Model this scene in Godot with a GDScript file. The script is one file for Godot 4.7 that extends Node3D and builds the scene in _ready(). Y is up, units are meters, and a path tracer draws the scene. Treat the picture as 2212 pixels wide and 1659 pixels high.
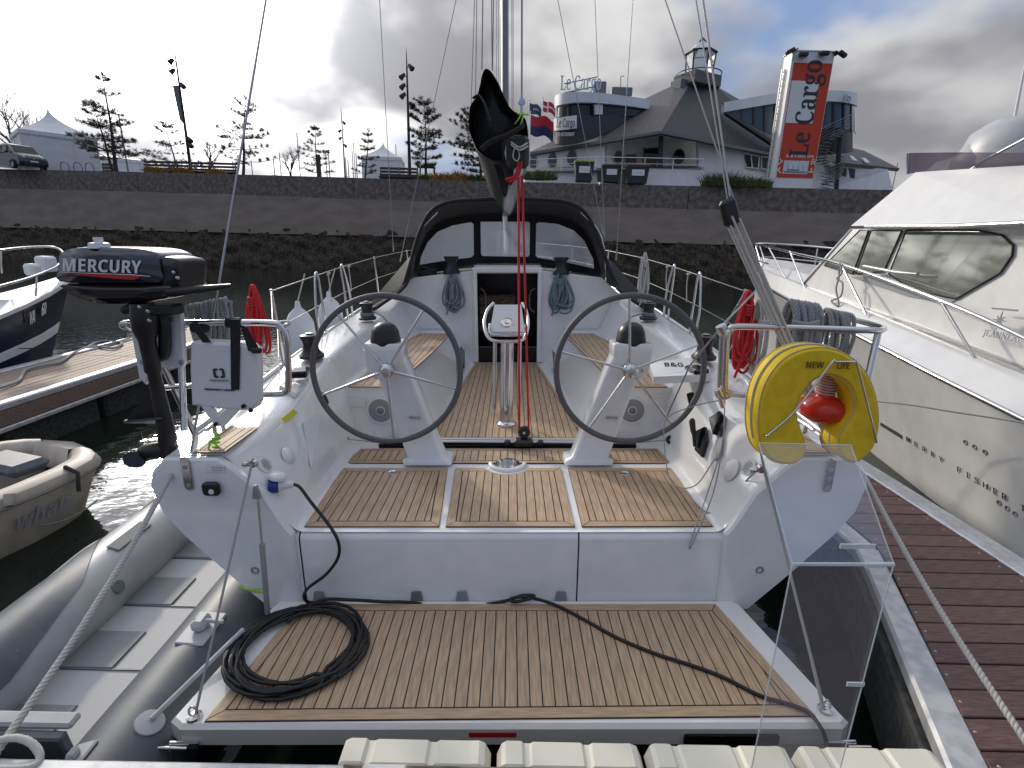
extends Node3D
# A sailing yacht seen from the pontoon behind its stern, in a tidal marina below a sea wall.
# Pixel helpers use a 2212 x 1659 reading of the photograph; a pixel gives a direction, the plane named in the call gives the distance.
const F := 1090.0
const CAM := Vector3(0, 2.2, 0)
const GAP := 0.0028
var pitch := deg_to_rad(15.6)
var roll := deg_to_rad(1.4)
var BX := Transform3D()          # yacht frame (heeled a little) to world
var used := {}
var AT := {}
var M := {}
var rng := RandomNumberGenerator.new()
var sun_dir := Vector3(-0.545, 0.375, -0.75).normalized()

# ---------- pixel directions ----------
func ray(px: float, py: float, world: bool) -> Vector3:
	var d := Vector3((px - 1106.0) / F, -(py - 829.5) / F, -1.0).rotated(Vector3.RIGHT, -pitch)
	return d.rotated(Vector3.BACK, roll) if world else d
func py_(px: float, py: float, y: float, w: bool) -> Vector3:
	var d := ray(px, py, w)
	return CAM + d * ((y - CAM.y) / d.y)
func pz_(px: float, py: float, z: float, w: bool) -> Vector3:
	var d := ray(px, py, w)
	return CAM + d * (z / d.z)
func px_(px: float, py: float, x: float, w: bool) -> Vector3:
	var d := ray(px, py, w)
	return CAM + d * (x / d.x)
func by(px: float, py: float, y: float) -> Vector3: return py_(px, py, y, false)
func bz(px: float, py: float, z: float) -> Vector3: return pz_(px, py, z, false)
func bxx(px: float, py: float, x: float) -> Vector3: return px_(px, py, x, false)
func wy(px: float, py: float, y: float) -> Vector3: return py_(px, py, y, true)
func wz(px: float, py: float, z: float) -> Vector3: return pz_(px, py, z, true)
func wx(px: float, py: float, x: float) -> Vector3: return px_(px, py, x, true)

# ---------- nodes ----------
func numbered(called: String) -> String:
	var n: int = used.get(called, 0)
	used[called] = n + 1
	return called if n == 0 else "%s_%03d" % [called, n]
func tag(o: Node, label: String, category: String, group := "") -> Node:
	o.set_meta("label", label)
	o.set_meta("category", category)
	if group != "": o.set_meta("group", group)
	return o
func thing(called: String, label: String, category: String, at := Vector3.ZERO, group := "", boat := false) -> Node3D:
	var o := Node3D.new()
	o.name = numbered(called)
	add_child(o)
	o.transform = (BX if boat else Transform3D()) * Transform3D(Basis(), at)
	AT[o] = at
	tag(o, label, category, group)
	return o
func obj(called: String, st: SurfaceTool, m: Material, parent: Node) -> MeshInstance3D:
	st.generate_normals()
	return put(called, st.commit(), m, parent)
func put(called: String, mesh: Mesh, m: Material, parent: Node) -> MeshInstance3D:
	var o := MeshInstance3D.new()
	o.mesh = mesh
	o.material_override = m
	o.name = called
	parent.add_child(o, true)
	if AT.has(parent): o.position = -AT[parent]
	return o
func struct(called: String, st: SurfaceTool, m: Material) -> MeshInstance3D:
	var o := obj(called, st, m, self)
	o.name = numbered(called)
	o.set_meta("kind", "structure")
	return o

# ---------- shapes ----------
func mb(smooth := false) -> SurfaceTool:
	var st := SurfaceTool.new()
	st.begin(Mesh.PRIMITIVE_TRIANGLES)
	st.set_smooth_group(0 if smooth else -1)
	return st
func quad(st: SurfaceTool, a: Vector3, b: Vector3, c: Vector3, d: Vector3) -> void:
	st.add_vertex(a); st.add_vertex(b); st.add_vertex(c)
	st.add_vertex(a); st.add_vertex(c); st.add_vertex(d)
func cface(st: SurfaceTool, pts: Array, c: Vector3) -> void:
	var n: Vector3 = (pts[1] - pts[0]).cross(pts[2] - pts[0])
	if n.dot(pts[0] - c) > 0.0: pts.reverse()
	for i in range(1, pts.size() - 1):
		st.add_vertex(pts[0]); st.add_vertex(pts[i]); st.add_vertex(pts[i + 1])
func box(st: SurfaceTool, c: Vector3, s: Vector3, b := Basis(), bev := 0.0) -> void:
	st.set_smooth_group(-1)
	var h := s * 0.5
	if bev <= 0.0:
		for ax in 3:
			for sg: float in [-1.0, 1.0]:
				var pts := []
				for q in [[-1, -1], [1, -1], [1, 1], [-1, 1]]:
					var v := Vector3()
					v[ax] = sg * h[ax]; v[(ax + 1) % 3] = q[0] * h[(ax + 1) % 3]; v[(ax + 2) % 3] = q[1] * h[(ax + 2) % 3]
					pts.append(c + b * v)
				cface(st, pts, c)
		return
	bev = minf(bev, minf(h.x, minf(h.y, h.z)) * 0.95)
	for ax in 3:
		var u := (ax + 1) % 3
		var w := (ax + 2) % 3
		for sg: float in [-1.0, 1.0]:
			var pts := []
			for q in [[-1, -1], [1, -1], [1, 1], [-1, 1]]:
				var v := Vector3()
				v[ax] = sg * h[ax]; v[u] = q[0] * (h[u] - bev); v[w] = q[1] * (h[w] - bev)
				pts.append(c + b * v)
			cface(st, pts, c)
			for sw: float in [-1.0, 1.0]:
				var e := []
				for q in [[0, -1], [0, 1], [1, 1], [1, -1]]:
					var v := Vector3()
					v[u] = sg * (h[u] - (bev if q[0] == 0 else 0.0)); v[w] = sw * (h[w] - (bev if q[0] == 1 else 0.0)); v[ax] = q[1] * (h[ax] - bev)
					e.append(c + b * v)
				cface(st, e, c)
	for sx: float in [-1.0, 1.0]:
		for sy: float in [-1.0, 1.0]:
			for sz: float in [-1.0, 1.0]:
				var k := Vector3(sx * (h.x - bev), sy * (h.y - bev), sz * (h.z - bev))
				cface(st, [c + b * (k + Vector3(sx * bev, 0, 0)), c + b * (k + Vector3(0, sy * bev, 0)), c + b * (k + Vector3(0, 0, sz * bev))], c)
func smoothed(pts: Array, k := 6, closed := false) -> Array:
	var out := []
	var n := pts.size()
	for i in (n if closed else n - 1):
		var p0: Vector3 = pts[posmod(i - 1, n)] if closed or i > 0 else pts[0] * 2.0 - pts[1]
		var p1: Vector3 = pts[i]
		var p2: Vector3 = pts[(i + 1) % n]
		var p3: Vector3 = pts[(i + 2) % n] if closed or i + 2 < n else pts[n - 1] * 2.0 - pts[n - 2]
		for j in k: out.append(p1.cubic_interpolate(p2, p0, p3, float(j) / k))
	if not closed: out.append(pts[n - 1])
	return out
func tube(st: SurfaceTool, pts: Array, r, n := 8, closed := false, flat_scale := 1.0) -> void:
	st.set_smooth_group(0)
	var m := pts.size()
	if m < 2: return
	var rings := []
	var nrm := Vector3.ZERO
	for i in m:
		var a: Vector3 = pts[posmod(i - 1, m)] if closed or i > 0 else pts[0]
		var b: Vector3 = pts[(i + 1) % m] if closed or i < m - 1 else pts[m - 1]
		var t := (b - a).normalized()
		if nrm == Vector3.ZERO:
			nrm = t.cross(Vector3.UP)
			if nrm.length() < 0.05: nrm = t.cross(Vector3.RIGHT)
		nrm = (nrm - t * nrm.dot(t)).normalized()
		var bi := t.cross(nrm)
		var rr: float = r[i] if r is Array else r
		var ring := PackedVector3Array()
		for j in n:
			var an := TAU * j / n
			ring.append(pts[i] + nrm * cos(an) * rr + bi * sin(an) * rr * flat_scale)
		rings.append(ring)
	for i in (m if closed else m - 1):
		var r0: PackedVector3Array = rings[i]
		var r1: PackedVector3Array = rings[(i + 1) % m]
		for j in n:
			var k := (j + 1) % n
			quad(st, r0[j], r0[k], r1[k], r1[j])
	if not closed:
		for e in [0, m - 1]:
			st.set_smooth_group(1 + (e & 1))
			var q: PackedVector3Array = rings[e]
			for j in range(1, n - 1):
				if e == 0: st.add_vertex(q[0]); st.add_vertex(q[j + 1]); st.add_vertex(q[j])
				else: st.add_vertex(q[0]); st.add_vertex(q[j]); st.add_vertex(q[j + 1])
	st.set_smooth_group(0)
func lathe(st: SurfaceTool, prof: Array, xf: Transform3D, n := 20) -> void:
	st.set_smooth_group(0)
	for i in prof.size() - 1:
		var p: Vector2 = prof[i]
		var q: Vector2 = prof[i + 1]
		if i > 0:
			var o: Vector2 = prof[i - 1]
			if (p - o).normalized().dot((q - p).normalized()) < 0.6: st.set_smooth_group(i)
		for j in n:
			var a := TAU * j / n
			var b := TAU * (j + 1) / n
			var A := xf * Vector3(p.x * cos(a), p.y, p.x * sin(a))
			var B := xf * Vector3(p.x * cos(b), p.y, p.x * sin(b))
			var C := xf * Vector3(q.x * cos(b), q.y, q.x * sin(b))
			var D := xf * Vector3(q.x * cos(a), q.y, q.x * sin(a))
			if p.x > 1e-5: st.add_vertex(A); st.add_vertex(B); st.add_vertex(C)
			if q.x > 1e-5: st.add_vertex(A); st.add_vertex(C); st.add_vertex(D)
func loft(st: SurfaceTool, secs: Array, closed := false, caps := false) -> void:
	st.set_smooth_group(0)
	for i in secs.size() - 1:
		var a: Array = secs[i]
		var b: Array = secs[i + 1]
		var n := a.size()
		for j in (n if closed else n - 1):
			var k := (j + 1) % n
			quad(st, a[j], b[j], b[k], a[k])
	if caps:
		for e in [0, secs.size() - 1]:
			st.set_smooth_group(3 + e)
			var q: Array = secs[e]
			var c := Vector3.ZERO
			for v: Vector3 in q: c += v / q.size()
			for j in q.size():
				var k := (j + 1) % q.size()
				st.add_vertex(c)
				st.add_vertex(q[j] if e == 0 else q[k]); st.add_vertex(q[k] if e == 0 else q[j])
	st.set_smooth_group(0)
func inset(poly: PackedVector2Array, d: float) -> PackedVector2Array:
	var out := PackedVector2Array()
	var n := poly.size()
	var ccw := -1.0 if Geometry2D.is_polygon_clockwise(poly) else 1.0
	for i in n:
		var a := (poly[i] - poly[posmod(i - 1, n)]).normalized()
		var b := (poly[(i + 1) % n] - poly[i]).normalized()
		var na := Vector2(-a.y, a.x) * ccw
		var nb := Vector2(-b.y, b.x) * ccw
		var m := (na + nb)
		m = m / maxf(0.3, m.length_squared()) * 2.0
		out.append(poly[i] + m * d)
	return out
func prism(st: SurfaceTool, poly: PackedVector2Array, d: float, xf := Transform3D(), bev := 0.0, smooth_side := false) -> void:
	if poly.size() < 3: return
	if Geometry2D.is_polygon_clockwise(poly):
		poly = poly.duplicate()
		poly.reverse()
	var top := inset(poly, bev) if bev > 0.0 else poly
	var idx := Geometry2D.triangulate_polygon(top)
	st.set_smooth_group(-1)
	for i in range(0, idx.size(), 3):
		for k in [0, 2, 1]: st.add_vertex(xf * Vector3(top[idx[i + k]].x, top[idx[i + k]].y, d))
		for k in [0, 1, 2]: st.add_vertex(xf * Vector3(top[idx[i + k]].x, top[idx[i + k]].y, 0))
	var levels := [[top, 0.0], [poly, bev], [poly, d - bev], [top, d]] if bev > 0.0 else [[poly, 0.0], [poly, d]]
	if smooth_side: st.set_smooth_group(0)
	for l in levels.size() - 1:
		var p: PackedVector2Array = levels[l][0]
		var q: PackedVector2Array = levels[l + 1][0]
		var z0: float = levels[l][1]
		var z1: float = levels[l + 1][1]
		for i in p.size():
			var k := (i + 1) % p.size()
			quad(st, xf * Vector3(p[i].x, p[i].y, z0), xf * Vector3(q[i].x, q[i].y, z1), xf * Vector3(q[k].x, q[k].y, z1), xf * Vector3(p[k].x, p[k].y, z0))
func slab(st: SurfaceTool, pts: Array, thick: float) -> void:   # a flat or nearly flat polygon in space given thickness away from the viewer
	st.set_smooth_group(-1)
	var n: Vector3 = (pts[1] - pts[0]).cross(pts[2] - pts[0]).normalized()
	if n.dot(CAM - pts[0]) < 0.0: n = -n
	var c := Vector3.ZERO
	for p: Vector3 in pts: c += p / pts.size()
	var mid := c - n * thick * 0.5
	var back := []
	for p: Vector3 in pts: back.append(p - n * thick)
	cface(st, pts.duplicate(), mid)
	cface(st, back.duplicate(), mid)
	for i in pts.size():
		var k := (i + 1) % pts.size()
		cface(st, [pts[i], pts[k], back[k], back[i]], mid)
func ell(cx: float, cy: float, rx: float, ry: float, n := 24) -> PackedVector2Array:
	var p := PackedVector2Array()
	for i in n: p.append(Vector2(cx + rx * cos(TAU * i / n), cy + ry * sin(TAU * i / n)))
	return p
func rrect(x0: float, y0: float, x1: float, y1: float, r: float, k := 4) -> PackedVector2Array:
	var p := PackedVector2Array()
	for c in [[x1 - r, y1 - r, 0], [x0 + r, y1 - r, 1], [x0 + r, y0 + r, 2], [x1 - r, y0 + r, 3]]:
		for i in k + 1:
			var a: float = (c[2] + float(i) / k) * PI / 2
			p.append(Vector2(c[0] + r * cos(a), c[1] + r * sin(a)))
	return p
func holed(outer: PackedVector2Array, holes: Array) -> Array:   # cut polygons out of a polygon as pieces without holes
	var xs := [-1e4]
	for h: PackedVector2Array in holes:
		var c := 0.0
		for v in h: c += v.x / h.size()
		xs.append(c)
	xs.append(1e4)
	xs.sort()
	var out := []
	for i in xs.size() - 1:
		var strip := PackedVector2Array([Vector2(xs[i], -1e4), Vector2(xs[i + 1], -1e4), Vector2(xs[i + 1], 1e4), Vector2(xs[i], 1e4)])
		var cur: Array = Geometry2D.intersect_polygons(outer, strip)
		for h: PackedVector2Array in holes:
			var nxt := []
			for c: PackedVector2Array in cur: nxt.append_array(Geometry2D.clip_polygons(c, h))
			cur = nxt
		out.append_array(cur)
	return out
func words(parent: Node, s: String, height: float, xf: Transform3D, m: Material, bold := true, serif := false, slant := 0.0, stretch := 1.0, called := "lettering") -> MeshInstance3D:
	var t := TextMesh.new()
	var f := SystemFont.new()
	f.font_names = PackedStringArray(["Droid Serif" if serif else "Droid Sans"])
	f.font_weight = 700 if bold else 400
	t.font = f
	t.text = s
	t.font_size = 48
	t.pixel_size = height / 48.0 / 0.72
	t.depth = 0.003
	var o := put(called, t, m, parent)
	var b := Basis(Vector3(stretch, 0, 0), Vector3(slant, 1, 0), Vector3(0, 0, 1))
	var at: Vector3 = AT.get(parent, Vector3.ZERO)
	o.transform = Transform3D(xf.basis * b, xf.origin - at)
	return o
func facing(dirx: Vector3, up: Vector3) -> Basis:   # x along dirx, y near up
	var x := dirx.normalized()
	var z := x.cross(up).normalized()
	return Basis(x, z.cross(x), z)

# ---------- materials ----------
func lin(r: float, g: float, b: float) -> Color: return Color(r, g, b).linear_to_srgb()
func mat(called: String, c: Color, rough := 0.5, metal := 0.0) -> StandardMaterial3D:
	var m := StandardMaterial3D.new()
	m.albedo_color = c
	m.roughness = rough
	m.metallic = metal
	M[called] = m
	return m
func noise_img(size: int, freq: float, oct: int, sd: int, type := FastNoiseLite.TYPE_SIMPLEX_SMOOTH) -> Image:
	var n := FastNoiseLite.new()
	n.noise_type = type
	n.seed = sd
	n.frequency = freq
	n.fractal_octaves = oct
	var im := n.get_seamless_image(size, size)
	im.convert(Image.FORMAT_RGBA8)
	return im
func ramp_tex(im: Image, stops: Array) -> ImageTexture:
	var g := Gradient.new()
	var off := PackedFloat32Array()
	var col := PackedColorArray()
	for s in stops: off.append(s[0]); col.append(s[1])
	g.offsets = off
	g.colors = col
	var out := Image.create(im.get_width(), im.get_height(), false, Image.FORMAT_RGB8)
	for y in im.get_height():
		for x in im.get_width(): out.set_pixel(x, y, g.sample(im.get_pixel(x, y).r))
	return ImageTexture.create_from_image(out)
func bump_tex(im: Image, s: float) -> ImageTexture:
	var c: Image = im.duplicate()
	c.bump_map_to_normal_map(s)
	return ImageTexture.create_from_image(c)
func tri(m: StandardMaterial3D, scale: Vector3, world := false) -> StandardMaterial3D:
	m.uv1_triplanar = true
	m.uv1_world_triplanar = world
	m.uv1_scale = scale
	return m
func worn(called: String, c0: Color, c1: Color, rough: float, scale: Vector3, img: Image, nrm := 0.0, metal := 0.0) -> StandardMaterial3D:
	var m := mat(called, Color.WHITE, rough, metal)
	m.albedo_texture = ramp_tex(img, [[0.25, c0], [0.75, c1]])
	if nrm > 0.0:
		m.normal_enabled = true
		m.normal_texture = bump_tex(img, 6.0)
		m.normal_scale = nrm
	return tri(m, scale)

func materials() -> void:
	var fine := noise_img(256, 0.03, 5, 3)
	var soft := noise_img(256, 0.012, 4, 5)
	var cell := noise_img(256, 0.05, 3, 8, FastNoiseLite.TYPE_CELLULAR)
	var gel := worn("gel", lin(.76, .77, .78), lin(.81, .81, .81), .14, Vector3(1.3, 1.3, 1.3), soft)
	gel.clearcoat_enabled = true; gel.clearcoat = .5; gel.clearcoat_roughness = .08
	var g2 := worn("gel_cream", lin(.67, .665, .65), lin(.73, .725, .71), .2, Vector3(1.1, 1.1, 1.1), soft)
	g2.clearcoat_enabled = true; g2.clearcoat = .5
	mat("gel_nonskid", lin(.66, .67, .68), .7)
	var tk := [[.45, .325, .215], [.468, .338, .222], [.432, .312, .208], [.458, .333, .222]]
	for i in 4:
		var c: Array = tk[i]
		worn("teak%d" % i, lin(c[0] * .82, c[1] * .8, c[2] * .78), lin(c[0] * 1.1, c[1] * 1.1, c[2] * 1.1), .62, Vector3(9, 9, .7), fine, .15)
	worn("teak_edge", lin(.39, .275, .175), lin(.50, .36, .235), .6, Vector3(.8, 9, 9), fine, .15)
	mat("caulk", lin(.012, .011, .011), .6)
	mat("steel", lin(.62, .62, .63), .16, 1.0)
	mat("alu", lin(.55, .56, .58), .34, 1.0)
	mat("mast_grey", lin(.20, .21, .22), .4, .6)
	mat("galv", lin(.42, .43, .44), .45, .8)
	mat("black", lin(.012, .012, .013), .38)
	mat("gloss_black", lin(.006, .006, .007), .08)
	worn("canvas", lin(.008, .008, .009), lin(.02, .02, .022), .75, Vector3(6, 6, 6), fine, .3)
	mat("rubber", lin(.02, .02, .02), .7)
	mat("cable", lin(.006, .006, .007), .5)
	worn("rim_grey", lin(.09, .09, .095), lin(.13, .13, .135), .6, Vector3(30, 30, 30), fine, .3)
	worn("rope_white", lin(.42, .41, .38), lin(.62, .61, .58), .85, Vector3(60, 60, 60), cell, .6)
	worn("rope_grey", lin(.20, .205, .21), lin(.46, .47, .47), .85, Vector3(55, 55, 55), cell, .6)
	worn("rope_fleck", lin(.05, .07, .10), lin(.5, .52, .54), .85, Vector3(45, 45, 45), cell, .6)
	worn("rope_teal", lin(.02, .06, .075), lin(.42, .5, .52), .85, Vector3(28, 28, 28), cell, .6)
	worn("rope_black", lin(.02, .02, .022), lin(.07, .07, .07), .85, Vector3(60, 60, 60), cell, .6)
	mat("rope_red", lin(.55, .02, .025), .75)
	mat("rope_lime", lin(.35, .62, .06), .8)
	mat("wire", lin(.33, .33, .34), .35, .9)
	mat("white_paint", lin(.78, .78, .78), .45)
	mat("white_plastic", lin(.72, .73, .75), .38)
	mat("fabric_white", lin(.70, .71, .73), .8)
	mat("fender_cream", lin(.68, .66, .55), .45)
	worn("yellow", lin(.72, .50, .008), lin(.80, .57, .012), .7, Vector3(5, 5, 5), soft)
	mat("piping", lin(.60, .44, .20), .7)
	mat("red_gloss", lin(.62, .03, .015), .22)
	mat("red_mat", lin(.50, .02, .03), .55)
	mat("blue_plug", lin(.02, .035, .22), .4)
	mat("sticker_yellow", lin(.62, .62, .03), .5)
	mat("print_grey", lin(.25, .26, .28), .6)
	mat("print_dark", lin(.03, .035, .05), .6)
	mat("print_olive", lin(.16, .11, .02), .7)
	mat("print_white", lin(.75, .75, .77), .5)
	var ob := mat("cowl_navy", lin(.012, .017, .036), .22)
	ob.clearcoat_enabled = true; ob.clearcoat = 1.0; ob.clearcoat_roughness = .05
	worn("pvc_light", lin(.40, .41, .43), lin(.46, .47, .49), .42, Vector3(2, 2, 2), soft)
	worn("pvc_mid", lin(.075, .088, .108), lin(.10, .115, .138), .48, Vector3(2, 2, 2), soft)
	mat("pvc_floor", lin(.38, .39, .41), .6)
	mat("pvc_floor_dark", lin(.18, .19, .205), .6)
	worn("whaly_beige", lin(.42, .37, .31), lin(.50, .45, .38), .55, Vector3(2, 2, 2), soft)
	worn("dock_wood", lin(.075, .032, .03), lin(.15, .072, .066), .5, Vector3(1.2, 14, 14), fine, .25)
	worn("dock_wood_b", lin(.09, .042, .038), lin(.165, .085, .075), .5, Vector3(1.2, 14, 14), fine, .25)
	worn("dock_wood_c", lin(.06, .028, .028), lin(.125, .06, .057), .5, Vector3(1.2, 14, 14), fine, .25)
	worn("dock_tan", lin(.22, .16, .125), lin(.33, .25, .20), .7, Vector3(12, 12, 1), fine, .2)
	worn("dock_alu", lin(.42, .43, .45), lin(.56, .57, .58), .45, Vector3(3, 3, 3), soft, 0, .35)
	worn("float_dark", lin(.02, .022, .022), lin(.05, .05, .048), .8, Vector3(2, 2, 2), fine, .3)
	worn("old_wood", lin(.10, .065, .05), lin(.27, .20, .16), .8, Vector3(1.2, 8, 8), fine, .3)
	var acr := mat("acrylic", Color(.86, .9, .92, .06), .03)
	acr.transparency = BaseMaterial3D.TRANSPARENCY_ALPHA
	var vin := mat("vinyl", Color(.88, .90, .94, .42), .25)
	vin.transparency = BaseMaterial3D.TRANSPARENCY_ALPHA
	var tin := mat("tint_purple", Color(.26, .17, .30, .8), .08)
	tin.transparency = BaseMaterial3D.TRANSPARENCY_ALPHA
	mat("window_dark", lin(.012, .014, .018), .05)
	var bg := mat("boat_glass", Color(.30, .33, .30, .55), .04)
	bg.transparency = BaseMaterial3D.TRANSPARENCY_ALPHA
	var wnd := mat("blue_glass", lin(.05, .085, .12), .05)
	wnd.metallic = .25
	mat("navy_hull", lin(.012, .018, .045), .2)
	# land
	var w1 := mat("wall_top", Color.WHITE, .9)
	w1.albedo_texture = ramp_tex(noise_img(512, .02, 6, 21), [[.2, lin(.10, .08, .07)], [.5, lin(.16, .133, .117)], [.74, lin(.20, .17, .148)], [.88, lin(.25, .22, .19)]])
	w1.normal_enabled = true; w1.normal_texture = bump_tex(noise_img(512, .04, 5, 22), 8.0); w1.normal_scale = .4
	tri(w1, Vector3(.22, .22, .22), true)
	var w2 := mat("wall_mid", Color.WHITE, .85)
	w2.albedo_texture = ramp_tex(noise_img(512, .012, 6, 31), [[.25, lin(.175, .144, .12)], [.5, lin(.208, .173, .145)], [.75, lin(.245, .206, .172)]])
	tri(w2, Vector3(.06, .16, .06), true)
	var w3 := mat("wall_low", Color.WHITE, .95)
	w3.albedo_texture = ramp_tex(noise_img(512, .03, 6, 41), [[.25, lin(.014, .012, .009)], [.55, lin(.05, .039, .027)], [.8, lin(.12, .09, .058)]])
	tri(w3, Vector3(.3, .3, .3), true)
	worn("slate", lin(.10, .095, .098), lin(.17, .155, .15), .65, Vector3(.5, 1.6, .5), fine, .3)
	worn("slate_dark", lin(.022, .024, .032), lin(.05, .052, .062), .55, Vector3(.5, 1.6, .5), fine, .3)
	worn("render_white", lin(.76, .77, .78), lin(.82, .83, .84), .8, Vector3(.4, .4, .4), soft)
	worn("fascia", lin(.62, .68, .72), lin(.70, .75, .78), .45, Vector3(.4, .4, .4), soft)
	mat("dark_metal", lin(.02, .022, .025), .5)
	mat("grey_metal", lin(.16, .17, .18), .5)
	mat("banner_red", lin(.62, .055, .02), .6)
	worn("bark", lin(.045, .038, .034), lin(.10, .085, .072), .95, Vector3(3, 1, 3), fine, .5)
	var nd := mat("needle", lin(.045, .06, .03), .75); nd.backlight = Color(.05, .07, .03)
	var nb := mat("needle_brown", lin(.10, .09, .06), .8); nb.backlight = Color(.06, .05, .03)
	var gg := mat("grass_gold", lin(.30, .17, .03), .8); gg.backlight = Color(.25, .18, .05)
	var gv := mat("grass_green", lin(.075, .095, .022), .8); gv.backlight = Color(.1, .12, .04)
	worn("tent", lin(.68, .70, .74), lin(.76, .78, .81), .6, Vector3(.5, .5, .5), soft)
	mat("bench_wood", lin(.055, .045, .042), .8)
	var vp := mat("van_paint", lin(.022, .028, .045), .2, .3)
	vp.clearcoat_enabled = true; vp.clearcoat = 1.0
	mat("bin_grey", lin(.03, .036, .042), .5)
	mat("paving", lin(.16, .155, .15), .9)
	mat("lamp_clear", lin(.6, .6, .6), .1)
	# water: dark, glossy, rippled
	var wa := mat("water", lin(.010, .016, .012), .035)
	wa.metallic_specular = .5
	wa.normal_enabled = true
	wa.normal_texture = bump_tex(noise_img(512, .014, 4, 77), 5.0)
	wa.normal_scale = .16
	tri(wa, Vector3(.33, .33, .55), true)

func sky_image() -> Image:
	var w := 1536
	var h := 768
	var im := Image.create(w, h, false, Image.FORMAT_RGBF)
	var a := FastNoiseLite.new()
	a.noise_type = FastNoiseLite.TYPE_SIMPLEX_SMOOTH; a.seed = 4; a.frequency = .8; a.fractal_octaves = 6; a.fractal_gain = .48
	var b := FastNoiseLite.new()
	b.noise_type = FastNoiseLite.TYPE_SIMPLEX_SMOOTH; b.seed = 19; b.frequency = 1.15; b.fractal_octaves = 5; b.fractal_gain = .5
	for y in h:
		var th := PI * (y + .5) / h
		var el := PI / 2 - th
		var cy := cos(el)
		var sy := sin(el)
		for x in w:
			var ph := TAU * (x + .5) / w
			var d := Vector3(sin(ph) * cy, sy, -cos(ph) * cy)
			if sy < -.03:
				im.set_pixel(x, y, Color(.16, .17, .18))
				continue
			var k := 1.0 / (maxf(sy, 0.0) + .28)
			var p := Vector3(d.x * k * 1.15, sy * .8, d.z * k * 1.15)
			var n1 := a.get_noise_3dv(p)
			var n2 := b.get_noise_3dv(p * 1.15 + Vector3(.13, 0, .2))
			var ang := d.angle_to(sun_dir)
			var near := exp(-pow(ang / .265, 2.0))
			var wide := exp(-ang / .62)
			var gap := clampf((ang - 1.35) * .45, 0.0, .5)   # the cloud breaks up away from the sun, blue sky behind the viewer
			var cover := smoothstep(-.36 + gap, -.04 + gap, n1 + .35 * clampf(1.25 - ang, 0.0, 1.0))
			var dens := smoothstep(-.42, .38, n2 + n1 * .5)
			var blue := Color(.135, .225, .43).lerp(Color(.36, .44, .57), pow(1.0 - maxf(sy, 0.0), 4.0))
			var light := Color(.54, .54, .545)
			var dark := Color(.245, .246, .272)
			var cl := light.lerp(dark, dens)
			var c := blue.lerp(cl, cover)
			c = c.lerp(Color(.40, .40, .415), .5 * exp(-maxf(sy, 0.0) / .11))
			var gain := (.86 + 1.35 * maxf(sy, 0.0)) * (1.0 + .28 * wide * (1.35 - .8 * dens) + 11.0 * near * (1.2 - .72 * dens))
			im.set_pixel(x, y, Color(c.r * gain, c.g * gain * (1.0 - .004 * wide), c.b * gain * (1.0 - .04 * wide)))
	return im

func stage() -> void:
	rng.seed = 7
	var rz := Basis(Vector3.BACK, roll)
	BX = Transform3D(rz, CAM - rz * CAM)
	var cam := Camera3D.new()
	cam.name = "camera"
	cam.fov = rad_to_deg(2.0 * atan(829.5 / F))
	cam.near = .05
	cam.far = 1500.0
	add_child(cam)
	cam.transform = Transform3D(rz * Basis(Vector3.RIGHT, -pitch), CAM)
	cam.current = true
	var sun := DirectionalLight3D.new()
	sun.name = "sun"
	add_child(sun)
	sun.look_at_from_position(Vector3.ZERO, -sun_dir)
	sun.light_energy = .6
	sun.light_color = Color(1.0, .95, .87)
	sun.light_angular_distance = 2.5
	sun.shadow_enabled = true
	var env := Environment.new()
	var sky := Sky.new()
	var pan := PanoramaSkyMaterial.new()
	pan.panorama = ImageTexture.create_from_image(sky_image())
	sky.sky_material = pan
	env.background_mode = Environment.BG_SKY
	env.sky = sky
	env.tonemap_mode = Environment.TONE_MAPPER_LINEAR
	env.tonemap_exposure = .97
	env.sdfgi_enabled = true
	env.ssao_enabled = true
	env.ssil_enabled = true
	var we := WorldEnvironment.new()
	we.name = "environment"
	we.environment = env
	add_child(we)

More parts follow.
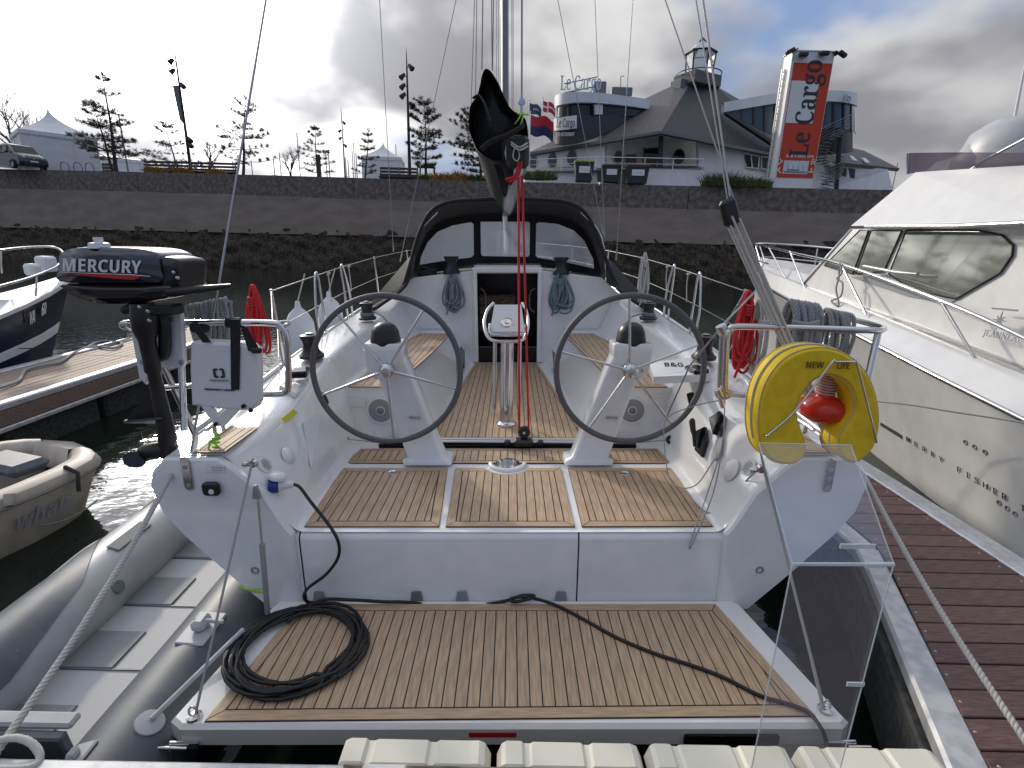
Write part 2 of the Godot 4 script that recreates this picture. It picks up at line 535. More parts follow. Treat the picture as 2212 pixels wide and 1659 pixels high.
# ---------- water, sea wall, promenade ----------
func wall_z(x: float) -> float: return -43.0 + (x + 28.8) * .1542
func wall_top(x: float) -> float:
	var k := [[-70, 7.35], [-42.6, 7.09], [-21.8, 6.81], [-7.1, 6.51], [12.3, 6.24], [24, 6.11], [70, 5.9]]
	for i in k.size() - 1:
		if x <= k[i + 1][0]: return lerpf(k[i][1], k[i + 1][1], clampf((x - k[i][0]) / (k[i + 1][0] - k[i][0]), 0, 1))
	return 5.9
func setting() -> void:
	var st := mb()
	quad(st, Vector3(-300, 0, 60), Vector3(-300, 0, -60), Vector3(300, 0, -60), Vector3(300, 0, 60))
	struct("water", st, M.water)
	# land behind the wall
	st = mb()
	var xs := [-220.0, -70.0, -42.6, -21.8, -7.1, 12.3, 24.0, 70.0, 220.0]
	for i in xs.size() - 1:
		var a: float = xs[i]
		var b: float = xs[i + 1]
		quad(st, Vector3(a, wall_top(a) - .06, wall_z(a) - .3), Vector3(a, wall_top(a) - .06, -420), Vector3(b, wall_top(b) - .06, -420), Vector3(b, wall_top(b) - .06, wall_z(b) - .3))
	struct("promenade", st, M.paving)
	# sea wall: parapet panels on a battered concrete face on rough weedy stone
	var w := thing("sea_wall", "long dark concrete sea wall with weedy stone foot along the harbour", "wall", Vector3(0, 0, wall_z(0)))
	var x := -72.0
	while x < 72.0:
		var x1 := x + 6.0
		st = mb()
		var o := .03 * sin(x * 1.7)
		var p := []
		for q in [[x + .015, 0], [x1 - .015, 0], [x1 - .015, 1], [x + .015, 1]]: p.append(q)
		var front := func(xx: float, yy: float, dz: float) -> Vector3: return Vector3(xx, yy, wall_z(xx) + dz)
		var ta := wall_top(x)
		var tb := wall_top(x1)
		var A: Vector3 = front.call(p[0][0], ta - 1.55, .05 + o)
		var B: Vector3 = front.call(p[1][0], tb - 1.55, .05 + o)
		var C: Vector3 = front.call(p[1][0], tb, o)
		var D: Vector3 = front.call(p[0][0], ta, o)
		slab(st, [A, B, C, D], .6)
		obj("parapet_panel", st, M.wall_top, w)
		x = x1
	var nz := FastNoiseLite.new()
	nz.seed = 5; nz.frequency = .25; nz.fractal_octaves = 3
	st = mb(true)
	var rows := []
	for j in 7:
		var row := []
		for i in 145:
			var xx := -72.0 + i
			var t := j / 6.0
			row.append(Vector3(xx, lerpf(wall_top(xx) - 1.5, 2.45, t) + .06 * nz.get_noise_2d(xx, t * 4), wall_z(xx) + .12 + t * .75 + .05 * nz.get_noise_2d(xx * 2.0, j * 3.0)))
		rows.append(row)
	loft(st, rows)
	obj("battered_face", st, M.wall_mid, w)
	st = mb(true)
	nz.frequency = .9; nz.fractal_octaves = 4
	rows = []
	for j in 15:
		var row := []
		for i in 481:
			var xx := -72.0 + i * .3
			var t := j / 14.0
			var n := nz.get_noise_2d(xx, j * .35)
			row.append(Vector3(xx, lerpf(2.9 + .3 * nz.get_noise_1d(xx * .5), -.3, t) + .2 * nz.get_noise_2d(xx + 50, j * .4), wall_z(xx) + .55 + t * 1.7 + .55 * n * (0.2 if j == 0 else 1.0)))
		rows.append(row)
	loft(st, rows)
	obj("weedy_stone_foot", st, M.wall_low, w)

func ground_at(x: float) -> float: return wall_top(x) - .06
func foot(px: float, z: float) -> Vector3:
	var p := wz(px, 372, z)
	return Vector3(p.x, ground_at(p.x), z)

# ---------- trees and planting ----------
func tuft(st: SurfaceTool, c: Vector3, dir: Vector3, size: float, n: int) -> void:
	for i in n:
		var d := (dir * .7 + Vector3(rng.randf_range(-1, 1), rng.randf_range(-.6, 1), rng.randf_range(-1, 1))).normalized()
		var s := d.cross(Vector3(rng.randf() - .5, rng.randf() - .5, rng.randf() - .5)).normalized() * size * .07
		var b := c + Vector3(rng.randf() - .5, rng.randf() - .5, rng.randf() - .5) * size * .5
		st.add_vertex(b + s); st.add_vertex(b - s); st.add_vertex(b + d * size * rng.randf_range(.6, 1.1))
func pine(label: String, bpx: float, z: float, tpx: float, tpy: float, spread: float, sd: int, style := 0, twin := false) -> Node3D:
	rng.seed = sd
	var f := foot(bpx, z)
	var top := wz(tpx, tpy, z)
	var h := top.y - f.y
	var t := thing("pine_tree", label, "tree", f, "pines along the promenade")
	var trunk := mb(true)
	var crown := mb()
	var lean := top - f
	var stems := [[f, f + lean, h * .022]]
	if twin: stems.append([f + Vector3(-.15, 0, .2), f + lean * .72 + Vector3(-.9, 0, .4), h * .016])
	for s in stems:
		var P := []
		var R := []
		var a: Vector3 = s[0]
		var b: Vector3 = s[1]
		for i in 9:
			var u := i / 8.0
			P.append(a.lerp(b, u) + Vector3(sin(u * 5 + sd), 0, cos(u * 4 + sd)) * h * .012 * (1 - u) * u * 4)
			R.append(maxf(.025, s[2] * (1.0 - u * .9)))
		tube(trunk, P, R, 7)
		var lv := 0.25 if style != 2 else .3
		while lv < .99:
			var prof: float
			if style == 0: prof = (1.0 - lv) * 1.25 + .12 if lv > .38 else .75 + .5 * lv
			elif style == 1: prof = sqrt(maxf(.03, 1.0 - pow((lv - .55) / .48, 2.0)))
			else: prof = (1.0 - lv) * 1.1 + .15
			var nb := rng.randi_range(3, 6) if style != 1 else rng.randi_range(6, 8)
			var a0 := rng.randf() * TAU
			for i in nb:
				var an := a0 + TAU * i / nb + rng.randf_range(-.4, .4)
				var L := spread * prof * rng.randf_range(.6, 1.1)
				var d := Vector3(cos(an), rng.randf_range(-.05, .3) + (.35 if lv > .75 else 0.0), sin(an))
				var base := a.lerp(b, lv)
				var bp := []
				var br := []
				for k in 6:
					var u := k / 5.0
					bp.append(base + d * L * u + Vector3(0, L * (.16 * u * u - .10 * u), 0) + Vector3(rng.randf() - .5, rng.randf() - .5, rng.randf() - .5) * L * .05 * u)
					br.append(maxf(.012, h * .0062 * (1.0 - lv * .6) * (1.0 - u * .85)))
				tube(trunk, bp, br, 4)
				var nt := int(4 + L * (5.0 if style != 1 else 7.0))
				for k in nt:
					var u := pow(rng.randf_range(.12, 1.0), .6)
					var q: Vector3 = bp[int(u * 5)]
					var side := d.cross(Vector3.UP).normalized() * rng.randf_range(-1, 1) * L * .26 * (1.15 - u * .4)
					var c := q + side + Vector3(0, rng.randf_range(.0, .14) * L * .5, 0)
					if absf(side.length()) > .15: tube(trunk, [q, c], [.012, .006], 3)
					tuft(crown, c, (side + d).normalized(), h * .018 + .17, 11)
			lv += rng.randf_range(.10, .17) if style != 1 else rng.randf_range(.08, .12)
		tuft(crown, b, Vector3.UP, h * .05 + .1, 16)
	obj("trunk", trunk, M.bark, t)
	obj("crown", crown, M.needle_brown if style == 0 else M.needle, t)
	return t
func twig(st: SurfaceTool, a: Vector3, d: Vector3, L: float, r: float, depth: int) -> void:
	var b := a + d * L
	var mid := a.lerp(b, .5) + Vector3(rng.randf() - .5, rng.randf() - .5, rng.randf() - .5) * L * .12
	tube(st, [a, mid, b], [r, r * .8, r * .6], 5 if depth > 2 else 3)
	if depth == 0: return
	for i in (3 if depth > 1 else 4):
		var nd := (d + Vector3(rng.randf_range(-1, 1), rng.randf_range(-.3, .7), rng.randf_range(-1, 1)) * .75).normalized()
		twig(st, a.lerp(b, rng.randf_range(.55, 1.0)), nd, L * rng.randf_range(.6, .82), r * .55, depth - 1)
func bare_tree(label: String, bpx: float, z: float, tpx: float, tpy: float, sd: int, depth := 5) -> void:
	rng.seed = sd
	var f := foot(bpx, z)
	var top := wz(tpx, tpy, z)
	var t := thing("bare_tree", label, "tree", f, "leafless trees on the promenade")
	var st := mb(true)
	var h := top.y - f.y
	tube(st, [f, f.lerp(top, .3)], [h * .03, h * .022], 6)
	for i in 3: twig(st, f.lerp(top, .2 + .05 * i), Vector3(rng.randf_range(-.45, .45), 1, rng.randf_range(-.4, .4)).normalized(), h * .27, h * .016, depth)
	obj("trunk", st, M.bark, t)
func grass_clump(label: String, c: Vector3, w: float, h: float, n: int, m: Material, sd: int, called := "ornamental_grass", grp := "ornamental grasses on the wall top") -> void:
	rng.seed = sd
	var t := thing(called, label, "plant", c, grp)
	var st := mb()
	for i in n:
		var an := rng.randf() * TAU
		var rr := sqrt(rng.randf())
		var b := c + Vector3(cos(an) * rr * w * .5, 0, sin(an) * rr * w * .3)
		var d := Vector3(rng.randf_range(-.6, .6), 1, rng.randf_range(-.6, .6)) * h * rng.randf_range(.5, 1.05) * (1.1 - .4 * rr)
		var s := Vector3(rng.randf_range(.01, .03), 0, rng.randf_range(-.02, .02))
		var m1 := b + d * .6
		var m2 := b + d + Vector3(d.x, -.3 * absf(d.x), d.z) * .6
		quad(st, b - s, b + s, m1 + s * .8, m1 - s * .8)
		st.add_vertex(m1 - s * .8); st.add_vertex(m1 + s * .8); st.add_vertex(m2)
	obj("blades", st, m, t)

# ---------- promenade furniture ----------
func lamp_mast(label: String, bpx: float, z: float, tpx: float, tpy: float, heads: Array, banner := false) -> void:
	var f := foot(bpx, z)
	var top := wz(tpx, tpy, z)
	top.x = f.x
	top.z = f.z
	var h := top.y - f.y
	var t := thing("lamp_mast", label, "street lamp", f, "floodlight masts on the promenade")
	var st := mb(true)
	tube(st, [f, f + Vector3(0, h * .5, 0), f + Vector3(0, h * .86, 0), top], [.14, .10, .065, .012], 10)
	obj("pole", st, M.dark_metal, t)
	for hd in heads:
		var c := f + Vector3(hd[1] * .32, h * hd[0], .12)
		var b := Basis(Vector3.BACK, hd[1] * .7) * Basis(Vector3.RIGHT, -.35)
		st = mb(true)
		lathe(st, [Vector2(0, .26), Vector2(.10, .24), Vector2(.15, .05), Vector2(.21, -.22), Vector2(.20, -.24), Vector2(0, -.2)], Transform3D(b, c), 12)
		tube(st, [Vector3(f.x, c.y, f.z), c], .03, 5)
		obj("floodlight", st, M.dark_metal, t)
	if banner:
		st = mb()
		slab(st, [f + Vector3(-.55, h * .70, .02), f + Vector3(-.09, h * .70, .02), f + Vector3(-.09, h * .42, .02), f + Vector3(-.34, h * .45, .02)], .02)
		obj("pennant", st, M.grey_metal, t)
func marquee(label: String, cpx: float, z: float, eave_py: float, peak_py: float, side: float, turn: float) -> void:
	var f := foot(cpx, z)
	var eh := wz(cpx, eave_py, z).y - f.y
	var ph := wz(cpx, peak_py, z).y - f.y
	var t := thing("marquee", label, "tent", f, "white marquees on the promenade")
	var b := Basis(Vector3.UP, turn)
	var hs := side * .5
	var cs := [Vector3(-hs, 0, hs), Vector3(hs, 0, hs), Vector3(hs, 0, -hs), Vector3(-hs, 0, -hs)]
	for i in 4:
		var a: Vector3 = cs[i]
		var c: Vector3 = cs[(i + 1) % 4]
		var st := mb()
		var mid := f + Vector3(0, eh * .5, 0)
		var u := (c - a).normalized()
		for k in 3:   # three cloth widths with a shallow lap at each seam
			var p := a.lerp(c, k / 3.0)
			var q := a.lerp(c, (k + 1) / 3.0)
			var n := u.cross(Vector3.UP) * -.02 * (k % 2)
			cface(st, [f + b * (p + n), f + b * (q + n), f + b * (q + n + Vector3(0, eh, 0)), f + b * (p + n + Vector3(0, eh, 0))], mid)
		obj("side_wall", st, M.tent, t)
		st = mb()
		var nsc := 16
		for k in nsc:
			var p := a.lerp(c, float(k) / nsc) * 1.03
			var q := a.lerp(c, float(k + 1) / nsc) * 1.03
			var m := (p + q) * .5
			var base := Vector3(0, eh + .02, 0)
			cface(st, [f + b * (p + base), f + b * (q + base), f + b * (q + base - Vector3(0, .28, 0)), f + b * (m + base - Vector3(0, .4, 0)), f + b * (p + base - Vector3(0, .28, 0))], mid)
		obj("valance", st, M.tent, t)
		st = mb()
		tube(st, [f + b * a, f + b * (a + Vector3(0, eh, 0))], .05, 6)
		obj("corner_pole", st, M.white_paint, t)
	var roof := mb(true)
	for i in 4:
		var a: Vector3 = cs[i] * 1.03
		var c: Vector3 = cs[(i + 1) % 4] * 1.03
		var rows := []
		for j in 11:
			var u := j / 10.0
			var sc := pow(1.0 - u, 1.75) * .99 + .01
			var yy := eh + (ph - eh) * u
			var row := []
			for k in 5: row.append(f + b * (a.lerp(c, k / 4.0) * sc + Vector3(0, yy, 0)))
			rows.append(row)
		roof.set_smooth_group(i)
		for r in rows.size() - 1:
			for k in 4: quad(roof, rows[r][k], rows[r + 1][k], rows[r + 1][k + 1], rows[r][k + 1])
	obj("roof", roof, M.tent, t)
func bench(label: String, x0: float, x1: float, ty: float, by_: float, z: float) -> void:
	var a := foot(x0, z)
	var b := foot(x1, z)
	var h := wz(x0, ty, z).y - a.y
	var t := thing("timber_bench", label, "bench", a.lerp(b, .5), "long timber benches on the promenade")
	var L := b.x - a.x
	for i in 4:
		var st := mb()
		box(st, Vector3((a.x + b.x) * .5, a.y + h * (.3 + .225 * i), z + .03 - i * .05), Vector3(L, h * .16, .05), Basis(), .01)
		obj("slat", st, M.bench_wood, t)
	var sx := mb()
	box(sx, Vector3((a.x + b.x) * .5, a.y + .42, z + .3), Vector3(L, .06, .45), Basis(), .01)
	obj("seat", sx, M.bench_wood, t)
	for i in 5:
		var st := mb()
		box(st, Vector3(a.x + L * (.03 + .235 * i), a.y + h * .5, z - .06), Vector3(.09, h, .09), Basis(), .01)
		obj("support", st, M.grey_metal, t)
func flag(label: String, bpx: float, z: float, tpx: float, tpy: float, hoist: Array, fly: float, cols: Array, design: int) -> void:
	var f := foot(bpx, z)
	var top := wz(tpx, tpy, z)
	var t := thing("flag_pole", label, "flag", f, "flags flying beside the restaurant")
	var st := mb(true)
	tube(st, [f, Vector3(f.x, top.y, z)], [.06, .035], 8)
	lathe(st, [Vector2(0, .16), Vector2(.07, .08), Vector2(.0, 0)], Transform3D(Basis(), Vector3(f.x, top.y, z)), 8)
	obj("pole", st, M.white_paint, t)
	var y0: float = wz(tpx, hoist[0], z).y
	var y1: float = wz(tpx, hoist[1], z).y
	var W := absf(y1 - y0) * 1.5
	var pt := func(u: float, v: float) -> Vector3: return Vector3(f.x + .05 + W * u * .85, lerpf(y0, y1, v) - fly * u * u * W - .1 * W * sin(u * 7.0), z + .16 * W * sin(u * 7.0))
	var panel := func(nm: String, u0: float, v0: float, u1: float, v1: float, dz: float, m: Material, sk := 0.0) -> void:
		var s := mb(true)
		for i in 10:
			var ua := lerpf(u0, u1, i / 10.0)
			var ub := lerpf(u0, u1, (i + 1) / 10.0)
			var ka := sk * i / 10.0
			var kb := sk * (i + 1) / 10.0
			var d := Vector3(0, 0, dz)
			quad(s, pt.call(ua, v1 + ka) + d, pt.call(ua, v0 + ka) + d, pt.call(ub, v0 + kb) + d, pt.call(ub, v1 + kb) + d)
		obj(nm, s, m, t)
	panel.call("cloth", 0.0, 0.0, 1.0, 1.0, 0.0, cols[0])
	if design == 1 or design == 3:   # upright cross
		panel.call("cross_bar", 0.0, .42, 1.0, .58, .012, cols[1])
		panel.call("cross_bar", .32, 0.0, .44, 1.0, .012, cols[1])
	if design == 3:
		panel.call("stripe", 0.0, .46, 1.0, .54, .024, cols[2])
		panel.call("stripe", .35, 0.0, .41, 1.0, .024, cols[2])
		panel.call("diagonal", 0.0, .02, 1.0, .16, .008, cols[1], .82)
		panel.call("diagonal", 0.0, .84, 1.0, .98, .008, cols[1], -.82)
	if design == 2: panel.call("field", 0.0, .5, 1.0, 1.0, .012, cols[1])
	if design == 4:
		for i in 5: panel.call("mark", .3 + .1 * i, .4, .36 + .1 * i, .6, .012, cols[1])
func van() -> void:
	# dark people carrier, three-quarter front, standing right behind the wall; x = length axis (front at +x), built then turned
	var z := -44.5
	var front := wz(88, 365, z)
	var g := ground_at(front.x) + .02
	var t := thing("parked_van", "dark blue people carrier parked at the wall edge beside the big marquee", "van", Vector3(front.x - 2.3, g, z))
	var fr := Transform3D(Basis(Vector3.UP, -.42), Vector3(front.x - 2.3, g, z - .6))
	var side := [Vector2(-2.5, .35), Vector2(-2.5, 1.2), Vector2(-2.4, 1.85), Vector2(-2.1, 1.95), Vector2(.75, 1.93), Vector2(1.0, 1.86), Vector2(1.75, 1.22), Vector2(2.2, 1.06), Vector2(2.42, .9), Vector2(2.48, .55), Vector2(2.42, .3), Vector2(1.9, .28), Vector2(-2.2, .28)]
	var st := mb(true)
	var secs := []
	for k in [[-.97, .92], [-.93, 1.0], [-.6, 1.0], [0.0, 1.0], [.6, 1.0], [.93, 1.0], [.97, .92]]:
		var s := []
		for p: Vector2 in side:
			var yy := p.y
			var zz: float = k[0]
			if yy > 1.2: zz *= 1.0 - (yy - 1.2) * .2
			var bulge: float = 1.0 - .035 * pow(absf(k[0]), 3.0) if p.x > 0 else 1.0
			s.append(fr * Vector3(p.x * bulge, .28 + (yy - .28) * (k[1] if absf(k[0]) > .95 else 1.0), zz))
		secs.append(s)
	loft(st, secs, true, true)
	obj("body", st, M.van_paint, t)
	st = mb()
	slab(st, [fr * Vector3(1.08, 1.84, -.72), fr * Vector3(1.08, 1.84, .72), fr * Vector3(1.78, 1.25, .8), fr * Vector3(1.78, 1.25, -.8)], .01)
	obj("windscreen", st, M.window_dark, t)
	for w in [[.95, .15], [.05, -1.1], [-1.2, -2.2]]:
		st = mb()
		slab(st, [fr * Vector3(w[0], 1.26, .985), fr * Vector3(w[0] - .1, 1.78, .87), fr * Vector3(w[1], 1.78, .87), fr * Vector3(w[1], 1.26, .985)], .01)
		obj("side_window", st, M.window_dark, t)
	for w in [[1.55, .96], [-1.55, .96], [1.55, -.96]]:
		st = mb(true)
		var wx2 := fr * Transform3D(Basis(Vector3.RIGHT, PI / 2), Vector3(w[0], .34, w[1]))
		lathe(st, [Vector2(.2, -.12), Vector2(.33, -.12), Vector2(.35, -.06), Vector2(.35, .06), Vector2(.33, .12), Vector2(.22, .12)], wx2, 24)
		var wh := obj("wheel", st, M.rubber, t)
		st = mb(true)
		lathe(st, [Vector2(.0, .09), Vector2(.08, .1), Vector2(.21, .06), Vector2(.23, .11)], wx2, 10)
		obj("rim", st, M.galv, wh)
	for sgn: float in [-1.0, 1.0]:
		st = mb()
		slab(st, [fr * Vector3(2.44, .98, sgn * .5), fr * Vector3(2.12, 1.09, sgn * .9), fr * Vector3(2.16, .88, sgn * .955), fr * Vector3(2.47, .84, sgn * .56)], .02)
		obj("headlight", st, M.lamp_clear, t)
		st = mb()
		box(st, fr * Vector3(1.2, 1.28, sgn * 1.1), Vector3(.14, .2, .24), fr.basis, .05)
		obj("wing_mirror", st, M.van_paint, t)
	for i in 3:
		st = mb()
		box(st, fr * Vector3(2.46, .93 - i * .055, 0), Vector3(.03, .015, .96), fr.basis)
		obj("grille_bar", st, M.alu, t)
	st = mb()
	lathe(st, [Vector2(.075, 0), Vector2(.1, .012), Vector2(.1, 0), Vector2(.075, -.01)], fr * Transform3D(Basis(Vector3.BACK, -PI / 2), Vector3(2.49, .88, 0)), 20)
	obj("round_badge", st, M.alu, t)
	st = mb()
	box(st, fr * Vector3(2.5, .58, 0), Vector3(.02, .11, .52), fr.basis)
	obj("number_plate", st, M.white_paint, t)
	st = mb()
	box(st, fr * Vector3(2.485, .4, 0), Vector3(.03, .16, 1.3), fr.basis, .01)
	obj("lower_grille", st, M.black, t)
func wheelie_bin(label: String, x0: float, x1: float, ty: float, by_: float, z: float, lid: Color) -> void:
	var a := wz(x0, by_, z)
	var b := wz(x1, ty, z)
	var w := b.x - a.x
	var h := b.y - a.y
	var c := Vector3((a.x + b.x) * .5, a.y, z)
	var t := thing("wheelie_bin", label, "bin", c, "refuse bins on the wall by the restaurant")
	var st := mb()
	var secs := []
	for k in [[0.0, .82], [.05, .86], [.8, 1.0], [.84, 1.04], [.88, 1.04]]:
		var s := []
		for q in [[-1, 1], [1, 1], [1, -1], [-1, -1]]: s.append(c + Vector3(q[0] * w * .48 * k[1], h * k[0], q[1] * .36 * k[1]))
		secs.append(s)
	st.set_smooth_group(-1)
	for i in secs.size() - 1:
		for j in 4: quad(st, secs[i][j], secs[i + 1][j], secs[i + 1][(j + 1) % 4], secs[i][(j + 1) % 4])
	obj("body", st, M.bin_grey, t)
	st = mb()
	box(st, c + Vector3(0, h * .93, 0), Vector3(w * 1.04, h * .10, .8), Basis(), .04)
	var lm := StandardMaterial3D.new()
	lm.albedo_color = lid
	lm.roughness = .5
	obj("lid", st, lm, t)
	st = mb()
	box(st, c + Vector3(0, h * .6, .355), Vector3(w * .55, h * .4, .012), Basis(Vector3.RIGHT, -.05))
	var lab := obj("printed_notice", st, M.white_paint, t)
	st = mb()
	box(st, c + Vector3(-.02, h * .57, .364), Vector3(w * .4, h * .13, .012), Basis(Vector3.RIGHT, -.05))
	obj("print_patch", st, M.fascia, lab)
	for s: float in [-1.0, 1.0]:
		st = mb(true)
		lathe(st, [Vector2(0, -.03), Vector2(.1, -.03), Vector2(.1, .03), Vector2(0, .03)], Transform3D(Basis(Vector3.BACK, PI / 2), c + Vector3(s * w * .36, .1, -.36)), 14)
		obj("wheel", st, M.rubber, t)

func promenade_things() -> void:
	van()
	marquee("large white peaked marquee with a corner towards the wall beside the van", 130, -50.5, 297, 236, 5.2, .86)
	marquee("small white peaked marquee half hidden behind the twin-trunked pine", 261, -66, 347, 327, 5.0, .8)
	marquee("white peaked marquee standing behind a dark timber bench", 830, -62, 345, 309, 4.2, .12)
	bare_tree("leafless bushy tree behind the parked van", 42, -58, 22, 196, 11)
	bare_tree("thin leafless sapling between pines behind the lamp mast", 450, -56, 440, 285, 12, 4)
	bare_tree("small spindly leafless tree among far boat masts", 627, -55, 622, 308, 15, 4)
	pine("tall twin-trunked open pine in front of the marquees", 252, -47, 221, 160, 3.5, 31, 0, true)
	pine("low flat-topped pine just behind the mast with the pennant", 386, -50, 357, 268, 3.6, 32)
	pine("spreading pine with wide flat lower tiers by the bench end", 522, -47.5, 530, 213, 3.8, 33)
	pine("slim pine with tiered branches and a dark post at its foot", 686, -49, 680, 276, 2.4, 34)
	pine("small ragged pine beside the far lamp mast and marquee", 786, -52, 796, 282, 2.0, 35, 2)
	pine("round-headed young pine tied to a stake frame", 921, -44, 916, 223, 1.75, 36, 1)
	pine("dense dark green pine behind the black sail bag", 1044, -45, 1020, 250, 2.7, 37, 1)
	var st: SurfaceTool
	# stake frame
	var f := foot(921, -44)
	var t := thing("tree_stake_frame", "timber stake frame round the young pine", "tree guard", f)
	for s in [[-.75, .2], [.75, .2], [-.6, -.5], [.6, -.5]]:
		st = mb(true)
		tube(st, [f + Vector3(s[0], 0, s[1]), f + Vector3(s[0] * .9, 1.55, s[1] * .9)], .05, 6)
		obj("stake", st, M.bench_wood, t)
	for zz: float in [.2, -.5]:
		st = mb(true)
		tube(st, [f + Vector3(-.72, 1.5, zz * .92), f + Vector3(.72, 1.5, zz * .92)], .045, 6)
		obj("rail", st, M.bench_wood, t)
	var lm := [[.87, -1], [.80, -1], [.70, 1], [.30, 1], [.26, 1]]
	lamp_mast("tall floodlight mast carrying a narrow grey pennant", 413, -46, 379, 93, lm, true)
	lamp_mast("tall floodlight mast with five lamps beside the round-headed pine", 885, -43.5, 876, 103, [[.865, 1], [.80, -1], [.73, -1], [.665, -1], [.60, 1]])
	lamp_mast("distant shorter floodlight mast with four lamps", 745, -80, 736, 229, [[.84, 1], [.76, -1], [.69, -1], [.62, 1]])
	bench("long slatted timber bench behind golden grasses", 312, 515, 348, 370, -45.5)
	bench("dark slatted timber bench in front of the small far marquee", 820, 903, 362, 382, -42.5)
	bench("short low dark bench behind the twin-trunked pine", 222, 246, 354, 365, -50)
	for i in 3:
		var p := foot([142.0, 170.0, 195.0][i], -46.5)
		st = mb(true)
		var pts := []
		for k in 17:
			var a := PI * k / 16.0
			pts.append(p + Vector3(-.36 * cos(a), .55 + .42 * sin(a), 0))
		pts.push_front(p + Vector3(-.36, 0, 0))
		pts.append(p + Vector3(.36, 0, 0))
		tube(st, pts, .035, 7)
		var r := thing("bicycle_rack", "grey hoop bicycle rack in front of the large marquee", "bike rack", p, "bicycle hoops in front of the marquee")
		obj("hoop", st, M.grey_metal, r)
	var gs := [[340, -44.9, 1.7, 1.0, "gold"], [396, -44.9, 1.6, 1.05, "gold"], [466, -44.3, 1.5, .9, "gold"], [955, -40.2, 2.0, .9, "gold"], [992, -39.8, 2.0, 1.0, "gold"], [918, -40.6, 1.6, .75, "green"], [1028, -39.6, 1.6, .8, "green"]]
	var gl := ["golden tufted grass at the near end of the long bench", "golden tufted grass at the foot of the pennant mast", "golden tufted grass at the far end of the long bench", "low ochre grass on the wall top beside the staked pine", "ochre grass on the wall top below the dense pine", "low green grass at the foot of the five-lamp mast", "low green grass on the wall top behind the sail bag"]
	for i in gs.size():
		var g: Array = gs[i]
		var p := foot(g[0], g[1])
		p.z = maxf(p.z, wall_z(p.x) - 1.0) if i > 2 else p.z
		grass_clump(gl[i], p, g[2], g[3], 420, M.grass_gold if g[4] == "gold" else M.grass_green, 50 + i)
	# masts of boats laid up beyond the promenade
	var ms := [[277, 246], [593, 338], [607, 330], [648, 287], [706, 330], [712, 326], [748, 340], [753, 345], [763, 326], [767, 308], [771, 330], [857, 312], [545, 346], [505, 348], [1935, 352], [1998, 385]]
	for i in ms.size():
		var z := -90.0 - 3.0 * (i % 5)
		if i == 0: z = -58.0
		var p := foot(ms[i][0], z)
		var q := wz(ms[i][0], ms[i][1], z)
		q.x = p.x
		var o := thing("boat_mast", "thin grey boat mast far beyond the promenade", "mast", p, "far boat masts beyond the promenade")
		st = mb(true)
		tube(st, [p, q], [.09, .07], 6)
		tube(st, [q + Vector3(-.5, -(q.y - p.y) * .35, 0), q + Vector3(.5, -(q.y - p.y) * .35, 0)], .035, 4)
		obj("spar", st, M.grey_metal, o)
	var pp := foot(690, -48)
	st = mb()
	var post := thing("timber_post", "short dark square post beside the slim tiered pine", "post", pp)
	box(st, pp + Vector3(0, 1.3, 0), Vector3(.28, 2.6, .28), Basis(), .03)
	obj("shaft", st, M.bench_wood, post)
	# flags
	var cw: Material = M.white_paint
	var fr := mat("flag_red", lin(.5, .03, .05), .8)
	var fb := mat("flag_blue", lin(.035, .04, .12), .8)
	var ft := mat("flag_teal", lin(.05, .09, .15), .8)
	flag("blue grey flag with pale lettering on the outermost pole", 1139, -50, 1138, 219, [222, 244], .35, [ft, cw], 4)
	flag("red flag with a white upright cross", 1167, -51, 1166, 212, [217, 240], .35, [fr, cw], 1)
	flag("red and white striped flag above a blue field", 1142, -46.5, 1141, 244, [247, 290], .25, [fr, fb], 2)
	flag("red white and blue union flag next to the tower", 1178, -53, 1177, 257, [261, 281], .3, [fb, cw, fr], 3)
	restaurant()
	banner_tower()
	wheelie_bin("grey refuse bin with a lime lid", 1239, 1283, 347, 393, -38.2, lin(.30, .42, .05))
	wheelie_bin("grey refuse bin with a brown lid, next to the lime-lidded one", 1298, 1341, 356, 394, -37.8, lin(.16, .05, .035))
	wheelie_bin("grey refuse bin with a brown lid, next to the white terrace wall", 1350, 1402, 356, 397, -37.4, lin(.19, .06, .04))
	grass_clump("dark green wiry shrub against the white restaurant wall", wz(1562, 404, -36.6), 3.0, 1.15, 700, M.grass_green, 71, "shrub", "shrubs along the restaurant wall")
	grass_clump("dark green wiry shrub at the foot of the red banner", wz(1628, 405, -36.2), 2.4, .8, 500, M.grass_green, 72, "shrub", "shrubs along the restaurant wall")
	grass_clump("low green grass below the portholed restaurant wall", wz(1165, 388, -39.2), 2.6, .8, 420, M.grass_green, 73)

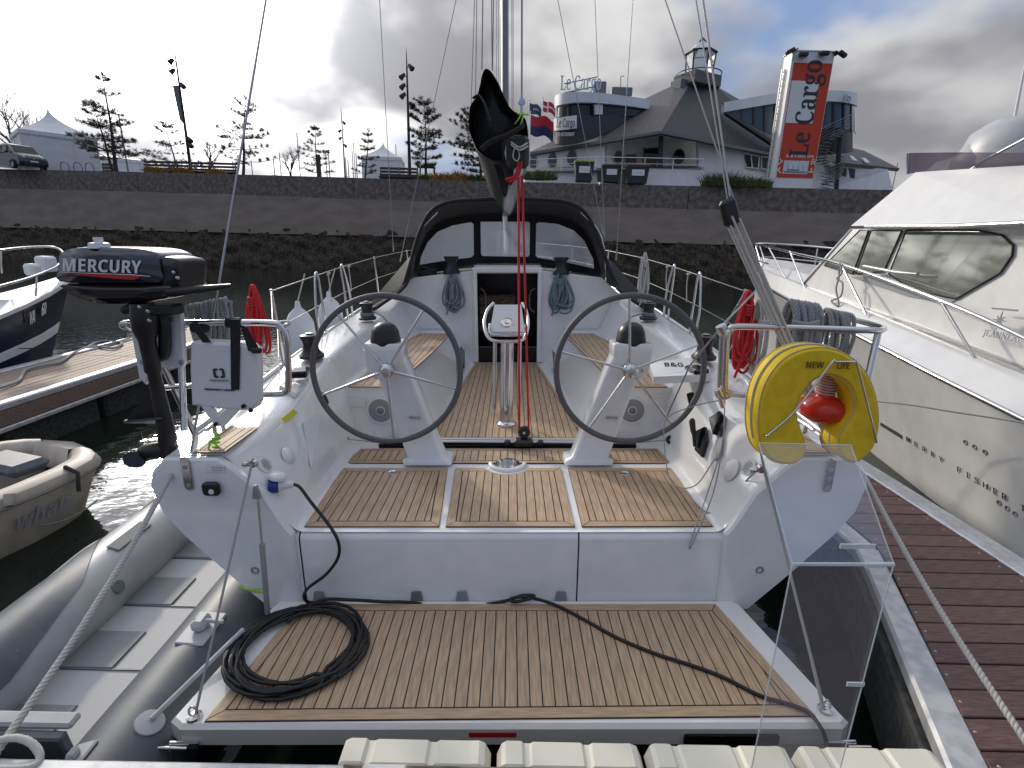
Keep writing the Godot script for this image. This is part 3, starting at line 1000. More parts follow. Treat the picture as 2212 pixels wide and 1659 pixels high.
# ---------- restaurant and its banner ----------
func face(called: String, m: Material, pts: Array, parent: Node, thick := .25) -> MeshInstance3D:
	var P := []
	for q in pts: P.append(wz(q[0], q[1], q[2]))
	var st := mb()
	slab(st, P, thick)
	return obj(called, st, m, parent)
func porthole(parent: Node, px: float, py: float, z: float, rx: float, ry: float, m: Material) -> void:
	var c := wz(px, py, z)
	var k := 40.5 / F
	var st := mb()
	prism(st, ell(0, 0, rx * k, ry * k, 24), .06, Transform3D(Basis(), c))
	var o := obj("porthole", st, m, parent)
	st = mb(true)
	var pts := []
	for i in 28: pts.append(c + Vector3(rx * k * cos(TAU * i / 28), ry * k * sin(TAU * i / 28), .05))
	tube(st, pts, .05, 6, true)
	obj("frame", st, M.grey_metal, o)
func restaurant() -> void:
	var c := wz(1500, 400, -41)
	var t := thing("restaurant_building", "white harbour restaurant with slate pyramid roof, glass lantern and two ship-bridge towers", "building", Vector3(c.x, c.y, -41))
	# roof planes, each course of slates is too fine to tell apart
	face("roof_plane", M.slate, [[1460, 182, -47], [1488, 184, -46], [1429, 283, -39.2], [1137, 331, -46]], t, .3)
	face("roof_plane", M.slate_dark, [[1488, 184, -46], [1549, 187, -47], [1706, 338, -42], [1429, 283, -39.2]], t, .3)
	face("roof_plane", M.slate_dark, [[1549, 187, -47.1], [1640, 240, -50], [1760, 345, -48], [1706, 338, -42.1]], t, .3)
	face("fascia_board", M.grey_metal, [[1137, 330, -45.9], [1429, 282, -39.1], [1429, 288, -39.1], [1137, 336, -45.9]], t, .2)
	face("fascia_board", M.grey_metal, [[1429, 282, -39.1], [1706, 338, -41.9], [1706, 344, -41.9], [1429, 288, -39.1]], t, .2)
	# walls under the eaves
	face("wall", M.render_white, [[1136, 331, -46.2], [1307, 305, -42.4], [1305, 392, -42.4], [1134, 400, -46.2]], t, .4)
	face("wall", M.render_white, [[1508, 300, -41.2], [1704, 342, -42.3], [1704, 420, -42.3], [1512, 420, -41.2]], t, .4)
	face("wall", M.render_white, [[1296, 309, -43.4], [1520, 300, -43.4], [1520, 412, -43.4], [1296, 412, -43.4]], t, .4)
	face("soffit", M.fascia, [[1300, 306, -42.3], [1429, 288, -39.4], [1512, 302, -41.1], [1520, 306, -43.3], [1300, 312, -43.3]], t, .05)
	face("terrace_wall", M.render_white, [[1392, 365, -38.6], [1522, 369, -38.4], [1520, 405, -38.4], [1392, 402, -38.6]], t, .5)
	face("terrace_wall", M.render_white, [[1137, 372, -41.6], [1290, 364, -40.2], [1290, 400, -40.2], [1137, 396, -41.6]], t, .4)
	face("terrace_deck", M.paving, [[1137, 374, -41.6], [1392, 366, -38.6], [1520, 368, -38.4], [1520, 362, -43], [1300, 362, -43], [1137, 366, -45]], t, .1)
	for q in [[1153, 352, -45.6, 8, 14], [1193, 346, -44.7, 9, 14], [1235, 341, -43.7, 9, 14]]: porthole(t, q[0], q[1], q[2], q[3], q[4], M.slate)
	porthole(t, 1335, 341, -43.1, 8, 13, M.window_dark)
	porthole(t, 1466, 338, -43.1, 12, 14, M.window_dark)
	var d := face("door", M.window_dark, [[1391, 321, -42.95], [1426, 318, -42.95], [1417, 362, -42.95], [1391, 362, -42.95]], t, .06)
	face("door_frame", M.grey_metal, [[1389, 318, -42.9], [1392, 318, -42.9], [1392, 362, -42.9], [1389, 362, -42.9]], d, .08)
	face("window", M.window_dark, [[1352, 333, -42.95], [1375, 333, -42.95], [1375, 354, -42.95], [1352, 354, -42.95]], t, .06)
	var st := mb(true)
	tube(st, [wz(1428, 294, -40.3), wz(1426, 366, -40.3)], .17, 12)
	obj("column", st, M.dark_metal, t)
	# slanted windows of the white front
	for w in [[[1604, 331], [1640, 338], [1638, 364], [1612, 362]], [[1645, 338], [1676, 343], [1676, 367], [1645, 365]]]:
		var P := []
		for q in w: P.append([q[0], q[1], -41.75])
		var o := face("window", M.window_dark, P, t, .1)
		var ps := []
		for q in w: ps.append(wz(q[0], q[1], -41.7))
		st = mb(true)
		tube(st, ps, .06, 6, true)
		tube(st, [(ps[0] + ps[1]) * .5, (ps[2] + ps[3]) * .5], .045, 6)
		obj("frame", st, M.white_paint, o)
	for q in [[1715, 1730, 291, 307], [1784, 1800, 297, 312]]:
		var a: float = 1530.0 + (q[0] - 1715) * .55
		face("roof_light", M.fascia if a < 1540 else M.blue_glass, [[a, q[2] - 9, -42.2], [a + 10, q[2] - 7, -42.2], [a + 22, q[3] - 6, -41.6], [a + 12, q[3] - 9, -41.6]], t, .08)
	face("roof_light", M.fascia, [[1226, 309, -43.5], [1252, 303, -43], [1258, 306, -42.9], [1232, 313, -43.4]], t, .08)
	# terrace railing
	var rp := [wz(1137, 345, -41.4), wz(1290, 339, -40.1), wz(1392, 341, -38.5), wz(1521, 344, -38.3)]
	for k in [0.0, .38, .72]:
		st = mb(true)
		var pts := []
		for p: Vector3 in rp: pts.append(p - Vector3(0, k, 0))
		tube(st, pts, .03 if k == 0.0 else .018, 6)
		obj("rail", st, M.white_paint, t)
	for q in [[1160, 345, -41.2], [1213, 343, -40.8], [1288, 339, -40.1], [1345, 341, -39.3], [1394, 342, -38.5], [1455, 343, -38.4], [1520, 344, -38.3]]:
		st = mb(true)
		var p := wz(q[0], q[1], q[2])
		tube(st, [p, p - Vector3(0, 1.1, 0)], .03, 6)
		obj("rail_post", st, M.white_paint, t)
	# glass lantern on its slate box
	var lc := wz(1509, 165, -47)
	var k := 48.6 / F
	st = mb()
	box(st, wz(1506, 177, -47), Vector3(68 * k, 20 * k, 2.4), Basis(Vector3.UP, .5), .05)
	obj("lantern_base", st, M.slate, t)
	st = mb()
	box(st, wz(1470, 188, -46.6), Vector3(26 * k, 20 * k, 1.2), Basis(Vector3.UP, .5), .05)
	obj("roof_vent", st, M.grey_metal, t)
	var hx := []
	var hx2 := []
	for i in 6:
		var a := TAU * i / 6 + .3
		hx.append(lc + Vector3(23 * k * cos(a), 0, 23 * k * sin(a)))
		hx2.append(lc + Vector3(26 * k * cos(a), 35 * k, 26 * k * sin(a)))
	var apex := lc + Vector3(0, 62 * k, 0)
	for i in 6:
		var j := (i + 1) % 6
		st = mb()
		cface(st, [hx[i], hx[j], hx2[j], hx2[i]], lc)
		obj("lantern_pane", st, M.vinyl, t)
		st = mb()
		cface(st, [hx2[i] + (hx2[i] - lc) * .08, hx2[j] + (hx2[j] - lc) * .08, apex], lc)
		obj("lantern_roof_pane", st, M.fascia if i % 2 else M.vinyl, t)
		st = mb(true)
		tube(st, [hx[i], hx2[i], apex], .07, 5)
		tube(st, [hx2[i] + (hx2[i] - lc) * .08, hx2[j] + (hx2[j] - lc) * .08], .07, 5)
		obj("lantern_rib", st, M.dark_metal, t)
	st = mb(true)
	var ring := []
	for i in 32: ring.append(lc + Vector3(40 * k * cos(TAU * i / 32), 3 * k, 40 * k * sin(TAU * i / 32)))
	tube(st, ring, .05, 5, true)
	obj("lantern_ring", st, M.grey_metal, t)
	# ship-bridge tower on the roof, sign side: round-nosed body under a deep fascia
	var ctr := wz(1262, 260, -46)
	bridge(t, [[1199, -44.6], [1204, -43.2], [1222, -42.2], [1250, -41.9], [1300, -42.3], [1360, -43.2], [1404, -44.4]], [207, 204, 200, 198, 201, 208, 215], [231, 228, 224, 221, 223, 229, 236], M.fascia, "fascia", .5)
	bridge(t, [[1203, -44.6], [1207, -43.5], [1224, -42.6], [1250, -42.3], [1300, -42.7], [1360, -43.6], [1396, -44.6]], [229, 227, 223, 221, 223, 229, 235], [256, 254, 251, 249, 251, 250, 247], M.window_dark, "window_band", .2)
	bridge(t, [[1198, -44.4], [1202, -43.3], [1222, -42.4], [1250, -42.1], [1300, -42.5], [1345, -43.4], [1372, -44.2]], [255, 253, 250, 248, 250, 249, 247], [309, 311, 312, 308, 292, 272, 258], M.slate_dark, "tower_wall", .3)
	for q in [[1226, -42.2, 222, 251], [1281, -42.15, 221, 250]]:
		face("window_mullion", M.dark_metal, [[q[0], q[2], q[1]], [q[0] + 3, q[2], q[1]], [q[0] + 3, q[3], q[1]], [q[0], q[3], q[1]]], t, .1)
	face("window", M.fascia, [[1283, 226, -42.3], [1302, 226, -42.45], [1302, 247, -42.45], [1283, 247, -42.3]], t, .05)
	# flat white name board bent round the nose, letters on it
	bridge(t, [[1196, -44.2], [1201, -42.9], [1222, -42.0], [1246, -41.7]], [258, 256, 252, 249], [282, 282, 280, 277], M.white_paint, "name_board", .08)
	sign_words(t, "Le Cargo", 1222, 266, -41.62, 15.5, M.print_dark, true, .37, .16)
	sign_words(t, "BAR-RESTAURANT", 1221, 290, -41.75, 6.5, M.print_white, false, .46, .16)
	# standing letters on the tower roof
	st = mb(true)
	tube(st, [wz(1219, 201, -43.4), wz(1290, 186, -44.6)], .05, 5)
	tube(st, [wz(1219, 181, -43.4), wz(1290, 166, -44.6)], .04, 5)
	obj("letter_rail", st, M.grey_metal, t)
	sign_words(t, "Le Cargo", 1255, 179, -43.4, 25, M.alu, true, .50, .12)
	st = mb()
	box(st, wz(1294, 194, -44.5), Vector3(1.0, 1.0, .8), Basis(), .05)
	box(st, wz(1342, 200, -44.5), Vector3(1.6, .6, .8), Basis(), .05)
	obj("roof_plant", st, M.grey_metal, t)
	st = mb(true)
	tube(st, [wz(1340, 196, -44.5), wz(1341, 165, -44.5), wz(1348, 164, -44.5)], .04, 5)
	obj("aerial", st, M.grey_metal, t)
	# glazed wing running out to the round stair tower
	bridge(t, [[1564, -43.2], [1692, -41.6], [1760, -40.2], [1804, -39.6], [1832, -40.0], [1849, -41.2], [1852, -42.6]], [221, 199, 196, 195, 197, 200, 203], [242, 221, 219, 219, 222, 227, 230], M.fascia, "fascia", .5)
	bridge(t, [[1572, -43.3], [1692, -41.9], [1760, -40.5], [1804, -39.9], [1830, -40.3], [1846, -41.4], [1849, -42.6]], [240, 220, 218, 218, 221, 225, 229], [244, 300, 282, 276, 279, 284, 290], M.blue_glass, "glazing", .1)
	bridge(t, [[1668, -42.0], [1715, -41.5], [1760, -40.6], [1804, -40.1], [1828, -40.5], [1842, -41.5]], [296, 300, 281, 275, 278, 284], [320, 342, 338, 332, 330, 328], M.dark_metal, "tower_underside", .2)
	for q in [[1601, -43, 236, 256], [1627, -42.6, 231, 268], [1650, -42.3, 227, 281], [1672, -42, 223, 292], [1800, -39.75, 217, 277], [1822, -40, 219, 279], [1838, -40.7, 222, 282]]:
		face("mullion", M.dark_metal, [[q[0], q[2], q[1] + .08], [q[0] + 2.5, q[2], q[1] + .08], [q[0] + 2.5, q[3], q[1] + .08], [q[0], q[3], q[1] + .08]], t, .1)
	face("sloping_sill", M.dark_metal, [[1566, 243, -43.0], [1572, 241, -43.0], [1690, 318, -41.4], [1684, 322, -41.4]], t, .3)
	sign_words(t, "Le Cargo", 1830, 211, -39.55, 12, M.print_dark, true, .34, -.5)
	# spiral stair
	var sc := wz(1795, 300, -39.2)
	st = mb(true)
	tube(st, [wz(1816, 276, -39.3), wz(1806, 412, -39.3)], .16, 10)
	obj("stair_column", st, M.dark_metal, t)
	for i in 22:
		var u := i / 21.0
		var a := u * 7.5 + .6
		var y := lerpf(wz(1795, 284, -39.2).y, wz(1795, 400, -39.2).y, u)
		st = mb()
		box(st, Vector3(sc.x + cos(a) * .55, y, -39.2 + sin(a) * .55), Vector3(1.0, .05, .3), Basis(Vector3.UP, -a))
		obj("stair_tread", st, M.grey_metal, t)
	for k2 in 5:
		st = mb(true)
		var pts := []
		for i in 46:
			var u := i / 45.0
			var a := u * 7.5 + .6
			pts.append(Vector3(sc.x + cos(a) * 1.08, lerpf(wz(1795, 284, -39.2).y, wz(1795, 400, -39.2).y, u) + .25 + k2 * .2, -39.2 + sin(a) * 1.08))
		tube(st, pts, .02 if k2 < 4 else .035, 5)
		obj("stair_rail", st, M.grey_metal, t)
	# low white wing with slate roof beyond the stair
	face("roof_plane", M.slate, [[1826, 316, -45], [1866, 325, -46], [1944, 364, -44], [1826, 352, -41.5]], t, .25)
	face("roof_plane", M.slate, [[1760, 300, -46], [1826, 316, -45.1], [1826, 352, -41.6], [1760, 345, -43]], t, .25)
	face("wall", M.render_white, [[1752, 344, -42.4], [1826, 354, -42], [1918, 366, -43.4], [1930, 416, -43.4], [1752, 416, -42]], t, .4)
	for w in [[1788, 1804, 358, 379], [1816, 1830, 362, 382], [1834, 1848, 363, 386]]:
		var ps := [[w[0], w[2], -41.6], [w[1], w[2] + 2, -41.6], [w[1] - 2, w[3], -41.6], [w[0] + 4, w[3] - 2, -41.6]]
		face("window", M.window_dark, ps, t, .1)
	for q in [[1835, 336, 0], [1862, 340, 0]]:
		face("roof_light", M.fascia, [[q[0], q[1], -43.2], [q[0] + 7, q[1] + 1, -43.2], [q[0] + 18, q[1] + 11, -42.4], [q[0] + 10, q[1] + 10, -42.4]], t, .1)
	for k2 in 5:
		st = mb(true)
		tube(st, [wz(1772, 372 + k2 * 8, -38.6), wz(1806, 382 + k2 * 7, -38.3)], .03, 5)
		obj("ramp_rail", st, M.grey_metal, t)
func bridge(parent: Node, plan: Array, tops: Array, bots: Array, m: Material, called: String, thick: float) -> void:
	var a := []
	var b := []
	for i in plan.size():
		a.append(wz(plan[i][0], tops[i], plan[i][1]))
		b.append(wz(plan[i][0], bots[i], plan[i][1]))
	var A := smoothed(a, 5)
	var B := smoothed(b, 5)
	var st := mb(true)
	loft(st, [B, A])
	var A2 := []
	var B2 := []
	for i in A.size():
		A2.append(A[i] + Vector3(0, 0, -thick)); B2.append(B[i] + Vector3(0, 0, -thick))
	loft(st, [A2, B2])
	st.set_smooth_group(4)
	for i in A.size() - 1:
		quad(st, A[i], A2[i], A2[i + 1], A[i + 1])
		quad(st, B2[i], B[i], B[i + 1], B2[i + 1])
	obj(called, st, m, parent)
func sign_words(parent: Node, s: String, px: float, py: float, z: float, hpx: float, m: Material, serif: bool, stretch: float, turn: float) -> void:
	var p := wz(px, py, z)
	var h := hpx * absf(z) * 1.03 / F
	words(parent, s, h, Transform3D(Basis(Vector3.UP, -turn), p), m, true, serif, 0.0, stretch)
func banner_tower() -> void:
	var z := -36.2
	var bl := wz(1668, 408, z)
	var br := wz(1753, 408, z)
	var h := wz(1718, 110, z).y - bl.y
	var w := br.x - bl.x
	var t := thing("banner_tower", "tall white sign tower with a red vertical banner beside the restaurant stair", "sign", Vector3((bl.x + br.x) * .5, bl.y, z))
	var st := mb()
	box(st, Vector3((bl.x + br.x) * .5, bl.y + h * .5, z - .55), Vector3(w, h, 1.1), Basis(), .02)
	obj("tower", st, M.white_paint, t)
	var x0 := bl.x
	var cx := bl.x + w * .5
	st = mb()
	box(st, Vector3(cx + w * .02, bl.y + h * .505, z + .02), Vector3(w * .92, h * .83, .03))
	var bn := obj("banner", st, M.banner_red, t)
	st = mb()
	box(st, Vector3(cx - w * .10, bl.y + h * .645, z + .037), Vector3(w * .66, h * .30, .02))
	obj("white_field", st, M.white_paint, bn)
	var up := Basis(Vector3.BACK, PI / 2)
	words(t, "Le Cargo", w * .46, Transform3D(up, Vector3(cx + w * .02, bl.y + h * .597, z + .055)), M.print_dark, true, true, 0, .76)
	words(t, "BAR À MANGER", h * .02, Transform3D(Basis(), Vector3(cx + w * .06, bl.y + h * .252, z + .05)), M.white_paint, true, false, 0, 1.1)
	st = mb()
	box(st, Vector3(cx, bl.y + h * .168, z + .04), Vector3(w * .62, h * .1, .02))
	obj("ship_picture", st, M.fascia, t)
	st = mb()
	var hull := PackedVector2Array([Vector2(-.3, -.02), Vector2(.3, -.02), Vector2(.26, -.06), Vector2(-.27, -.06)])
	for i in hull.size(): hull[i] *= w
	prism(st, hull, .01, Transform3D(Basis(), Vector3(cx, bl.y + h * .145, z + .052)))
	for i in 4: box(st, Vector3(cx + w * (-.2 + .13 * i), bl.y + h * .163, z + .056), Vector3(w * .012, h * .04, .008))
	box(st, Vector3(cx - w * .05, bl.y + h * .148, z + .056), Vector3(w * .3, h * .012, .008))
	obj("ship_drawing", st, M.print_grey, t)
	for q in [[-.40, .20, .7], [-.41, .135, -.6], [.41, .205, .6], [.41, .205, -.6], [.40, .135, 0.0]]:
		st = mb()
		box(st, Vector3(cx + w * q[0], bl.y + h * q[1], z + .05), Vector3(w * .13, .07, .02), Basis(Vector3.BACK, q[2]))
		box(st, Vector3(cx + w * q[0], bl.y + h * q[1] + .15, z + .054), Vector3(.07, .2, .02), Basis(Vector3.BACK, q[2]))
		obj("cutlery_mark", st, M.white_paint, t)
	for q in [[-.62, .985, .5], [-.3, .965, 0.0], [.2, .978, 0.0], [.62, .975, -.5]]:
		st = mb()
		box(st, Vector3(cx + w * q[0], bl.y + h * q[1], z + .3), Vector3(.55, .24, .3), Basis(Vector3.BACK, q[2]), .05)
		box(st, Vector3(cx + w * q[0] * .8, bl.y + h * q[1] + .1, z + .1), Vector3(.3, .06, .5), Basis(Vector3.BACK, q[2]))
		obj("spotlight", st, M.dark_metal, t)
	st = mb()
	box(st, Vector3(cx, bl.y + h + .03, z - .55), Vector3(w + .12, .07, 1.2), Basis(), .01)
	obj("cap", st, M.white_paint, t)
	st = mb()
	box(st, Vector3(x0 - .06, bl.y + h * .5, z - .7), Vector3(.05, h * .8, .08))
	box(st, Vector3(x0 - .2, bl.y + h * .5, z - .7), Vector3(.05, h * .8, .08))
	for i in 16: box(st, Vector3(x0 - .13, bl.y + h * (.13 + .05 * i), z - .7), Vector3(.16, .04, .04))
	obj("ladder", st, M.galv, t)

# ---------- the yacht ----------
const UPX := Basis(Vector3(1, 0, 0), Vector3(0, 0, -1), Vector3(0, 1, 0))   # polygon (x, -z) raised along y
func flat(pts: Array) -> PackedVector2Array:
	var p := PackedVector2Array()
	for v: Vector3 in pts: p.append(Vector2(v.x, -v.z))
	return p
func teak(parent: Node, poly: PackedVector2Array, y: float, step: float, margin: float, holes := [], along_x := false) -> void:
	if Geometry2D.is_polygon_clockwise(poly): poly.reverse()
	var st := mb()
	for q in holed(poly, holes): prism(st, q, .004, Transform3D(UPX, Vector3(0, y, 0)))
	obj("caulking", st, M.caulk, parent)
	var inner := inset(poly, margin)
	for i in poly.size():
		var k := (i + 1) % poly.size()
		var b := inset(PackedVector2Array([poly[i], poly[k], inner[k], inner[i]]), GAP * .8)
		for q in (holed(b, holes) if holes.size() > 0 else [b]):
			st = mb()
			prism(st, q, .005, Transform3D(UPX, Vector3(0, y + .003, 0)))
			var al := absf(poly[k].x - poly[i].x) > absf(poly[k].y - poly[i].y)
			obj("margin_board", st, M.teak_edge if al else M.teak1, parent)
	var x0 := 1e9
	var x1 := -1e9
	for v in inner:
		x0 = minf(x0, v.x); x1 = maxf(x1, v.x)
	var n := int(ceil((x1 - x0) / step))
	var off := (n * step - (x1 - x0)) * .5
	for i in n:
		var a := x0 - off + i * step + GAP
		var b := x0 - off + (i + 1) * step - GAP
		var ins := inset(inner, GAP * 1.6)
		for q: PackedVector2Array in Geometry2D.intersect_polygons(ins, PackedVector2Array([Vector2(a, -100), Vector2(b, -100), Vector2(b, 100), Vector2(a, 100)])):
			for r in (holed(q, holes) if holes.size() > 0 else [q]):
				st = mb()
				prism(st, r, .005, Transform3D(UPX, Vector3(0, y + .003 + .0006 * rng.randf(), 0)))
				obj("plank", st, M["teak%d" % rng.randi_range(0, 3)], parent)
func fillet(pts: Array, r: float, k := 3) -> Array:   # rounds the corners of a polyline
	var out := [pts[0]]
	for i in range(1, pts.size() - 1):
		var a: Vector3 = pts[i - 1]
		var b: Vector3 = pts[i]
		var c: Vector3 = pts[i + 1]
		var d := minf(r, minf(a.distance_to(b), b.distance_to(c)) * .45)
		var p := b + (a - b).normalized() * d
		var q := b + (c - b).normalized() * d
		for j in k + 1:
			var t := float(j) / k
			out.append(p.lerp(b, t).lerp(b.lerp(q, t), t))
	out.append(pts[pts.size() - 1])
	return out
func tab(k: Array, z: float, col: int) -> float:
	for i in k.size() - 1:
		if z >= k[i + 1][0] or i == k.size() - 2:
			return lerpf(k[i][col], k[i + 1][col], clampf((z - k[i][0]) / (k[i + 1][0] - k[i][0]), 0, 1))
	return 0.0
const SHEER := [[-2.33, 1.80, 1.18], [-3.0, 1.84, 1.205], [-3.77, 1.90, 1.235], [-4.87, 1.97, 1.28], [-6.7, 2.02, 1.37], [-8.5, 1.92, 1.45], [-10.0, 1.62, 1.52], [-11.5, 1.08, 1.58], [-12.8, .46, 1.63], [-13.5, .03, 1.66]]
func bd(z: float) -> float: return tab(SHEER, z, 1)
func yd(z: float) -> float: return tab(SHEER, z, 2)
func xc(z: float) -> float: return -.015 + (z + 2.3) * .009
func mirror_loft(called: String, zs: Array, f: Callable, m: Material, parent: Node, r: float) -> void:
	for s: float in [1.0, -1.0]:
		var st := mb(true)
		var secs := []
		for z: float in zs:
			var P := []
			for q: Vector2 in f.call(z): P.append(Vector3(xc(z) + q.x * s, q.y, z))
			P = fillet(P, r)
			if s < 0.0: P.reverse()
			secs.append(P)
		loft(st, secs)
		obj(called, st, m, parent)
func winch(parent: Node, p: Vector3, s: float, wraps := 0) -> void:
	var st := mb(true)
	lathe(st, [Vector2(0, 0), Vector2(.085, 0), Vector2(.088, .02), Vector2(.07, .035), Vector2(.055, .06), Vector2(.05, .10), Vector2(.058, .13), Vector2(.068, .145), Vector2(.068, .165), Vector2(.05, .172), Vector2(.0, .172)], Transform3D(Basis().scaled(Vector3.ONE * s), p), 22)
	var w := obj("winch", st, M.black, parent)
	st = mb(true)
	lathe(st, [Vector2(.022, .17), Vector2(.03, .182), Vector2(.012, .186), Vector2(0, .178)], Transform3D(Basis().scaled(Vector3.ONE * s), p), 14)
	obj("socket", st, M.steel, w)
	if wraps > 0:
		st = mb(true)
		var pts := []
		for i in wraps * 14: pts.append(p + Vector3(cos(i * TAU / 14), 0, sin(i * TAU / 14)) * .062 * s + Vector3(0, (.045 + i * .0011) * s, 0))
		pts.append(p + Vector3(.18 * (-1 if p.x > 0 else 1), .05, .12))
		pts.append(p + Vector3(.26 * (-1 if p.x > 0 else 1), -.02, .2))
		tube(st, smoothed(pts, 2), .008, 6)
		obj("sheet_wrap", st, M.rope_fleck, w)
func steering(parent: Node, s: float, hub: Vector3, a0: float, topc: Vector3) -> void:
	var rk := Basis(Vector3.RIGHT, -.07)
	var wxf := Transform3D(rk, hub)
	var st := mb(true)
	var pts := []
	for i in 64: pts.append(wxf * Vector3(.452 * cos(TAU * i / 64), .452 * sin(TAU * i / 64), 0))
	tube(st, pts, .0185, 10, true)
	var w := obj("steering_wheel", st, M.rim_grey, parent)
	for i in 5:
		var a := deg_to_rad(a0 - 72.0 * i)
		st = mb(true)
		tube(st, [wxf * Vector3(.03 * cos(a), .03 * sin(a), 0), wxf * Vector3(.442 * cos(a), .442 * sin(a), 0)], [.009, .0075], 8)
		obj("spoke", st, M.steel, w)
	st = mb(true)
	lathe(st, [Vector2(0, .045), Vector2(.022, .044), Vector2(.03, .03), Vector2(.046, .024), Vector2(.05, .0), Vector2(.042, -.03), Vector2(.03, -.05), Vector2(.03, -.12)], wxf * Transform3D(Basis(Vector3.RIGHT, PI / 2), Vector3.ZERO), 24)
	obj("hub", st, M.steel, w)
	# pedestal
	var base := by(927 if s < 0 else 1268, 992, .765)
	var secs := []
	for k in [[0.0, .165, .10], [.035, .16, .095], [.05, .125, .075], [.3, .12, .07], [.62, .115, .07], [.82, .112, .075], [.95, .105, .08], [1.0, .095, .072]]:
		var t: float = k[0]
		var c := base.lerp(topc + Vector3(0, -.02, -.06), t)
		c.z = lerpf(base.z, topc.z - .02, t)
		var sec := []
		for q in rrect(-k[1], -k[2], k[1], k[2], .03): sec.append(c + Vector3(q.x, 0, q.y))
		secs.append(sec)
	st = mb(true)
	loft(st, secs, true, true)
	var pd := obj("pedestal", st, M.gel, parent)
	var tp: Vector3 = topc + Vector3(0, -.02, -.02)
	st = mb(true)
	var hs2 := []
	for k in [[-.2, .085, .07], [-.15, .115, .085], [-.02, .125, .095], [.022, .125, .095], [.03, .118, .088]]:
		var sec := []
		for q in rrect(-k[1], -k[2], k[1], k[2], .028): sec.append(tp + Vector3(q.x, k[0], q.y))
		hs2.append(sec)
	loft(st, hs2, true, true)
	obj("binnacle", st, M.gel, pd)
	st = mb(true)
	lathe(st, [Vector2(0, .125), Vector2(.035, .12), Vector2(.066, .1), Vector2(.085, .065), Vector2(.09, .03), Vector2(.094, .02), Vector2(.098, -.01), Vector2(.09, -.03)], Transform3D(Basis(), tp + Vector3(0, .03, .0)), 26)
	obj("compass", st, M.black, pd)
	for b in [[-.03, -.13], [.06, -.2]]:
		st = mb()
		lathe(st, [Vector2(0, .01), Vector2(.008, .008), Vector2(.009, 0)], Transform3D(Basis(Vector3.RIGHT, PI / 2), tp + Vector3(b[0], b[1] + .06, .094)), 10)
		obj("screw", st, M.galv, pd)
	var lp := base.lerp(tp, .42)
	words(pd, "liberty", .022, Transform3D(Basis(Vector3.RIGHT, -.02), Vector3(lp.x + .035, lp.y, lp.z + .078)), M.print_grey, false, false, .25, .9)
func speaker(parent: Node, c: Vector3) -> void:
	var xf := Transform3D(Basis(Vector3.RIGHT, PI / 2), c)
	var st := mb(true)
	lathe(st, [Vector2(.105, 0), Vector2(.105, .012), Vector2(.098, .016), Vector2(.09, .014)], xf, 32)
	var o := obj("loudspeaker", st, M.white_plastic, parent)
	st = mb(true)
	lathe(st, [Vector2(.091, .012), Vector2(.07, .018), Vector2(.035, .012), Vector2(.0, .012)], xf, 32)
	obj("cone", st, M.print_grey, o)
	st = mb(true)
	lathe(st, [Vector2(.0, .034), Vector2(.018, .03), Vector2(.026, .02), Vector2(.028, .01)], xf, 20)
	obj("tweeter", st, M.grey_metal, o)
	st = mb(true)
	var ring := []
	for i in 24: ring.append(c + Vector3(.031 * cos(TAU * i / 24), .031 * sin(TAU * i / 24), .016))
	tube(st, ring, .004, 6, true)
	obj("trim_ring", st, M.white_plastic, o)
func pads(parent: Node, called: String, c: Vector3, rx: float, ry: float, d: float, m: Material, b := Basis()) -> MeshInstance3D:
	var st := mb()
	prism(st, ell(0, 0, rx, ry, 28), d, Transform3D(b, c), d * .3, true)
	return obj(called, st, m, parent)
func seatpt(px: float, py: float, s: float) -> Vector3:   # where a pixel's ray meets the front of a bench
	var d := ray(px, py, false)
	var k := [[-3.6, .93, .62], [-4.2, .83, .60], [-5.0, .77, .55], [-5.8, .71, .49], [-6.3, .68, .46]]
	var t := 3.0
	while t < 8.0:
		var p := CAM + d * t
		if (p.x - xc(p.z)) * s > lerpf(tab(k, p.z, 2), tab(k, p.z, 1), clampf((p.y - .745) / .42, 0, 1)): return p
		t += .006
	return CAM + d * 6.0
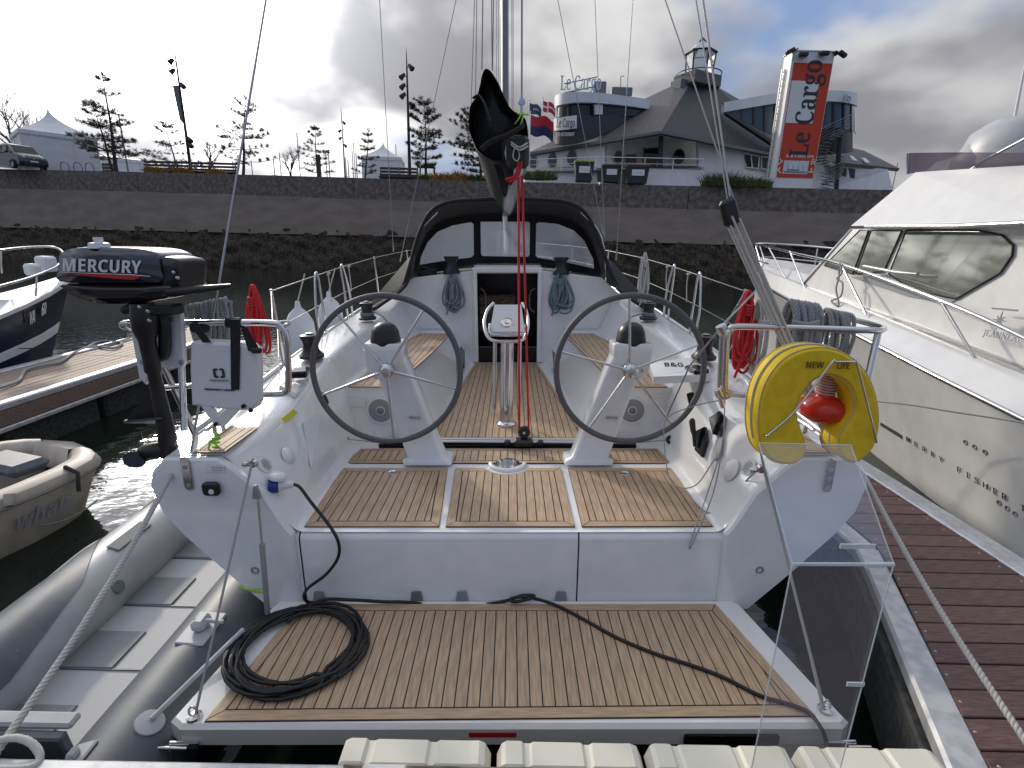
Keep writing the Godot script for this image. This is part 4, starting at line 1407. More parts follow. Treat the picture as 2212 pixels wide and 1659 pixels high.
func yacht() -> void:
	rng.seed = 101
	var Y := thing("sailing_yacht", "white sailing yacht with open stern, teak swim platform and twin steering wheels", "sailboat", Vector3(0, 0, -2.33), "", true)
	var st: SurfaceTool
	# hull shell
	var zs := [-2.33, -2.7, -3.2, -3.8, -4.5, -5.4, -6.4, -7.5, -8.5, -9.4, -10.2, -11.0, -11.8, -12.5, -13.1, -13.5]
	var hull := func(z: float) -> Array:
		var b := bd(z)
		var y := yd(z)
		var k := b / 1.8
		var out := []
		for q in [[.10, .0], [.02, .08], [0, .16], [.03, .30], [.12, .44], [.33, .69], [.51, .89], [.9, 1.13], [1.8, 1.33]]: out.append(Vector2(b - q[0] * k, y - q[1]))
		return out
	mirror_loft("hull_side", zs, hull, M.gel, Y, .03)
	# transom faces either side of the open stern
	for s: float in [1.0, -1.0]:
		var poly := PackedVector2Array()
		for q: Vector2 in hull.call(-2.33).slice(0, 7): poly.append(Vector2(q.x * s, q.y))
		poly.append(Vector2(1.12 * s, .27))
		poly.append(Vector2(1.115 * s, .752)); poly.append(Vector2(1.148 * s, .80)); poly.append(Vector2(1.238 * s, .985)); poly.append(Vector2(1.38 * s, 1.135)); poly.append(Vector2(1.44 * s, 1.178))
		st = mb()
		prism(st, poly, .05, Transform3D(Basis(), Vector3(xc(-2.33), 0, -2.345)), .012)
		obj("transom_face", st, M.gel, Y)
	# aft cockpit moulding, then the seats moulding, then deck and cabin
	var A := [[-2.33, 1.60, 1.50, 1.18, 1.42], [-2.6, 1.62, 1.52, 1.20, 1.36], [-2.9, 1.64, 1.54, 1.245, 1.32], [-3.2, 1.66, 1.58, 1.32, 1.30], [-3.6, 1.68, 1.6, 1.40, 1.30]]
	var aft := func(z: float) -> Array:
		var xt := tab(A, z, 4)
		var yt := tab(A, z, 3)
		return [Vector2(bd(z) - .1, yd(z)), Vector2(tab(A, z, 1), yd(z) + .003), Vector2(tab(A, z, 2), yt), Vector2(xt, yt - .002), Vector2(lerpf(xt, 1.13, .62), lerpf(yt, .75, .45)), Vector2(1.15, .80), Vector2(1.10, .748), Vector2(.0, .745)]
	mirror_loft("cockpit_side", [-2.33, -2.45, -2.6, -2.75, -2.9, -3.05, -3.2, -3.4, -3.6], aft, M.gel, Y, .05)
	var B := [[-3.6, 1.68, 1.60, 1.40, 1.30, 1.25, .93, .62], [-4.2, 1.72, 1.60, 1.43, 1.32, 1.22, .83, .60], [-5.0, 1.76, 1.62, 1.46, 1.32, 1.20, .77, .55], [-5.8, 1.80, 1.63, 1.50, 1.30, 1.15, .71, .49], [-6.3, 1.82, 1.62, 1.55, 1.28, 1.12, .68, .46]]
	var fwd := func(z: float) -> Array:
		var v := []
		for i in 8: v.append(tab(B, z, i))
		return [Vector2(bd(z) - .1, yd(z)), Vector2(v[1], yd(z) + .003), Vector2(v[2], v[3]), Vector2(v[4], v[3] - .005), Vector2(v[5], 1.17), Vector2(v[6] + .03, 1.17), Vector2(v[6], 1.165), Vector2(v[7], .745), Vector2(0, .7447)]
	mirror_loft("seat_moulding", [-3.6, -3.9, -4.2, -4.6, -5.0, -5.4, -5.8, -6.3], fwd, M.gel, Y, .035)
	for s: float in [1.0, -1.0]:
		st = mb()
		var poly := PackedVector2Array([Vector2(.62 * s, .745), Vector2(.925 * s, 1.166), Vector2(1.25 * s, 1.17), Vector2(1.30 * s, 1.39), Vector2(1.26 * s, 1.1), Vector2(1.15 * s, .80), Vector2(1.10 * s, .745)])
		prism(st, poly, .02, Transform3D(Basis(), Vector3(xc(-3.6), 0, -3.61)))
		var bf := obj("bench_end", st, M.gel, Y)
		speaker(bf, bz(823 if s < 0 else 1365, 886, -3.586))
		st = mb()
		prism(st, rrect(-.09, -.05, .09, .05, .02), .012, Transform3D(Basis(), bz(765 if s < 0 else 1428, 865, -3.59)), .003)
		obj("cover_plate", st, M.white_plastic, bf)
	var C := [[-6.3, 1.50, 1.15, 1.80, 1.90], [-7.2, 1.42, 1.1, 1.80, 1.89], [-8.5, 1.25, .95, 1.78, 1.86], [-10.0, .9, .7, 1.70, 1.76], [-11.2, .45, .3, 1.60, 1.64], [-13.5, .02, .01, 1.665, 1.67]]
	var cab := func(z: float) -> Array:
		return [Vector2(bd(z) - .1 * bd(z) / 1.8, yd(z)), Vector2(tab(C, z, 1) * .995, yd(z) + .01), Vector2(tab(C, z, 2), tab(C, z, 3)), Vector2(0, tab(C, z, 4))]
	mirror_loft("deck_and_cabin", [-6.3, -6.8, -7.2, -7.8, -8.5, -9.2, -10.0, -10.6, -11.2, -12.2, -13.0, -13.5], cab, M.gel, Y, .09)
	# cabin bulkhead with the companionway
	for s: float in [1.0, -1.0]:
		st = mb()
		var x := -.055
		prism(st, PackedVector2Array([Vector2(x + .37 * s, .745), Vector2(x + .5 * s, .745), Vector2(x + .70 * s, 1.17), Vector2(x + 1.13 * s, 1.17), Vector2(x + 1.3 * s, 1.54), Vector2(x + 1.48 * s, 1.40), Vector2(x + 1.36 * s, 1.60), Vector2(x + 1.14 * s, 1.80), Vector2(x + .37 * s, 1.885)]), .06, Transform3D(Basis(), Vector3(0, 0, -6.27)), .01)
		var bk := obj("bulkhead", st, M.gel, Y)
		st = mb()
		box(st, Vector3(x + .39 * s, 1.32, -6.19), Vector3(.05, 1.12, .05), Basis(), .012)
		obj("door_jamb", st, M.gel, bk)
		st = mb(true)
		tube(st, smoothed([Vector3(x + .34 * s, 1.66, -6.36), Vector3(x + .28 * s, 1.6, -6.36), Vector3(x + .28 * s, 1.42, -6.36), Vector3(x + .34 * s, 1.36, -6.36)], 4), .012, 6)
		obj("grab_handle", st, M.old_wood, bk)
		st = mb()
		var port := []
		for q in ([[985, 764], [1003, 734], [1003, 792], [987, 817]] if s < 0 else [[1203, 766], [1182, 745], [1181, 800], [1202, 814]]): port.append(seatpt(q[0], q[1], s) + Vector3(-.008 * s, .004, .004))
		slab(st, port, .012)
		obj("cabin_port", st, M.gloss_black, bk)
	st = mb()
	box(st, Vector3(-.055, 1.885, -6.26), Vector3(.86, .07, .12), Basis(), .015)
	obj("hatch_hood", st, M.gel, Y)
	st = mb()
	box(st, Vector3(-.055, .85, -6.24), Vector3(.74, .20, .05), Basis(), .01)
	obj("bridge_sill", st, M.gloss_black, Y)
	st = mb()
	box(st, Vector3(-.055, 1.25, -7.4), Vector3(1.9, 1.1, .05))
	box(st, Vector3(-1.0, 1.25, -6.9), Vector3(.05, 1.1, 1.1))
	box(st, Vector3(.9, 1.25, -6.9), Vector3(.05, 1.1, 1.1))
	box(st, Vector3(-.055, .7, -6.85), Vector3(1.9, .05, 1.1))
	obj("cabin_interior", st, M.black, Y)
	st = mb()
	box(st, Vector3(-.2, 1.28, -6.9), Vector3(.5, .5, .2), Basis(), .02)
	obj("galley_unit", st, M.old_wood, Y)
	st = mb()
	prism(st, rrect(-.42, -.35, .42, .35, .06), .035, Transform3D(Basis(Vector3.RIGHT, -PI / 2), Vector3(-.055, 1.9, -6.75)), .01)
	obj("sliding_hatch", st, M.gel, Y)
	# swim platform
	st = mb()
	var pw := flat([by(388, 1572, .345), by(368, 1555, .345), by(376, 1545, .345), by(585, 1312, .345), by(606, 1297, .345), by(1578, 1296, .345), by(1600, 1306, .345), by(1822, 1544, .345), by(1834, 1556, .345), by(1822, 1570, .345)])
	prism(st, pw, .11, Transform3D(UPX, Vector3(0, .24, 0)), .016)
	var sp := obj("swim_platform", st, M.gel, Y)
	teak(sp, flat([by(441, 1561, .35), by(1762, 1549, .35), by(1546, 1307, .35), by(648, 1307, .35)]), .35, .0525, .05)
	st = mb()
	var pa := bz(1478, 1578, -1.566)
	var pb := bz(1680, 1602, -1.566)
	prism(st, rrect(pa.x, pb.y - .01, pb.x, pa.y - .015, .012), .012, Transform3D(Basis(), Vector3(0, 0, -1.567)), .002)
	obj("boarding_ladder_hatch", st, M.gloss_black, sp)
	st = mb()
	pa = bz(1012, 1582, -1.566)
	pb = bz(1116, 1591, -1.566)
	prism(st, rrect(pa.x, pb.y - .004, pb.x, pa.y, .006), .008, Transform3D(Basis(), Vector3(0, 0, -1.572)), .002)
	obj("red_tape", st, M.red_mat, sp)
	for s in [[420, 1548], [1782, 1533]]:
		var p := by(s[0], s[1], .352)
		st = mb(true)
		lathe(st, [Vector2(.03, 0), Vector2(.028, .008), Vector2(.012, .014), Vector2(0, .014)], Transform3D(Basis(), p), 14)
		tube(st, smoothed([p + Vector3(-.018, .005, 0), p + Vector3(-.016, .035, 0), p + Vector3(0, .05, 0), p + Vector3(.016, .035, 0), p + Vector3(.018, .005, 0)], 3), .005, 6)
		obj("pad_eye", st, M.steel, sp)
	for s in [[400, 1607], [1815, 1605]]:
		var p := bz(s[0], s[1], -1.56)
		st = mb(true)
		box(st, p + Vector3(0, 0, .004), Vector3(.12, .035, .014), Basis(), .004)
		tube(st, [p + Vector3(-.11 if s[0] < 1000 else .02, .0, .018), p + Vector3(.02 if s[0] < 1000 else .11, .0, .018)], .008, 8)
		tube(st, [p + Vector3(-.05, -.01, .016), p + Vector3(-.05, -.06, .02)], .006, 6)
		obj("latch_bolt", st, M.steel, sp)
	# cockpit step: three lift-up lockers with rounded aft edges, seams between them
	var seams := [by(648, 1148, .745).x, by(957, 1148, .745).x, by(1250, 1148, .745).x, by(1548, 1148, .745).x]
	var xe := [-1.19, seams[0] + .0, seams[2] - .0, 1.17]
	for i in 3:
		var secs := []
		for e: float in [xe[i] + .004, xe[i + 1] - .004]:
			var s := [Vector3(e, .745, -2.75)]
			s.append(Vector3(e, .748, -2.42))
			for k in 6:
				var a := PI / 2 * k / 5
				s.append(Vector3(e, .702 + .046 * cos(a), -2.375 + .055 * sin(a)))
			s.append(Vector3(e, .55, -2.318)); s.append(Vector3(e, .28, -2.316))
			secs.append(s)
		st = mb(true)
		loft(st, [secs[1], secs[0]])
		obj("step_face", st, M.gel, Y)
	st = mb()
	box(st, Vector3(0, .5, -2.36), Vector3(2.2, .44, .03))
	obj("step_core", st, M.caulk, Y)
	for c in [690, 900, 998, 1212]:
		st = mb()
		var p := bz(c, 1288, -2.312)
		prism(st, PackedVector2Array([Vector2(-.034, -.03), Vector2(.034, -.03), Vector2(.026, .028), Vector2(.018, .034), Vector2(-.018, .034), Vector2(-.026, .028)]), .006, Transform3D(Basis(), p), .002)
		obj("hinge_recess", st, M.print_grey if c != 900 else M.grey_metal, Y)
	# teak panels of the cockpit sole
	var T := .7475
	st = mb()
	prism(st, flat([by(738, 1012, T), by(968, 1012, T), by(950, 1140, T), by(662, 1140, T)]), .004, Transform3D(UPX, Vector3(0, T - .003, 0)))
	var l1 := obj("locker_lid", st, M.gel, Y)
	teak(l1, flat([by(739, 1013, T), by(967, 1013, T), by(949, 1140, T), by(657, 1140, T)]), T + .001, .052, .05)
	st = mb()
	prism(st, flat([by(985, 1014, T), by(1210, 1014, T), by(1240, 1138, T), by(966, 1138, T)]), .004, Transform3D(UPX, Vector3(0, T - .003, 0)))
	var l2 := obj("locker_lid", st, M.gel, Y)
	var cc := by(1096, 1003, T)
	teak(l2, flat([by(984, 1013, T), by(1211, 1013, T), by(1242, 1140, T), by(963, 1140, T)]), T + .001, .052, .05, [ell(cc.x, -cc.z, .17, .17, 30)])
	st = mb()
	prism(st, flat([by(1228, 1014, T), by(1448, 1014, T), by(1534, 1138, T), by(1260, 1138, T)]), .004, Transform3D(UPX, Vector3(0, T - .003, 0)))
	var l3 := obj("locker_lid", st, M.gel, Y)
	teak(l3, flat([by(1227, 1013, T), by(1449, 1013, T), by(1540, 1139, T), by(1257, 1140, T)]), T + .001, .052, .05)
	st = mb()
	prism(st, flat([by(778, 972, T), by(1420, 972, T), by(1448, 1000, T), by(742, 1000, T)]), .004, Transform3D(UPX, Vector3(0, T - .003, 0)))
	var l4 := obj("helm_floor", st, M.gel, Y)
	teak(l4, flat([by(780, 971, T), by(1420, 971, T), by(1452, 1002, T), by(740, 1002, T)]), T + .001, .052, .03, [ell(cc.x, -cc.z, .075, .075, 24)])
	st = mb(true)
	var ringp := []
	for i in 13:
		var a := PI * i / 12.0
		ringp.append(Vector3(cc.x + .115 * cos(a), T + .004, cc.z + .115 * sin(a)))
	tube(st, ringp, .018, 6)
	obj("deck_gutter", st, M.gel, l4)
	st = mb(true)
	lathe(st, [Vector2(.085, .0), Vector2(.083, .006), Vector2(.05, .009), Vector2(0, .01)], Transform3D(Basis(), cc + Vector3(0, .004, 0)), 28)
	obj("emergency_tiller_cap", st, M.steel, l4)
	for q in [[848, 1021], [1349, 1023]]:
		var p := by(q[0], q[1], T + .008)
		st = mb(true)
		lathe(st, [Vector2(.03, 0), Vector2(.028, .005), Vector2(.016, .003), Vector2(0, .003)], Transform3D(Basis(), p), 18)
		tube(st, [p + Vector3(-.014, .008, 0), p + Vector3(.014, .008, 0)], .005, 6)
		obj("lift_ring", st, M.steel, l1 if q[0] < 1000 else l3)
	st = mb()
	var sole := flat([by(927, 951, T), by(1272, 951, T), by(1255, 926, T), by(1160, 785, T), by(1026, 785, T), by(940, 920, T)])
	prism(st, sole, .004, Transform3D(UPX, Vector3(0, T - .003, 0)))
	var l5 := obj("cockpit_sole", st, M.gel, Y)
	teak(l5, sole, T + .001, .052, .035)
	for s in [-1, 1]:
		st = mb()
		var poly: PackedVector2Array
		var S := 1.1725
		if s < 0: poly = flat([by(752, 838, S), by(826, 838, S), by(888, 806, S), by(938, 760, S), by(974, 722, S), by(905, 722, S), by(868, 742, S)])
		else: poly = flat([by(1442, 838, S), by(1368, 838, S), by(1300, 803, S), by(1255, 760, S), by(1215, 722, S), by(1282, 722, S), by(1322, 742, S)])
		prism(st, poly, .004, Transform3D(UPX, Vector3(0, S - .002, 0)))
		var be := obj("bench_seat", st, M.gel, Y)
		teak(be, poly, S + .003, .06, .035)
		if s < 0: poly = flat([by(417, 984, 1.19), by(486, 984, 1.19), by(560, 925, 1.2), by(640, 855, 1.21), by(608, 850, 1.21), by(520, 905, 1.2)])
		else: poly = flat([by(1790, 984, 1.19), by(1722, 984, 1.19), by(1650, 925, 1.2), by(1572, 855, 1.21), by(1604, 850, 1.21), by(1690, 905, 1.2)])
		st = mb()
		prism(st, poly, .004, Transform3D(UPX, Vector3(0, 1.197, 0)))
		var hs := obj("helm_seat", st, M.gel, Y)
		teak(hs, poly, 1.2, .05, .022)
	steering(Y, -1.0, bz(835, 800, -3.0), 129.0, bz(832, 742, -3.16))
	steering(Y, 1.0, bz(1361, 800, -3.0), 93.0, bz(1364, 742, -3.16))
	# mainsheet traveller
	st = mb()
	var ta := by(822, 962, .752)
	var tb := by(1372, 964, .752)
	box(st, (ta + tb) * .5 + Vector3(0, .012, 0), Vector3(tb.x - ta.x, .03, .075))
	var tr := obj("mainsheet_traveller", st, M.gloss_black, Y)
	for dz: float in [-.022, .022]:
		st = mb(true)
		tube(st, [ta + Vector3(.03, .04, dz), tb + Vector3(-.03, .04, dz)], .013, 8)
		obj("track", st, M.alu, tr)
	st = mb()
	var car := by(1131, 955, .80)
	box(st, car, Vector3(.14, .05, .09), Basis(), .015)
	box(st, car + Vector3(-.12, 0, 0), Vector3(.05, .03, .05), Basis(), .01)
	box(st, car + Vector3(.12, 0, 0), Vector3(.05, .03, .05), Basis(), .01)
	obj("traveller_car", st, M.black, tr)
	st = mb(true)
	var blk := bz(1132, 933, -3.45)
	lathe(st, [Vector2(0, -.02), Vector2(.04, -.018), Vector2(.046, -.008), Vector2(.046, .008), Vector2(.04, .018), Vector2(0, .02)], Transform3D(Basis(Vector3.RIGHT, PI / 2), blk), 22)
	box(st, blk + Vector3(0, -.045, 0), Vector3(.05, .07, .03), Basis(), .01)
	obj("sheet_block", st, M.black, tr)
	st = mb(true)
	lathe(st, [Vector2(0, .026), Vector2(.01, .024), Vector2(.012, .018)], Transform3D(Basis(Vector3.RIGHT, PI / 2), blk), 12)
	obj("sheave_pin", st, M.steel, tr)
	# instrument pod on a steel post with grab rail
	st = mb(true)
	var foot_ := by(1094, 918, .752)
	var ptop := bz(1096, 735, foot_.z - .02)
	lathe(st, [Vector2(.085, 0), Vector2(.083, .02), Vector2(.06, .028), Vector2(.052, .04)], Transform3D(Basis(), foot_), 24)
	tube(st, [foot_ + Vector3(0, .03, 0), ptop], .052, 20)
	var pod := obj("table_post", st, M.steel, Y)
	for dx: float in [-.10, .10]:
		st = mb(true)
		tube(st, [foot_ + Vector3(dx, .12, -.06), ptop + Vector3(dx, 0, -.05)], .016, 8)
		obj("side_tube", st, M.steel, pod)
	st = mb()
	slab(st, [bz(1068, 658, -4.2), bz(1126, 658, -4.2), bz(1134, 716, -3.9), bz(1058, 716, -3.9)], .05)
	obj("instrument_pod", st, M.gel_nonskid, pod)
	st = mb(true)
	lathe(st, [Vector2(.05, .0), Vector2(.045, .008), Vector2(.02, .01), Vector2(0, .004)], Transform3D(Basis(Vector3.RIGHT, .75).scaled(Vector3(1, 1, .7)), bz(1096, 697, -3.95)), 20)
	obj("deck_ring", st, M.steel, pod)
	st = mb(true)
	tube(st, smoothed([bz(1066, 655, -4.25), bz(1052, 672, -4.15), bz(1046, 700, -3.95), bz(1054, 728, -3.82), bz(1075, 737, -3.78), bz(1118, 737, -3.78), bz(1134, 728, -3.82), bz(1141, 700, -3.95), bz(1137, 672, -4.15), bz(1128, 655, -4.25)], 5), .0135, 10)
	tube(st, smoothed([bz(1058, 700, -3.95), bz(1062, 722, -3.86), bz(1130, 722, -3.86), bz(1136, 700, -3.95)], 4), .011, 8)
	obj("grab_rail", st, M.steel, pod)
	for q in [[794, 690, -1, 2], [674, 772, -1, 0], [1520, 775, 1, 0], [1400, 690, 1, 2]]:
		var p := by(q[0], q[1], 1.41 if q[1] > 720 else 1.475)
		winch(Y, p, .98, q[3])
	for q in [[648, 805, 665], [1505, 800, 1]]:
		var p := by(q[0], q[1], 1.38)
		st = mb()
		box(st, p, Vector3(.11, .045, .14), Basis(Vector3.UP, .2), .01)
		obj("rope_clutch", st, M.gloss_black, Y)
	# instrument shelf, panels and fittings on the sides
	st = mb()
	slab(st, [bz(1402, 782, -3.5), bz(1522, 770, -3.62), bz(1536, 808, -3.2), bz(1412, 814, -3.2)], .05)
	var isf := obj("instrument_lid", st, M.gel, Y)
	words(isf, "B&G", .035, Transform3D(Basis(Vector3.RIGHT, -.95), bz(1452, 795, -3.36) + Vector3(0, .03, .03)), M.print_dark, true, false, 0, 1.35)
	words(isf, "B&G", .02, Transform3D(Basis(Vector3.RIGHT, -.95), bz(1508, 803, -3.3) + Vector3(0, .03, .03)), M.print_dark, true, false, 0, 1.3)
	st = mb()
	slab(st, [bz(604, 832, -3.1), bz(664, 792, -3.5), bz(690, 812, -3.4), bz(640, 850, -3.0)], .03)
	obj("instrument_lid", st, M.gel, Y)
	var wn := facing(Vector3(-.06, 0, -1), Vector3(.42, 1, 0))   # aft side wall, port side (x along -z)
	yacht_sides(Y)
	dodger(Y)
	rig(Y)
	rails(Y)

func wallpt(px: float, py: float, s: float) -> Vector3:   # a point on the sloping inner side of the aft cockpit, by marching along the pixel's ray
	var d := ray(px, py, false)
	var A := [[-2.33, 1.42, 1.18], [-2.6, 1.36, 1.20], [-2.9, 1.32, 1.245], [-3.2, 1.30, 1.32], [-3.6, 1.30, 1.40]]
	var t := 1.0
	while t < 5.0:
		var p := CAM + d * t
		var xt := tab(A, p.z, 1)
		var yt := tab(A, p.z, 2)
		var x: float
		var ym := lerpf(yt, .75, .45)
		var xm := lerpf(xt, 1.13, .62)
		if p.y > ym: x = lerpf(xm, xt, clampf((p.y - ym) / (yt - ym), 0, 1))
		else: x = lerpf(1.15, xm, clampf((p.y - .8) / (ym - .8), 0, 1))
		if (p.x - xc(p.z)) * s > x and p.z < -2.33: return p
		t += .004
	return CAM + d * 2.6
func yacht_sides(Y: Node) -> void:
	var st: SurfaceTool
	var patch := func(called: String, pts: Array, s: float, th: float, m: Material, parent: Node) -> MeshInstance3D:
		var P := []
		for q in pts: P.append(wallpt(q[0], q[1], s) + Vector3(-s * .008, .004, .004))
		var s2 := mb()
		slab(s2, P, -th)
		var mi := obj(called, s2, m, parent)
		return mi
	patch.call("warning_sticker", [[605, 905], [631, 885], [641, 892], [615, 913]], -1.0, .002, M.sticker_yellow, Y)
	patch.call("moulded_recess", [[652, 915], [690, 893], [722, 960], [668, 1010]], -1.0, .006, M.gel, Y)
	patch.call("engine_control", [[1509, 935], [1530, 925], [1533, 955], [1522, 990], [1508, 975]], 1.0, .02, M.gloss_black, Y)
	st = mb(true)
	var h0 := wallpt(1512, 965, 1.0) + Vector3(-.04, .01, .02)
	var h1 := wallpt(1515, 905, 1.0) + Vector3(-.08, .02, .05)
	tube(st, [h0, h0.lerp(h1, .4), h0.lerp(h1, .55), h1.lerp(h0, .1), h1], [.011, .010, .017, .02, .012], 10)
	obj("throttle_lever", st, M.black, Y)
	var ip: MeshInstance3D = patch.call("instrument_panel", [[1537, 905], [1560, 890], [1572, 905], [1562, 945], [1545, 940]], 1.0, .014, M.gloss_black, Y)
	patch.call("switch_panel", [[1552, 955], [1566, 945], [1562, 985], [1550, 998]], 1.0, .01, M.print_grey, Y)
	# moulded bulge and vent covers
	for s: float in [1.0, -1.0]:
		var c := wallpt(1578 if s > 0 else 622, 1015 if s > 0 else 985, s)
		st = mb(true)
		var b := facing(Vector3(0, .2, -1), Vector3(.5 * s, 1, 0))
		var k := 1.0 if s > 0 else .8
		lathe(st, [Vector2(0, .038 * k), Vector2(.03 * k, .036 * k), Vector2(.055 * k, .02 * k), Vector2(.066 * k, 0)], Transform3D(facing(Vector3(0, 0, -1), Vector3(-.9 * s, .4, .2)).scaled(Vector3(1, 1, 1)), c), 24)
		obj("moulded_bulge", st, M.gel, Y)
		var v := wallpt(1618 if s > 0 else 572, 1010 if s > 0 else 1005, s)
		var bb := facing(Vector3(0, .1, -1), Vector3(-.85 * s, .45, .3))
		st = mb(true)
		lathe(st, [Vector2(.05, 0), Vector2(.048, .008), Vector2(.04, .01), Vector2(0, .007)], Transform3D(bb, v), 24)
		var ve := obj("vent_cover", st, M.white_plastic, Y)
		for i in 6:
			st = mb()
			box(st, Transform3D(bb, v) * Vector3(0, .011, -.028 + i * .0112), Vector3(.06 - absf(i - 2.5) * .009, .003, .004), bb)
			obj("slot", st, M.print_grey, ve)
	# stanchion blocks for the traveller control lines
	for q in [[743, 948], [1448, 950]]:
		var p := by(q[0], q[1], .84)
		st = mb(true)
		lathe(st, [Vector2(0, .02), Vector2(.03, .018), Vector2(.034, 0), Vector2(.03, -.018), Vector2(0, -.02)], Transform3D(Basis(Vector3.RIGHT, 1.2), p), 16)
		var bl := obj("turning_block", st, M.black, Y)
		st = mb(true)
		lathe(st, [Vector2(0, .03), Vector2(.014, .026), Vector2(.015, .018)], Transform3D(Basis(Vector3.RIGHT, 1.2), p), 12)
		obj("pin", st, M.steel, bl)
		st = mb(true)
		var sg := -1.0 if q[0] < 1000 else 1.0
		tube(st, [p, by(830 if sg < 0 else 1365, 957, .80)], .004, 5)
		tube(st, [p, wallpt(700 if sg < 0 else 1492, 862, sg)], .004, 5)
		obj("control_line", st, M.rope_grey, bl)
	for q in [[698, 862], [1494, 862]]:
		st = mb()
		box(st, wallpt(q[0], q[1], -1.0 if q[0] < 1000 else 1.0), Vector3(.05, .09, .04), Basis(Vector3.BACK, .3), .01)
		obj("cam_cleat", st, M.gloss_black, Y)
	# chainplates on the transom, navigation fitting, drain holes, gas strut and small labels
	for q in [[404, 1020], [1791, 1025]]:
		var p := bz(q[0], q[1], -2.29)
		st = mb()
		prism(st, rrect(-.022, -.095, .022, .085, .02), .008, Transform3D(Basis(), p), .002)
		var cp := obj("chainplate", st, M.steel, Y)
		for i in 3:
			st = mb()
			lathe(st, [Vector2(0, .004), Vector2(.011, .003), Vector2(.012, 0)], Transform3D(Basis(Vector3.RIGHT, PI / 2), p + Vector3(0, -.07 + i * .05, .009)), 12)
			obj("bolt", st, M.galv, cp)
	var np := bz(460, 1053, -2.29)
	st = mb()
	prism(st, rrect(-.042, -.036, .042, .036, .02), .03, Transform3D(Basis(), np), .008)
	var nf := obj("hull_socket", st, M.black, Y)
	st = mb()
	lathe(st, [Vector2(0, .004), Vector2(.013, .003), Vector2(.014, 0)], Transform3D(Basis(Vector3.RIGHT, PI / 2), np + Vector3(.008, -.008, .031)), 12)
	obj("cap", st, M.white_plastic, nf)
	for q in [[551, 1232], [1641, 1231]]:
		st = mb(true)
		var p := bz(q[0], q[1], -2.294)
		lathe(st, [Vector2(.022, .0), Vector2(.02, .006), Vector2(.013, .004), Vector2(.012, -.004), Vector2(0, -.004)], Transform3D(Basis(Vector3.RIGHT, PI / 2), p), 18)
		obj("drain", st, M.print_grey, Y)
	st = mb(true)
	var g0 := bz(556, 1062, -2.27)
	var g1 := bz(566, 1175, -2.22)
	var g2 := bz(578, 1325, -2.15)
	tube(st, [g0, g1], .006, 8)
	var gs := obj("gas_strut", st, M.steel, Y)
	st = mb(true)
	tube(st, [g1, g2], .0135, 12)
	obj("cylinder", st, M.galv, gs)
	st = mb()
	prism(st, PackedVector2Array([Vector2(-.02, -.03), Vector2(.02, -.03), Vector2(.006, .04), Vector2(-.006, .04)]), .02, Transform3D(Basis(), g0))
	obj("bracket", st, M.galv, gs)
	st = mb(true)
	var le := bz(548, 1000, -2.27)
	var ri := bz(1642, 1012, -2.27)
	for p: Vector3 in [le, ri]:
		st = mb(true)
		lathe(st, [Vector2(0, .02), Vector2(.018, .018), Vector2(.024, 0)], Transform3D(Basis(Vector3.RIGHT, PI / 2), p), 14)
		tube(st, [p + Vector3(-.05, -.01, 0), p + Vector3(-.02, .0, .01)], .014, 6)
		obj("platform_anchor", st, M.steel, Y)
	st = mb(true)
	tube(st, [le + Vector3(0, 0, .02), by(422, 1543, .40)], .006, 6)
	obj("platform_line", st, M.rope_grey, Y)
	st = mb(true)
	tube(st, [bz(1641, 965, -2.28), ri + Vector3(.01, 0, .02), by(1780, 1530, .40)], .006, 6)
	tube(st, [ri + Vector3(.02, 0, .02), by(1777, 1530, .40)], .005, 6)
	obj("platform_line", st, M.rope_grey, Y)
	# thin loose lines hanging from the starboard rail
	st = mb(true)
	tube(st, smoothed([bz(1640, 1012, -2.3), bz(1600, 1050, -2.45), bz(1560, 1095, -2.5), bz(1530, 1108, -2.5), bz(1500, 1085, -2.6)], 6), .004, 5)
	tube(st, smoothed([bz(1566, 860, -2.62), bz(1560, 960, -2.5), bz(1530, 1060, -2.45), bz(1492, 1170, -2.3), bz(1497, 1172, -2.3), bz(1545, 1050, -2.45), bz(1568, 900, -2.6)], 6), .0035, 5)
	tube(st, smoothed([bz(1566, 862, -2.62), bz(1490, 880, -2.8), bz(1440, 905, -2.9), bz(1435, 960, -2.8), bz(1450, 1040, -2.6), bz(1500, 1050, -2.5), bz(1545, 990, -2.5)], 6), .0035, 5)
	obj("loose_lines", st, M.rope_grey, Y)
	st = mb()
	var nt := bz(464, 1012, -2.29)
	box(st, nt, Vector3(.09, .035, .002))
	var wl := obj("warning_label", st, M.white_paint, Y)
	for i in 3:
		st = mb()
		box(st, nt + Vector3(.012, .009 - i * .009, .0015), Vector3(.055, .002, .002))
		obj("print_line", st, M.print_grey, wl)

